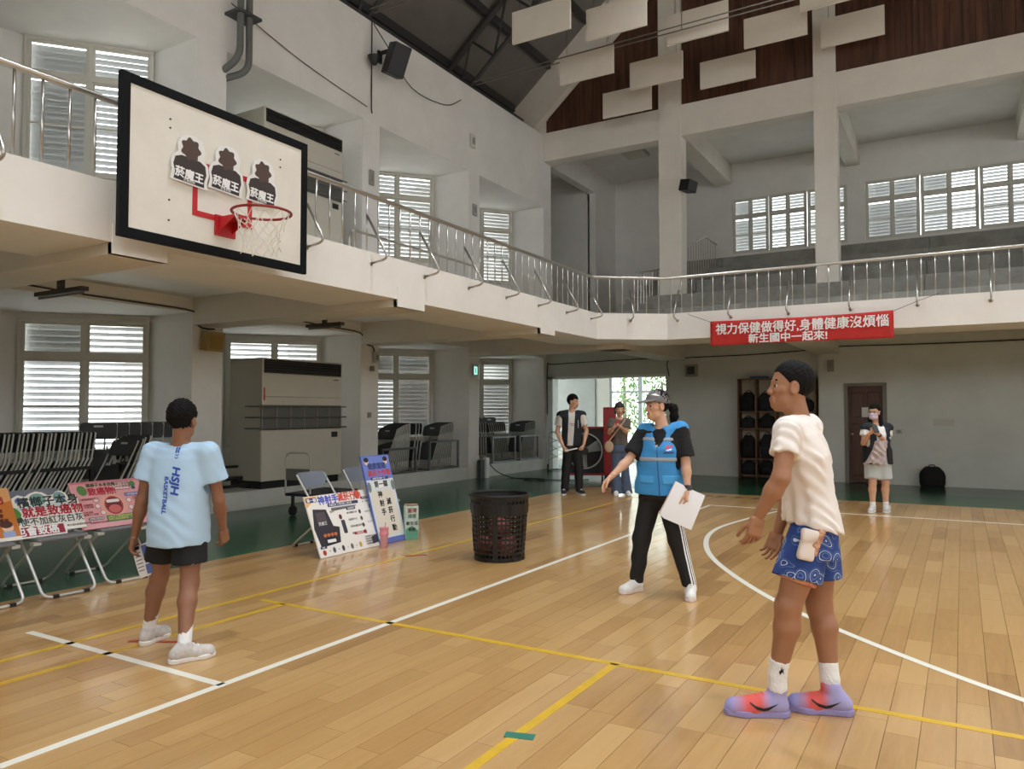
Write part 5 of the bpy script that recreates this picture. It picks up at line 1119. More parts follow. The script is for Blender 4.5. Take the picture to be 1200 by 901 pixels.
JT = {
 'A': dict(base=(-0.761, 3.900, 0), chin=(0.021, 0, 1.463), neck=(0.084, 0, 1.425), shL=(-0.029, -0.15, 1.365), shR=(0.185, 0.14, 1.372), elL=(-0.09, -0.22, 1.146), wrL=(-0.177, -0.16, 0.964), elR=(0.12, 0.2, 1.083), wrR=(0.04, 0.2, 0.835), hpL=(0.089, -0.075, 0.854), hpR=(0.202, 0.085, 0.828), knL=(-0.012, -0.08, 0.526), knR=(0.192, 0.06, 0.499), anL=(-0.059, -0.05, 0.195), anR=(0.214, 0.0, 0.161), heL=(-0.03, -0.05, 0.017), toL=(-0.283, -0.02, 0.018), heR=(0.264, -0.03, -0.011), toR=(0.053, 0.03, -0.001)),
 'B': dict(base=(-2.150, 5.920, 0), chin=(0.01, 0, 1.394), neck=(0.066, 0, 1.339), shL=(0.189, -0.07, 1.299), shR=(-0.073, 0.08, 1.281), elR=(-0.212, 0.0, 1.068), wrR=(-0.373, -0.12, 0.94), elL=(0.219, -0.12, 1.049), wrL=(0.214, -0.2, 0.839), hpL=(0.084, -0.05, 0.727), hpR=(-0.022, 0.05, 0.715), knR=(-0.111, 0.02, 0.441), knL=(0.139, -0.05, 0.424), anR=(-0.155, 0.05, 0.107), anL=(0.251, 0.02, 0.065), heR=(-0.13, 0.03, -0.0), toR=(-0.263, -0.02, 0.018), heL=(0.274, 0.06, -0.049), toL=(0.196, -0.1, -0.025)),
 'C': dict(base=(-4.152, 2.999, 0), chin=(0.021, 0.0, 1.324), neck=(0.011, 0, 1.287), shL=(-0.172, 0.03, 1.201), shR=(0.191, -0.03, 1.204), elL=(-0.22, 0.02, 0.884), wrL=(-0.293, 0.06, 0.688), elR=(0.212, 0.05, 0.881), wrR=(0.143, 0.2, 0.687), hpL=(-0.114, 0.03, 0.618), hpR=(0.071, -0.03, 0.629), knL=(-0.182, 0.12, 0.333), knR=(0.079, 0.0, 0.339), anL=(-0.249, 0.16, 0.062), anR=(0.121, -0.05, 0.034), heL=(-0.248, 0.1, 0.004), toL=(-0.271, 0.3, -0.028), heR=(0.092, -0.08, -0.056), toR=(0.2, 0.04, -0.063)),
 'D': dict(base=(-5.952, 12.211, 0), chin=(0.0, 0, 1.526), neck=(-0.03, 0, 1.48), shL=(0.152, 0, 1.389), shR=(-0.228, 0, 1.389), elL=(0.228, 0.0, 1.116), wrL=(0.167, -0.16, 0.88), elR=(-0.288, 0, 1.101), wrR=(-0.193, -0.16, 0.85), hpL=(0.046, 0, 0.782), hpR=(-0.121, 0, 0.782), knL=(0.074, -0.02, 0.404), knR=(-0.138, -0.02, 0.404), anL=(0.106, 0, 0.069), anR=(-0.167, 0, 0.053), heL=(0.095, 0.04, 0.004), toL=(0.163, -0.2, 0.014), heR=(-0.164, 0.04, 0.004), toR=(-0.196, -0.2, -0.001)),
 'E': dict(base=(-5.192, 12.497, 0), chin=(0.0, 0, 1.39), neck=(0.0, 0, 1.345), shL=(0.135, 0, 1.285), shR=(-0.135, 0, 1.285), elL=(0.111, -0.06, 1.091), wrL=(-0.02, -0.26, 1.2), elR=(-0.188, -0.06, 1.091), wrR=(-0.125, -0.26, 1.2), hpL=(0.06, 0, 0.849), hpR=(-0.075, 0, 0.849), knL=(0.087, -0.02, 0.445), knR=(-0.078, -0.02, 0.445), anL=(0.12, 0, 0.053), anR=(-0.06, 0, 0.053), heL=(0.126, 0.04, 0.019), toL=(0.135, -0.2, 0.015), heR=(-0.055, 0.04, 0.019), toR=(-0.102, -0.2, 0.015)),
 'F': dict(base=(-1.079, 12.281, 0), chin=(-0.037, 0, 1.338), neck=(0.0, 0, 1.288), shL=(0.162, 0, 1.213), shR=(-0.162, 0, 1.213), elL=(0.135, -0.03, 0.99), wrL=(-0.103, -0.24, 1.145), elR=(-0.213, -0.03, 1.002), wrR=(-0.225, -0.24, 1.145), hpL=(0.087, 0, 0.677), hpR=(-0.087, 0, 0.677), knL=(0.102, -0.02, 0.342), knR=(-0.084, -0.02, 0.355), anL=(0.125, 0, 0.091), anR=(-0.075, 0, 0.104), heL=(0.179, 0.06, 0.021), toL=(0.022, -0.16, 0.025), heR=(-0.034, 0.06, 0.046), toR=(-0.199, -0.16, 0.037)),
}
JT['B'].update(hpL=(.084, -.05, .83), hpR=(-.022, .05, .83), knL=(.15, -.1, .44), anL=(.235, -.13, .085), anR=(-.15, .04, .09), heL=(.262, -.10, 0), toL=(.196, -.32, 0), heR=(-.118, .06, 0), toR=(-.29, -.06, 0))
JT['C'].update(chin=(.021, 0, 1.293), neck=(.011, 0, 1.262), hpL=(-.09, .03, .80), hpR=(.085, .015, .80), knL=(-.165, .12, .43), knR=(.088, -.03, .42), anL=(-.235, .14, .09), anR=(.13, -.19, .085), heL=(-.245, .08, 0), toL=(-.2, .33, 0), heR=(.075, -.26, 0), toR=(.27, -.09, 0), elL=(-.232, .02, .91), elR=(.232, .04, .91), wrR=(.2, .2, .705))
JT['D'].update(hpL=(.07, 0, .88), hpR=(-.1, 0, .88), knL=(.085, -.02, .47), knR=(-.13, -.02, .47), anL=(.1, 0, .08), anR=(-.16, 0, .08))
JT['E'].update(hpL=(.07, 0, .83), hpR=(-.07, 0, .83)); JT['F'].update(hpL=(.085, 0, .78), hpR=(-.085, 0, .78), knL=(.1, -.02, .43), knR=(-.085, -.02, .43), anL=(.11, 0, .085), anR=(-.08, 0, .085))
class Person:
    def __init__(s, key, label, face, fch, fhip, skin, hs=1.0, build=1.0, headup=(0, 0, 1), res=.009, lname='person'):
        J = {k: A_(v, float) for k, v in JT[key].items()}; s.J = J; hm = (J['hpL'] + J['hpR']) / 2; J['hpL'] = hm + (J['hpL'] - hm) * .82; J['hpR'] = hm + (J['hpR'] - hm) * .82; s.b = build; s.res = res
        s.t = empty(lname, tuple(J['base']), YAW, label, 'person'); s.fch = nrm(fch); s.fhip = nrm(fhip); s.skin = skin
        s.sch = nrm(J['shR'] - J['shL']); s.ship = nrm(J['hpR'] - J['hpL']); s.hp = (J['hpL'] + J['hpR']) / 2; s.sm = (J['shL'] + J['shR']) / 2
        s.sw = np.linalg.norm(J['shR'] - J['shL']) / 2; s.hs = hs
        s.spine = [s.hp - A_([0, 0, .05]), s.hp * .62 + s.sm * .38, s.sm + A_([0, 0, .02])]
        s.O, s.M = head_frame(J['chin'], face, headup); s.hf, s.L = head_fn(s.O, s.M, hs)
        s.z = A_([0, 0, 1.])
    def torso(s, prof, ext=0.0):
        sp = list(s.spine)
        if ext > 0:
            Lt = sum(np.linalg.norm(sp[i + 1] - sp[i]) for i in range(2)); sp = [sp[0] - A_([0, 0, ext])] + sp; prof = [(0,) + tuple(prof[0][1:])] + [((ext + q[0] * Lt) / (ext + Lt),) + tuple(q[1:]) for q in prof]
        return loft(sp, s.ship, s.sch, s.fhip, s.fch, prof)
    def limbs(s):
        J, b = s.J, s.b; f = []
        for S in 'LR':
            sh, el, wr, hp, kn, an = (J[k + S] for k in ('sh', 'el', 'wr', 'hp', 'kn', 'an'))
            f += [cone(sh, el, .05 * b, .037 * b), cone(el, el + (wr - el) * .35, .038 * b, .039 * b), cone(el + (wr - el) * .3, wr, .039 * b, .025 * b)]
            calf = kn + (an - kn) * .3; back = nrm(-s.fhip) * .008
            f += [cone(hp, kn, .09 * b, .056 * b), cone(kn, calf + back, .054 * b, .059 * b), cone(calf + back, an, .057 * b, .036 * b), cone(an, an - s.z * .04, .036 * b, .036 * b), cone(kn + nrm(s.fhip) * .01, kn + nrm(s.fhip) * .012 - s.z * .03, .05 * b, .045 * b)]
        return f
    def body(s, hands, prof=None):
        J = s.J; tw = s.sw
        prof = prof or [(0, .15, .1, 0), (.4, .125, .09, .0), (.75, tw * .88, .105, .0), (.95, tw * .8, .08, 0), (1, tw * .6, .07, 0)]
        neck = cone(J['neck'] - s.z * .05, s.L((0, -.022, .06)), .056 * s.b, .052 * s.b)
        fb = U([s.torso(prof)] + s.limbs() + [neck, cone(J['shL'], J['neck'] - s.z * .04, .045, .05), cone(J['shR'], J['neck'] - s.z * .04, .045, .05)], .022)
        pts = np.stack([v for k, v in J.items() if k not in ('base', 'heL', 'heR', 'toL', 'toR')]); lo = pts.min(0) - .13; hi = pts.max(0) + .13; lo[2] = max(lo[2], .03)
        head = U([s.hf, neck], .02); hl = s.L((0, 0, .1)); head = cut(head, half(J['neck'] - s.z * .06, -s.z))
        s.bfn = fb
        fb2 = cut(fb, half(s.L((0, 0, .0)) + s.z * .02, s.z))
        parts = [(fb2, lo, hi, s.res), (head, hl - .2, hl + .2, .0052 if s.res < .011 else .008)] + hands
        return mk('body', parts, s.skin, s.t)
    def cloth(s, name, f, m, lo, hi, res=None, relax=1, parent=None): return mk(name, [(f, lo, hi, res or s.res)], m, parent or s.t, relax)
    def hair(s, kind=0, m=HAIR, parent=None, seed=1):
        L, E = s.L, lambda c, r: ell(s.L(c), A_(r) * s.hs, s.M); O, M, k = s.O, s.M, s.hs
        loc = lambda P: ((P - O) @ M) / k
        sh = E((0, -.018, .147), (.0815 + .004 * kind, .1 + .004 * kind, .0965 + .006 * kind))
        def f(P):
            q = loc(P); d = sh(P)
            d = d + (.0022 if kind < 1 else .005) * np.sin(q[:, 0] * 190 + 3 * np.sin(q[:, 2] * 70)) * np.sin(q[:, 1] * 160 + q[:, 2] * 90)
            side = q[:, 1] - (.016 + .95 * np.clip(q[:, 2] - .125, 0, .1)); fr = .184 - .02 * kind
            d = np.maximum(d, np.minimum(side, fr - q[:, 2] - .012 * np.cos(q[:, 0] * 30)) * k)
            d = np.maximum(d, (.034 - q[:, 2] + .75 * np.maximum(q[:, 1] + .045, 0)) * k * .8)
            ee = np.sqrt(((np.abs(q[:, 0]) - .085) / .034) ** 2 + ((q[:, 1] + .004) / .027) ** 2 + ((q[:, 2] - .1) / .04) ** 2) - 1
            return np.maximum(d, -ee * .025 * k)
        c = L((0, -.01, .13)); return f, c - .16, c + .16
def rectlo(P, m=.1): P = np.stack(P); return P.min(0) - m, P.max(0) + m

# ---------------------------------------------------------------- boy in white T-shirt and blue paisley shorts
p = Person('A', 'boy in white T-shirt, blue paisley shorts and pink and lilac sneakers walking', (-1, .12, -.03), (-.88, .47, 0), (-.95, .3, 0), SKIN, hs=1.02, build=1.04, headup=(.12, 0, 1), res=.008); J = p.J
hL = hand(J['wrL'], (-.25, 0, -1), (-.3, .9, 0), (-1, 0, .1), (.35, .45, .3), 1.02); hR = hand(J['wrR'], (-.35, .05, -.9), (-.7, -.6, -.1), (-.5, -.9, 0), (.3, .4, .3), 1.0)
p.body([hL, hR]); eyes(p.L, p.M, p.hs, p.t)
f, lo, hi = p.hair(0); p.cloth('hair', f, HAIR, lo, hi, .0045)
mk('eyebrows', [(U([cone(p.L((sx * .018, .0765, .133)), p.L((sx * .044, .0705, .134)), .0058, .0045) for sx in (-1, 1)], .003), p.L((0, .07, .13)) - .07, p.L((0, .07, .13)) + .07, .003)], HAIR, p.t, 0)
mk('lips', [(U([cone(p.L((-.018, .0755, .045)), p.L((.018, .0755, .045)), .0082, .0082), cone(p.L((-.015, .0745, .036)), p.L((.015, .0745, .036)), .0088, .0088)], .003), p.L((0, .07, .04)) - .05, p.L((0, .07, .04)) + .05, .003)], mat('lips', (158, 92, 78), .5), p.t, 0)
WHITE_T = mat('white_tshirt', (236, 228, 222), .85, bump=.25, bscale=14)
ts_ = p.torso([(0, .178, .142, .0), (.2, .165, .134, .0), (.45, .145, .118, .0), (.75, p.sw * .98, .128, .0), (.93, p.sw * .9, .098, 0), (1, p.sw * .62, .08, 0)])
slv = []
for S in 'LR':
    sh, el = J['sh' + S], J['el' + S]; e = sh + (el - sh) * .52; slv.append(cut(cone(sh, sh + (el - sh) * .62, .064, .066), half(e, el - sh)))
tf = U([ts_, cone(J['shL'], J['neck'] - p.z * .045, .058, .066), cone(J['shR'], J['neck'] - p.z * .045, .058, .066)], .04); tf = U([tf] + slv, .03)
tf = cut(tf, half(p.hp + A_([0, 0, .05]), (-.22, 0, -1))); tf = sub(tf, cone(J['neck'] + p.z * .012, p.L((0, 0, .05)), .054, .06), .006)
for S in 'LR': tf = cut(tf, (lambda P, a=J['sh' + S], e=J['sh' + S] + (J['el' + S] - J['sh' + S]) * .52, n=nrm(J['el' + S] - J['sh' + S]): np.where(np.linalg.norm(P - e, axis=1) < .085, (P - e) @ n, -1)))
tf = fold(fold(tf, .005, 38, 3, .9), .004, 60, 8, 1.2)
lo, hi = rectlo([J['shL'], J['shR'], J['hpL'], J['hpR'], J['neck'], J['elL'] * .5 + J['shL'] * .5], .17)
p.cloth('tshirt', tf, WHITE_T, lo, hi, .007)
# shorts with paisley print
def paisley():
    m = bpy.data.materials.new('blue_paisley_cloth'); m.use_nodes = True; nt = m.node_tree; L = nt.links.new; b = nt.nodes['Principled BSDF']; b.inputs['Roughness'].default_value = .85
    tc = nt.nodes.new('ShaderNodeTexCoord'); n = nt.nodes.new('ShaderNodeTexNoise'); n.inputs['Scale'].default_value = 6; L(tc.outputs['Object'], n.inputs['Vector'])
    ad = nt.nodes.new('ShaderNodeVectorMath'); ad.operation = 'MULTIPLY_ADD'; ad.inputs[1].default_value = (.12,) * 3; L(n.outputs['Color'], ad.inputs[0]); L(tc.outputs['Object'], ad.inputs[2])
    v = nt.nodes.new('ShaderNodeTexVoronoi'); v.inputs['Scale'].default_value = 15; v.inputs['Randomness'].default_value = .75; L(ad.outputs[0], v.inputs['Vector'])
    cr = nt.nodes.new('ShaderNodeValToRGB'); cr.color_ramp.interpolation = 'CONSTANT'; B_, W_, G_ = lin((38, 66, 132)), lin((190, 202, 222)), lin((84, 108, 160)); E_ = cr.color_ramp.elements
    E_[0].position = 0; E_[0].color = W_; E_[1].position = .09; E_[1].color = B_
    for ps, c in ((.2, G_), (.27, B_), (.36, W_), (.41, B_), (.5, G_), (.54, B_)): q = E_.new(ps); q.color = c
    L(v.outputs['Distance'], cr.inputs[0]); L(cr.outputs[0], b.inputs['Base Color']); return m
PAIS = paisley()
def shorts_fn(p, tk, rh, rk, seed=2, pel=(.165, .135), cutz=None):
    J = p.J; fs = [loft([p.hp - p.z * .08, p.hp + p.z * .16], p.ship, p.ship, p.fhip, p.fhip, [(0, pel[0], pel[1], 0), (.35, pel[0] * .92, pel[1] * .92, 0), (1, pel[0] * .8, pel[1] * .8, 0)])]; pl_ = []
    for S in 'LR':
        hp, kn = J['hp' + S], J['kn' + S]; e = hp + (kn - hp) * tk; c = cone(hp, hp + (kn - hp) * (tk + .25), rh, rh + (rk - rh) * (tk + .25) / tk); fs.append(cut(c, half(e, (kn - hp) * A_([.6, .6, 1]))))
    return U(fs, .035)
sf = shorts_fn(p, .6, .098, .112, pel=(.148, .12)); sf = fold(sf, .005, 30, 5, .25)
sf = cut(sf, half(p.hp + p.z * .13, p.z)); lo, hi = rectlo([J['hpL'], J['hpR'], J['knL'], J['knR']], .16)
sho = p.cloth('shorts', sf, PAIS, lo, hi, .007)
li = cut(cone(J['hpL'], J['knL'], .1, .087), half(J['hpL'] + (J['knL'] - J['hpL']) * .65, J['knL'] - J['hpL']), half(J['hpL'] + (J['knL'] - J['hpL']) * .5, J['hpL'] - J['knL']))
p.cloth('shorts_lining', li, mat('floral_lining', (206, 160, 110), .8, var=.5, vscale=40, rgb2=(196, 90, 96)), lo, hi, .007, parent=sho)
# pulled-out pocket
pc = march(sf, A_([[J['hpL'][0] - .05, -.4, .83]]), (0, 1, 0))[0]
pf = U([rbox(pc + A_([0, -.01, .0]), (.028, .006, .06), .012, np.stack([nrm((1, .1, -.25)), nrm((.1, -1, 0)), nrm((.25, 0, 1))], 1))], .01)
p.cloth('pocket_lining', fold(pf, .006, 70, 4), mat('pocket_cream', (226, 214, 204), .85, var=.25, vscale=60, rgb2=(228, 216, 206)), pc - .12, pc + .12, .006, parent=sho)
pf2 = rbox(pc + A_([.045, -.012, .015]), (.008, .004, .055), .01, np.stack([nrm((1, .1, -.45)), nrm((.1, -1, 0)), nrm((.45, 0, 1))], 1)); p.cloth('pocket_trim', fold(pf2, .006, 80, 6), mat('floral_trim', (150, 70, 60), .8, var=.6, vscale=50, rgb2=(226, 190, 150)), pc - .12, pc + .14, .006, parent=sho)
# socks and sneakers
SWOOSH = [(x_ * 1.05, y_ * 1.35) for x_, y_ in [(-.05, .012), (-.02, -.006), (.01, -.012), (.03, -.008), (.075, .018), (.03, .0035), (.01, -.001), (-.012, .003), (-.03, .008), (-.05, .018)]]
def sneaker_mat():
    m = bpy.data.materials.new('coral_lilac_knit'); m.use_nodes = True; nt = m.node_tree; L = nt.links.new; b = nt.nodes['Principled BSDF']; b.inputs['Roughness'].default_value = .7
    return m, nt, b
for S in 'LR':
    an, kn = J['an' + S], J['kn' + S]; up_ = an + (kn - an) * .22
    sk = cut(U([cone(up_, an, .047, .043), cone(an, an - p.z * .06, .043, .045)], .01), half(up_, kn - an)); sk = fold(sk, .002, 160, 3, 3)
    so_ = p.cloth('sock', sk, SOCK, *rectlo([an, up_], .1), .005)
    hd = J['he' + S] * A_([1, 1, 0]); td = J['to' + S] * A_([1, 1, 0]); dd = nrm(td - hd)
    mu, nt, b = sneaker_mat(); tc = nt.nodes.new('ShaderNodeTexCoord'); dp = nt.nodes.new('ShaderNodeVectorMath'); dp.operation = 'DOT_PRODUCT'; dp.inputs[1].default_value = tuple(dd); nt.links.new(tc.outputs['Object'], dp.inputs[0])
    mr = nt.nodes.new('ShaderNodeMapRange'); a0, a1 = hd @ dd, td @ dd; mr.inputs[1].default_value = a0 - .02; mr.inputs[2].default_value = a1 + .02; nt.links.new(dp.outputs['Value'], mr.inputs[0])
    cr = nt.nodes.new('ShaderNodeValToRGB'); E_ = cr.color_ramp.elements; E_[0].color = lin((164, 158, 206)); E_[0].position = .3; E_[1].color = lin((150, 150, 206)); E_[1].position = .95
    for ps, c in ((.46, (222, 96, 88)), (.66, (226, 92, 84)), (.8, (176, 140, 176))): q = E_.new(ps); q.color = lin(c)
    nt.links.new(mr.outputs[0], cr.inputs[0]); nt.links.new(cr.outputs[0], b.inputs['Base Color'])
    so, up, fr, lg = shoe('sneaker', hd, td, p.t, an, mu, mat('lilac_sole', (150, 140, 190), .5), L_=.315, high=.125, res=.0055)
    lg.build('laces', mat('coral_laces', (226, 90, 80), .6), so)
    nside = fr['s'] if fr['s'][1] < 0 else -fr['s']
    me = poly_plane([[(-x * 1.0, y) for x, y in SWOOSH]], (fr['he'] + fr['to']) / 2 + nside * .12 + p.z * .05 - fr['d'] * .015, fr['d'], p.z); decal('swoosh', me, up, -nside, mat('black_swoosh', (24, 24, 28), .5), so)
    if S == 'L':
        me = poly_plane([[(-.008, -.02), (.001, -.006), (.012, -.018), (.006, .0), (.012, .012), (.002, .005), (-.001, .022), (-.005, .006), (-.014, -.004)]], an * .55 + up_ * .45 + A_([0, -.12, 0]), (1, 0, 0), (0, 0, 1)); decal('sock_logo', me, sk, (0, 1, 0), M_INK, so_)
# ---------------------------------------------------------------- generic clothes
def tee(p, prof, m, hem, frac=.5, sr=(.064, .07), neck_r=.06, res=None, folds=(.004, 36, 3), name='tshirt', hemn=(0, 0, -1), nk=.0, sleeves=True, parent=None):
    J = p.J; f = U([p.torso(prof, max(0., p.hp[2] - .05 - hem + .03)), cone(J['shL'], J['neck'] - p.z * .05, sr[0] * .9, .055), cone(J['shR'], J['neck'] - p.z * .05, sr[0] * .9, .055)], .04)
    if sleeves:
        ss = []
        for S in 'LR':
            sh, el = J['sh' + S], J['el' + S]; e = sh + (el - sh) * frac; ss.append(cut(cone(sh, sh + (el - sh) * (frac + .2), sr[0], sr[1] + (sr[1] - sr[0]) * .3), half(e, el - sh)))
        f = U([f] + ss, .028)
        for S in 'LR': f = cut(f, (lambda P, e=J['sh' + S] + (J['el' + S] - J['sh' + S]) * frac, n=nrm(J['el' + S] - J['sh' + S]): np.where(np.linalg.norm(P - e, axis=1) < .085, (P - e) @ n, -1)))
    f = cut(f, half(A_([p.hp[0], p.hp[1], hem]), hemn)); f = sub(f, cone(J['neck'] - p.z * (.015 + nk), p.L((0, 0, .03)), neck_r, neck_r + .005), .006)
    f = fold(f, *folds, .9); f = fold(f, folds[0] * .6, folds[1] * 1.8, folds[2] + 3, 1.1)
    lo, hi = rectlo([J['shL'], J['shR'], A_([p.hp[0], p.hp[1], hem]), J['neck'], J['elL'] * .6 + J['shL'] * .4, J['elR'] * .6 + J['shR'] * .4], .17)
    return p.cloth(name, f, m, lo, hi, res, parent=parent), f, lo, hi
def trousers(p, m, rh=.1, rk=.075, ra=.06, flare=0, res=None, pel=(.155, .12), top=.13, end=.06, name='trousers'):
    J = p.J; fs = [loft([p.hp - p.z * .08, p.hp + p.z * .16], p.ship, p.ship, p.fhip, p.fhip, [(0, pel[0], pel[1], 0), (1, pel[0] * .86, pel[1] * .86, 0)])]
    for S in 'LR':
        hp, kn, an = J['hp' + S], J['kn' + S], J['an' + S]; fs += [cone(hp, kn, rh, rk), cone(kn, an + p.z * (end - .06), rk, ra + flare)]
    f = cut(U(fs, .025), half(p.hp + p.z * top, p.z), half(A_([0, 0, end]), (0, 0, -1))); f = fold(f, .005, 30, 4, .9)
    lo, hi = rectlo([J[k + S] for k in ('hp', 'kn', 'an') for S in 'LR'], .17); lo[2] = max(lo[2], .02); hi[2] = p.hp[2] + .2
    return p.cloth(name, f, m, lo, hi, res), f
def shoes(p, mu, ms, ml, L_=.26, high=.08, res=.007, sock=None, st=.2):
    J = p.J; out = []
    for S in 'LR':
        an, kn = J['an' + S], J['kn' + S]
        if sock:
            up_ = an + (kn - an) * st; sk = cut(U([cone(up_, an, .045 * p.b, .041 * p.b), cone(an, an - p.z * .05, .041 * p.b, .043 * p.b)], .01), half(up_, kn - an)); p.cloth('sock', fold(sk, .002, 150, 3, 3), sock, *rectlo([an, up_], .1), .006)
        so, up, fr, lg = shoe('sneaker', J['he' + S], J['to' + S], p.t, an, mu, ms, L_=L_, high=high, res=res); lg.build('laces', ml, so); out.append((so, up, fr))
    return out
def brows_lips(p, lip=(168, 98, 88)):
    mk('eyebrows', [(U([cone(p.L((sx * .018, .0765, .133)), p.L((sx * .044, .0705, .134)), .0055, .0042) for sx in (-1, 1)], .003), p.L((0, .07, .13)) - .07, p.L((0, .07, .13)) + .07, .004)], HAIR, p.t, 0)
    mk('lips', [(U([cone(p.L((-.018, .0755, .045)), p.L((.018, .0755, .045)), .0082, .0082), cone(p.L((-.015, .0745, .036)), p.L((.015, .0745, .036)), .0088, .0088)], .003), p.L((0, .07, .04)) - .05, p.L((0, .07, .04)) + .05, .004)], mat('lips_%d' % lip[0], lip, .5), p.t, 0)
def sheet(name, c, n, up, w_, h_, m, lab, cat, t=.002, bend=.0, parts=()):
    n = nrm(n); up = nrm(A_(up, float) - n * (A_(up) @ n)); x = np.cross(up, n); g = MB(); N = 6; c = A_(c, float); V = []
    for sgn in (0, 1):
        for j in range(N + 1):
            for i in (0, 1): yy = (j / N - .5) * h_; V.append(c + x * (i - .5) * w_ + up * yy + n * (bend * (1 - (2 * j / N - 1) ** 2) + (t if sgn else 0)))
    K = 2 * (N + 1); F = []
    for j in range(N): a = 2 * j; F += [(a, a + 1, a + 3, a + 2), (K + a, K + a + 2, K + a + 3, K + a + 1), (a, a + 2, K + a + 2, K + a), (a + 1, K + a + 1, K + a + 3, a + 3)]
    F += [(0, K, K + 1, 1), (2 * N, 2 * N + 1, K + 2 * N + 1, K + 2 * N)]; g.add(V, F); return g, x, n, up

# ---------------------------------------------------------------- boy in light blue team shirt, seen from behind
p = Person('C', 'boy in pale blue team shirt and black shorts walking away', (.12, 1, -.02), (.16, .98, 0), (.16, .98, 0), SKIN3, hs=.97, build=.93, res=.008); J = p.J
hL = hand(J['wrL'], (-.25, .05, -1), (.9, .2, 0), (.1, 1, 0), (.4, .5, .4), .95); hR = hand(J['wrR'], (.0, .3, -.9), (-.8, .4, 0), (.2, 1, 0), (.5, .6, .4), .95)
p.body([hL, hR]); eyes(p.L, p.M, p.hs, p.t); brows_lips(p)
f, lo, hi = p.hair(1.2); p.cloth('hair', f, HAIR, lo, hi, .0045)
BLUE_T = mat('pale_blue_jersey', (176, 206, 232), .8, bump=.15, bscale=18)
sh_o, tf, lo, hi = tee(p, [(0, .178, .18, 0), (.25, .176, .168, 0), (.6, p.sw * 1.0, .135, 0), (.9, p.sw * .97, .1, 0), (1, p.sw * .66, .08, 0)], BLUE_T, .645, .58, (.066, .083), .055, .0075, (.0035, 26, 5))
BL = mat('royal_blue_print', (36, 72, 168), .6)
cx_ = .012
me = text_plane('HSJH', .066, (cx_, -.5, 1.128), (0, 0, -1), (1, 0, 0), bold=.0025, sx=1.18, shear=.2); decal('lettering', me, tf, (0, 1, 0), BL, sh_o)
me = text_plane('BASKETBALL', .036, (cx_ - .046, -.5, 1.068), (0, 0, -1), (1, 0, 0), bold=.0012, sx=1.08, shear=.2); decal('lettering', me, tf, (0, 1, 0), BL, sh_o)
me = poly_plane([[(x0, 0), (x0 + .009, 0), (x0 + .009, .045), (x0, .045)] for x0 in (.0, .014)] + [[(0, -.012 - k), (.0115, -.02 - k), (.023, -.012 - k), (.023, -.006 - k), (.0115, -.014 - k), (0, -.006 - k)] for k in (0, .016)], (cx_ + .004, -.5, 1.205), (1, 0, 0), (0, 0, 1)); decal('print_stripes', me, tf, (0, 1, 0), BL, sh_o)
sf = shorts_fn(p, .71, .097, .102, pel=(.148, .112)); sf = cut(fold(sf, .004, 30, 5, .3), half(A_([0, 0, .665]), p.z)); l2, h2 = rectlo([J['hpL'], J['hpR'], J['knL'], J['knR']], .16)
so = p.cloth('shorts', sf, mat('black_shorts', (18, 19, 23), .8), l2, h2, .008)
me = poly_plane([SWOOSH], (J['hpR'][0] + .05, -.6, .535), (.35, 0, .1), (0, 0, 1)); me.transform(Matrix.Translation((J['hpR'][0] + .05, 0, .53)) @ Matrix.Scale(.35, 4) @ Matrix.Translation((-J['hpR'][0] - .05, 0, -.53))); decal('shorts_logo', me, sf, (0, 1, 0), WI, so)
ss = shoes(p, mat('pale_grey_knit', (196, 190, 186), .8, var=.15, vscale=40), mat('off_white_sole', (226, 222, 216), .6), M_WHITE, .275, .095, .006, SOCK, .34)
g, x, n, u = sheet('leaflet', J['wrL'] + A_([.045, .03, -.16]), (-.3, -.95, .0), (-.38, 0, 1), .12, .2, M_PAPER, '', '', bend=.008)
base = A_(JT['C']['base'])
lf = empty('leaflet', tuple(base), YAW, 'folded printed leaflet hanging from the hand of the boy in pale blue', 'leaflet'); lp = g.build('paper', M_PAPER, lf)
c0 = J['wrL'] + A_([.045, .03, -.16])
def onsheet(polys, m, c0, x, u, n, off, parent, nm='print_panel'):
    g = MB()
    for pl_ in polys: g.add([c0 + x * a + u * b + n * off for a, b in pl_], [tuple(range(len(pl_)))])
    g.build(nm, m, parent)
onsheet([rect(.012, -.09, .056, -.03), rect(.015, .02, .055, .09)], ink((90, 110, 176)), c0, x, u, n, .0125, lf); onsheet([rect(.018, -.02, .05, .012), rect(-.05, .075, .0, .095)], ink((36, 34, 48)), c0, x, u, n, .0125, lf); onsheet([rect(-.048, .05 - .022 * k, .0, .056 - .022 * k) for k in range(6)], ink((120, 120, 130)), c0, x, u, n, .0125, lf)

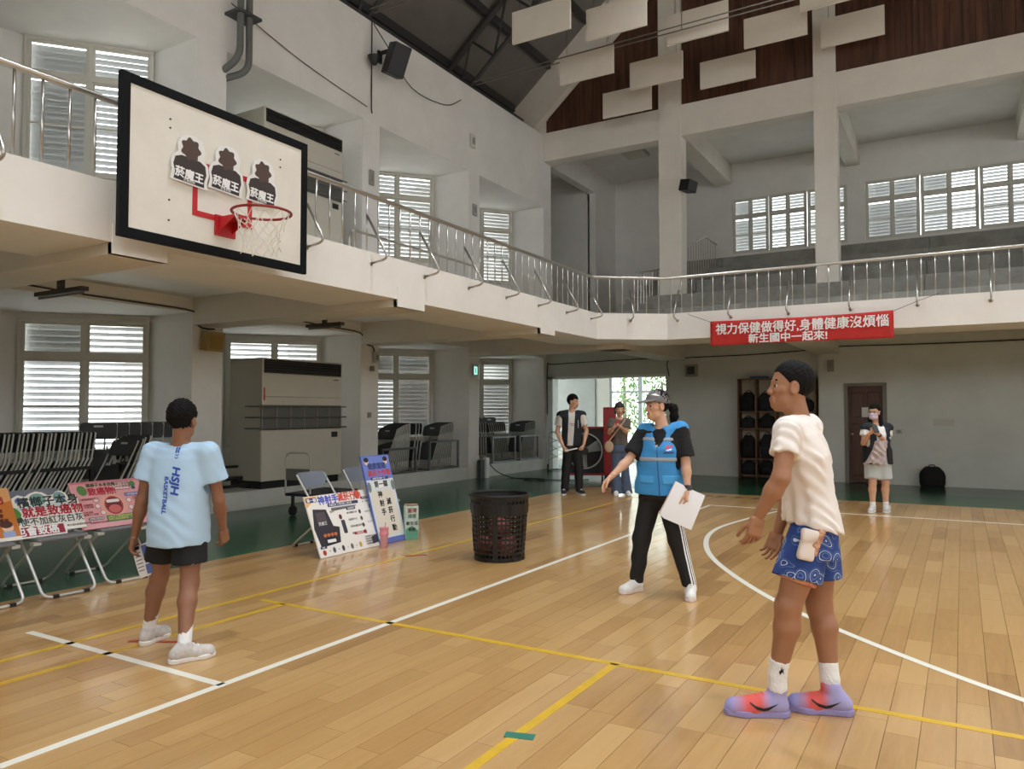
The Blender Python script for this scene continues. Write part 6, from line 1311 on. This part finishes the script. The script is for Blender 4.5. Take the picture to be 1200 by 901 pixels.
# ---------------------------------------------------------------- woman in blue vest and grey cap
p = Person('B', 'woman in grey cap, bright blue vest and black tracksuit trousers pointing', (-.93, -.35, -.05), (-.5, -.86, 0), (-.55, -.83, 0), SKIN2, hs=.98, build=.92, res=.009); J = p.J
hR = hand(J['wrR'], (-.75, -.2, -.75), (.2, -.4, -.8), (-.5, -.7, .3), (.25, .35, .3), .95); hL = hand(J['wrL'], (-.05, -.15, -1), (-.7, .6, 0), (-.5, -.8, 0), (.7, .7, .4), .95)
p.body([hL, hR]); eyes(p.L, p.M, p.hs, p.t); brows_lips(p)
f, lo, hi = p.hair(1.0); pt = [p.L(q) for q in ((0, -.11, .12), (0, -.165, .09), (0, -.17, .02), (0, -.155, -.06))]
tail = U([cone(pt[0], pt[1], .025, .034), cone(pt[1], pt[2], .034, .034), cone(pt[2], pt[3], .034, .012)], .02); hfn = U([f, fold(tail, .004, 160, 2, .3)], .01); p.cloth('hair', hfn, HAIR, lo - A_([.08, .1, .22]), hi + A_([.15, .1, 0]), .006)
capm = mat('grey_cap_cloth', (112, 108, 108), .85, bump=.15, bscale=30)
dome = cut(ell(p.L((0, -.014, .142)), A_((.088, .108, .105)) * p.hs, p.M), half(p.L((0, .07, .142)), p.M @ A_([0, .12, -1]))); 
bc = p.L((0, .095, .148)); brim = ell(bc, A_((.085, .09, .008)) * p.hs, p.M @ np.array(Matrix.Rotation(R(-10), 3, 'X'))); capf = U([dome, brim], .008)
cpo = p.cloth('cap', capf, capm, *(p.L((0, .02, .16)) - .22, p.L((0, .02, .16)) + .22), .005)
me = poly_plane([[(-.03, .0), (.0, .022), (.03, .012), (.01, .004)], [(-.02, .026), (.02, .032), (.034, .022), (.0, .03)]], p.L((-.25, .04, .19)), p.M @ A_([0, 1, 0]), p.M @ A_([0, 0, 1])); decal('cap_print', me, capf, p.M @ A_([1, 0, 0]), WI, cpo)
TEEB = mat('black_tshirt', (20, 20, 22), .9)
base_prof = [(0, .16, .12, 0), (.4, .15, .118, .0), (.75, .165, .125, .01), (.92, p.sw * 1.0, .1, 0), (1, p.sw * .7, .08, 0)]
to_, tf, lo, hi = tee(p, base_prof, TEEB, .80, .82, (.066, .076), .062, .008)
me = poly_plane([[(-.05, .02), (-.02, .03), (.01, .015), (-.02, .01)], [(-.04, -.01), (.03, .0), (.02, -.03), (-.01, -.02), (-.03, -.035)], [(-.03, -.05), (.03, -.045), (.02, -.06), (-.03, -.065)]], p.sm + p.fch * .5 + A_([-.02, 0, -.1]), -p.sch, (0, 0, 1)); decal('tshirt_print', me, tf, -p.fch, mat('cream_print', (216, 206, 186), .7), to_)
VB = mat('bright_blue_mesh_vest', (56, 142, 206), .7, var=.05, vscale=6, bump=.2, bscale=60)
vprof = [(0, .19, .15, .0), (.3, .182, .145, .005), (.7, .185, .145, .012), (.9, p.sw * .92, .115, 0), (1, p.sw * .66, .09, 0)]
vf = U([p.torso(vprof), cone(J['shL'] + p.z * .012, J['neck'] - p.z * .04, .068, .062), cone(J['shR'] + p.z * .012, J['neck'] - p.z * .04, .068, .062)], .035)
for S in 'LR': sh, el = J['sh' + S], J['el' + S]; vf = sub(vf, cone(sh + (el - sh) * .3, el, .078, .09), .01)
vf = cut(vf, half(A_([0, 0, .79]), (0, 0, -1))); vf = sub(vf, cone(J['neck'] - p.z * .02, p.L((0, 0, .04)), .072, .075), .006)
neckpt = J['neck'] + p.fch * .09 - p.z * .06; vf = sub(vf, cone(neckpt, neckpt + p.fch * .1 - p.z * .13, .05, .018), .01); vf = fold(vf, .005, 30, 9, .8)
lo, hi = rectlo([J['shL'], J['shR'], A_([p.hp[0], p.hp[1], .79]), J['neck']], .2); vo = p.cloth('vest', vf, VB, lo, hi, .008)
def patch(p, name, f, region, m, lo, hi, parent, t=.004, res=.006): return mk(name, [((lambda P: np.maximum(np.maximum(f(P) - t, -(f(P) + .012)), region(P))), lo, hi, res)], m, parent, 0)
REF = mat('silver_reflective', (158, 162, 168), .35)
patch(p, 'reflective_band', vf, lambda P: np.abs(P[:, 2] - 1.075 - .0 * P[:, 0]) - .015, REF, lo, hi, vo); patch(p, 'reflective_band', vf, lambda P: np.maximum(np.abs(P[:, 2] - 1.235) - .013, -((P - p.sm) @ p.fch) + .02), REF, lo, hi, vo)
frm = lambda P: ((P - p.sm) @ p.sch)            # along right of the chest
patch(p, 'zip', vf, lambda P: np.maximum(np.maximum(np.abs(frm(P) + .0) - .006, P[:, 2] - 1.2), -((P - p.sm) @ p.fch)), mat('zip_blue', (40, 92, 150), .5), lo, hi, vo, .003)
patch(p, 'pocket_flap', vf, lambda P: np.maximum(np.maximum(np.abs(frm(P) + .1) - .075, np.abs(P[:, 2] - .915) - .035), -((P - p.sm) @ p.fch)), mat('blue_flap', (70, 160, 222), .6), lo, hi, vo, .006)
patch(p, 'pocket_flap', vf, lambda P: np.maximum(np.maximum(np.abs(frm(P) - .1) - .06, np.abs(P[:, 2] - .915) - .03), -((P - p.sm) @ p.fch)), MATS['blue_flap'], lo, hi, vo, .006)
cc = p.sm - p.sch * .1 + p.fch * .5 + A_([0, 0, -.13])
me = poly_plane([[(-.026, .0), (-.008, .03), (.004, .012), (.0, -.006)], [(.004, .026), (.026, .022), (.014, .0)]], cc, -p.sch, (0, 0, 1)); decal('badge', me, vf, -p.fch, ink((206, 60, 84)), vo)
me = poly_plane([[(-.02, -.012), (.024, -.004), (.02, -.016), (-.01, -.022)]], cc, -p.sch, (0, 0, 1)); decal('badge', me, vf, -p.fch, ink((240, 240, 246)), vo)
me = poly_plane([[(-.036, -.042), (.036, -.042), (.036, -.03), (-.036, -.03)]], cc, -p.sch, (0, 0, 1)); decal('badge_text', me, vf, -p.fch, ink((40, 60, 120)), vo)
BLKP = mat('black_track_cloth', (19, 20, 22), .75)
po, pf = trousers(p, BLKP, .098, .072, .056, res=.009, pel=(.155, .125), end=.075)
u_ = nrm((.6, -.8, 0)); side = nrm(np.cross(A_([0, 0, 1.]), u_)); N = 26
for k in (-1, 0, 1):
    g = MB(); V = []
    for i in range(N + 1):
        t_ = i / N; a = J['hpL'] + (J['knL'] - J['hpL']) * (t_ / .5) if t_ < .5 else J['knL'] + (J['anL'] - J['knL']) * ((t_ - .5) / .5)
        for e in (-1, 1): V.append(a + u_ * .2 + side * (k * .021 + e * .006))
    P_ = march(pf, A_(V)[6:], -u_, .003); g.add([tuple(q) for q in P_], [(2 * i, 2 * i + 1, 2 * i + 3, 2 * i + 2) for i in range(len(P_) // 2 - 1)]); g.build('side_stripe', WI, po)
shoes(p, mat('white_knit', (226, 224, 222), .8, var=.06, vscale=30), mat('pale_pink_sole', (224, 206, 202), .6), M_WHITE, .255, .085, .0065, SOCK, .12)
wq = J['wrL'] + (J['elL'] - J['wrL']) * .1; ax_ = nrm(J['elL'] - J['wrL'])
wt = mk('watch_strap', [(cut(cone(wq - ax_ * .05, wq + ax_ * .05, .029, .031), half(wq + ax_ * .014, ax_), half(wq - ax_ * .014, -ax_)), wq - .06, wq + .06, .004)], M_BLACK, p.t, 0)
mk('watch_face', [(rbox(wq + nrm((.3, -1, 0)) * .031, (.014, .004, .016), .004, np.stack([nrm((1, .3, 0)), nrm((.3, -1, 0)), nrm((0, 0, 1))], 1)), wq - .07, wq + .07, .004)], M_DGREY, wt, 0)
ps = empty('paper_stack', tuple(A_(JT['B']['base'])), YAW, 'stack of white papers held at the side by the woman in the blue vest', 'papers')
for k in range(5):
    c0 = J['wrL'] + A_([-.035 - .006 * k, -.025 + .008 * k, -.125 + .004 * k]); g, x, n, u = sheet('p', c0, (-.15 + .02 * k, -1, .12), (.42 + .03 * k, 0, 1), .23, .29, M_PAPER, '', '', t=.003, bend=.006 + .002 * k); g.build('sheet', M_PAPER if k < 4 else mat('manila', (206, 186, 170), .7), ps)

# ---------------------------------------------------------------- man with dark vest by the fan
p = Person('D', 'man in dark vest, white T-shirt and black trousers standing before the drum fan', (.85, -.52, 0), (.1, -1, 0), (.05, -1, 0), SKIN2, hs=1.02, build=1.0, res=.012); J = p.J
hL = hand(J['wrL'], (-.35, -.2, -.9), (-.9, .3, 0), (-.2, -1, 0), (.7, .8, .5)); hR = hand(J['wrR'], (.35, -.2, -.9), (.9, .3, 0), (.2, -1, 0), (.7, .8, .5))
p.body([hL, hR]); eyes(p.L, p.M, p.hs, p.t); brows_lips(p)
f, lo, hi = p.hair(1.3); p.cloth('hair', f, HAIR, lo, hi, .007)
tprof = [(0, .17, .13, 0), (.5, .165, .125, 0), (.8, p.sw * 1.0, .125, 0), (.95, p.sw * .95, .1, 0), (1, p.sw * .66, .08, 0)]
to_, tf, lo, hi = tee(p, tprof, mat('grey_white_tshirt', (214, 210, 204), .85), .86, .62, (.07, .082), .062, .011)
me = poly_plane([rect(-.05, -.012, .05, .0), rect(-.035, -.04, .03, -.03)], p.sm + p.fch * .5 + A_([0, 0, -.14]), -p.sch, (0, 0, 1)); decal('tshirt_print', me, tf, -p.fch, ink((120, 116, 116)), to_)
def openvest(p, prof, m, hem, gap, res, pocket=None):
    J = p.J; vf = U([p.torso(prof, max(0., p.hp[2] - .05 - hem + .03)), cone(J['shL'] + p.z * .01, J['neck'] - p.z * .03, .076, .066), cone(J['shR'] + p.z * .01, J['neck'] - p.z * .03, .076, .066)], .035)
    for S in 'LR': sh, el = J['sh' + S], J['el' + S]; vf = sub(vf, cone(sh + (el - sh) * .34, el, .078, .09), .01)
    vf = cut(vf, half(A_([0, 0, hem]), (0, 0, -1))); vf = sub(vf, cone(J['neck'] - p.z * .01, p.L((0, 0, .04)), .068, .072), .006)
    slit = lambda P: np.maximum(np.abs((P - p.sm) @ p.sch - gap[1] * (P[:, 2] - p.sm[2])) - gap[0], -((P - p.sm) @ p.fch) + .01)
    vf = fold(sub(vf, slit), .004, 28, 7, .8); lo, hi = rectlo([J['shL'], J['shR'], A_([p.hp[0], p.hp[1], hem]), J['neck']], .2); o = p.cloth('vest', vf, m, lo, hi, res)
    return o, vf, lo, hi
NAVY = mat('dark_navy_vest', (24, 29, 36), .8)
vo, vf, lo, hi = openvest(p, [(0, .19, .15, 0), (.5, .187, .148, 0), (.8, p.sw * .98, .145, 0), (.95, p.sw * 1.0, .118, 0), (1, p.sw * .7, .09, 0)], NAVY, .86, (.055, -.06), .011)
patch(p, 'pen_loop', vf, lambda P: np.maximum(np.maximum(np.abs((P - p.sm) @ p.sch + .11) - .008, np.abs(P[:, 2] - 1.24) - .07), -((P - p.sm) @ p.fch)), mat('silver_trim', (170, 172, 174), .4), lo, hi, vo, .006, .006)
trousers(p, BLKP, .1, .08, .07, res=.012, pel=(.16, .12), end=.05)
shoes(p, mat('black_knit', (26, 26, 30), .7), mat('white_sole', (224, 224, 224), .6), M_WHITE, .28, .085, .009)
br = empty('white_rod', tuple(A_(JT['D']['base'])), YAW, 'short white rod held in front by the man in the dark vest', 'rod'); g = MB(); a, b_ = J['wrR'] + A_([.03, -.06, -.075]), J['wrL'] + A_([-.12, -.07, -.06]); g.tube([a, b_], .011, 8); g.build('rod', WI, br, smooth=True)
g = MB(); g.tube([a, a + nrm(a - b_) * .03], .014, 8); g.build('rod_cap', M_GREY, br, smooth=True)

# ---------------------------------------------------------------- woman with shoulder bag
p = Person('E', 'woman in grey T-shirt and flared jeans with a beige shoulder bag', (.05, -1, .0), (0, -1, 0), (0, -1, 0), SKIN2, hs=.97, build=.86, res=.011); J = p.J
hL = hand(J['wrL'], (-.6, -.1, .75), (-.6, .5, 0), (0, .3, 1), (.7, .7, .5), .9); hR = hand(J['wrR'], (.6, -.1, .75), (.6, .5, 0), (0, .3, 1), (.7, .7, .5), .9)
p.body([hL, hR]); eyes(p.L, p.M, p.hs, p.t); brows_lips(p)
f, lo, hi = p.hair(1.5); bob = U([cone(p.L((sx * .07, -.02, .12)), p.L((sx * .075, -.01, .05)), .025, .018) for sx in (-1, 1)] + [ell(p.L((0, -.06, .09)), (.075, .05, .075), p.M)], .02); p.cloth('hair', U([f, bob], .015), mat('dark_brown_hair', (40, 28, 26), .55, bump=.4, bscale=120), lo - .02, hi + .02, .007)
to_, tf, lo, hi = tee(p, [(0, .155, .118, 0), (.4, .14, .11, 0), (.75, .15, .12, .008), (.93, p.sw * 1.0, .1, 0), (1, p.sw * .68, .08, 0)], mat('taupe_tshirt', (96, 88, 82), .85), .88, .6, (.062, .07), .06, .01)
trousers(p, mat('faded_blue_jeans', (78, 92, 116), .85, var=.15, vscale=9), .098, .066, .06, flare=.04, res=.011, pel=(.16, .12), end=.03)
shoes(p, mat('white_canvas', (226, 222, 218), .8), mat('white_sole', (224, 224, 224), .6), M_WHITE, .25, .075, .009)
bg_ = empty('shoulder_bag', tuple(A_(JT['E']['base'])), YAW, 'beige half moon shoulder bag worn by the woman in jeans', 'bag'); bc = p.hp + A_([-.2, -.1, .02])
mk('bag_body', [(ell(bc, (.078, .04, .105)), bc - .2, bc + .2, .01)], mat('beige_leather', (188, 160, 134), .6), bg_)
P_ = march(tf, A_([[bc[0] + (J['shL'][0] - .04 - bc[0]) * t_, -.6, bc[2] + .1 + (J['shL'][2] + .05 - bc[2] - .1) * t_] for t_ in np.linspace(.42, 1, 12)]), (0, 1, 0), .012); g = MB(); g.tube([bc + A_([0, -.02, .1])] + [tuple(q) for q in P_], .012, 6); g.build('strap', MATS['beige_leather'], bg_, smooth=True)
ph = empty('phone', tuple(A_(JT['E']['base'])), YAW, 'red cased phone held up by the woman with the shoulder bag', 'phone'); c = (J['wrL'] + J['wrR']) / 2 + A_([0, -.02, .06]); g = MB(); g.box(c - A_([.04, .005, .07]), c + A_([.04, .005, .07])); g.build('case', mat('phone_red', (150, 60, 56), .4), ph, .004); g = MB(); g.box(c + A_([-.036, .005, -.066]), c + A_([.036, .0065, .066])); g.build('screen', M_BLACK, ph)

# ---------------------------------------------------------------- woman with mask by the brown door
p = Person('F', 'woman in face mask, dark vest and pale grey shorts standing before the brown door', (-.75, -.65, .18), (-.12, -1, 0), (-.05, -1, 0), SKIN2, hs=.98, build=.9, headup=(.08, .1, 1), res=.0105); J = p.J
hL = hand(J['wrL'], (-.6, -.25, .5), (-.4, .2, .8), (-.3, .9, .4), (.6, .6, .5), .92); hR = hand(J['wrR'], (.6, -.25, .5), (.4, .2, .8), (.3, .9, .4), (.6, .6, .5), .92)
p.body([hL, hR]); eyes(p.L, p.M, p.hs, p.t)
f, lo, hi = p.hair(1.0); lh = U([ell(p.L((0, -.07, .1)), (.085, .055, .1), p.M), cone(p.L((-.075, -.02, .1)), p.L((-.085, -.03, -.08)), .022, .03), cone(p.L((.075, -.03, .1)), p.L((.08, -.04, -.12)), .024, .032), cone(p.L((0, -.1, .08)), p.L((0, -.1, -.12)), .06, .055)], .02); p.cloth('hair', U([f, fold(lh, .004, 120, 2, .2)], .012), HAIR, lo - A_([.03, .03, .14]), hi + .04, .007)
loc = lambda P: ((P - p.O) @ p.M) / p.hs
mko = mk('face_mask', [((lambda P: np.maximum(np.maximum(p.hf(P) - .007, -(p.hf(P) + .004)), np.maximum(np.maximum(np.abs(loc(P)[:, 2] - .05) - .042, .012 - loc(P)[:, 1]), np.abs(loc(P)[:, 0]) - .062))), p.L((0, .05, .05)) - .12, p.L((0, .05, .05)) + .12, .005)], mat('lilac_mask', (216, 204, 226), .8), p.t, 0)
g = MB()
for sx in (-1, 1): g.tube([p.L((sx * .032 + .024 * math.cos(a), .088, .107 + .018 * math.sin(a))) for a in [2 * math.pi * i / 16 for i in range(16)]], .0025, 5, closed=True); g.tube([p.L((sx * .056, .086, .11)), p.L((sx * .078, .0, .112))], .0025, 5)
g.tube([p.L((-.008, .09, .11)), p.L((.008, .09, .11))], .0025, 5); g.build('glasses', M_BLACK, p.t)
to_, tf, lo, hi = tee(p, [(0, .165, .125, 0), (.45, .155, .12, 0), (.78, .17, .128, .006), (.94, p.sw * 1.0, .1, 0), (1, p.sw * .68, .08, 0)], mat('white_cotton', (230, 230, 228), .85), .84, .5, (.06, .068), .06, .01)
vo, vf, lo, hi = openvest(p, [(0, .2, .16, 0), (.3, .195, .155, 0), (.75, p.sw * 1.06, .152, 0), (.94, p.sw * 1.02, .122, 0), (1, p.sw * .7, .09, 0)], NAVY, .70, (.07, .03), .01)
patch(p, 'vest_badge', vf, lambda P: np.maximum(np.maximum(np.abs((P - p.sm) @ p.sch + .13) - .018, np.abs(P[:, 2] - 1.08) - .015), -((P - p.sm) @ p.fch)), mat('pale_badge', (190, 200, 214), .5), lo, hi, vo, .006, .006)
sf = shorts_fn(p, .84, .112, .106, pel=(.165, .13)); sf = cut(fold(sf, .007, 26, 5, .25), half(p.hp + p.z * .12, p.z)); l2, h2 = rectlo([J['hpL'], J['hpR'], J['knL'], J['knR']], .18); p.cloth('shorts', sf, mat('pale_grey_sweat', (184, 190, 190), .9), l2, h2, .011)
jt_ = p.torso([(0, .2, .17, .0), (.5, .19, .165, 0), (1, .18, .15, 0)]); jc = p.hp + p.fch * .16 + A_([-.05, 0, .02])
jr = lambda P: np.maximum(np.maximum(np.abs(P[:, 0] - jc[0] - .25 * (P[:, 2] - jc[2])) - .085 - .12 * np.clip(jc[2] + .12 - P[:, 2], 0, .3), (jc[2] - .16 + .05 * np.sin(P[:, 0] * 32) + .25 * np.abs(P[:, 0] - jc[0])) - P[:, 2]), np.maximum(P[:, 2] - jc[2] - .24, -((P - p.sm) @ p.fch)))
jk = lambda P: -smin(-(jt_(P) - .03 - .016 * np.sin(P[:, 0] * 70 + 6 * np.sin(P[:, 2] * 14)) - .008 * np.sin(P[:, 2] * 60 + P[:, 0] * 50)), -jr(P), .02)
p.cloth('tied_jacket', jk, mat('dusty_pink_jacket', (190, 176, 176), .75, var=.15, vscale=12), jc - .36, jc + .36, .009)
shoes(p, mat('grey_white_trainer', (198, 196, 194), .7, var=.25, vscale=30), mat('white_sole', (224, 224, 224), .6), M_WHITE, .27, .085, .008, SOCK, .2)
wq = J['wrL'] + (J['elL'] - J['wrL']) * .14; ax_ = nrm(J['elL'] - J['wrL']); mk('watch', [(cut(cone(wq - ax_ * .05, wq + ax_ * .05, .029, .031), half(wq + ax_ * .018, ax_), half(wq - ax_ * .018, -ax_)), wq - .06, wq + .06, .004)], M_BLACK, p.t, 0)
ph = empty('phone', tuple(A_(JT['F']['base'])), YAW, 'black phone held in both hands by the masked woman', 'phone'); c = (J['wrL'] + J['wrR']) / 2 + A_([0, -.06, .075]); T = Matrix.Translation(tuple(c)) @ Matrix.Rotation(R(-40), 4, 'X'); g = MB(); g.box((-.038, -.005, -.075), (.038, .005, .075), T); g.build('case', M_BLACK, ph, .004); g = MB(); g.box((-.035, .005, -.07), (.035, .0062, .07), T); g.build('screen', M_DGREY, ph)
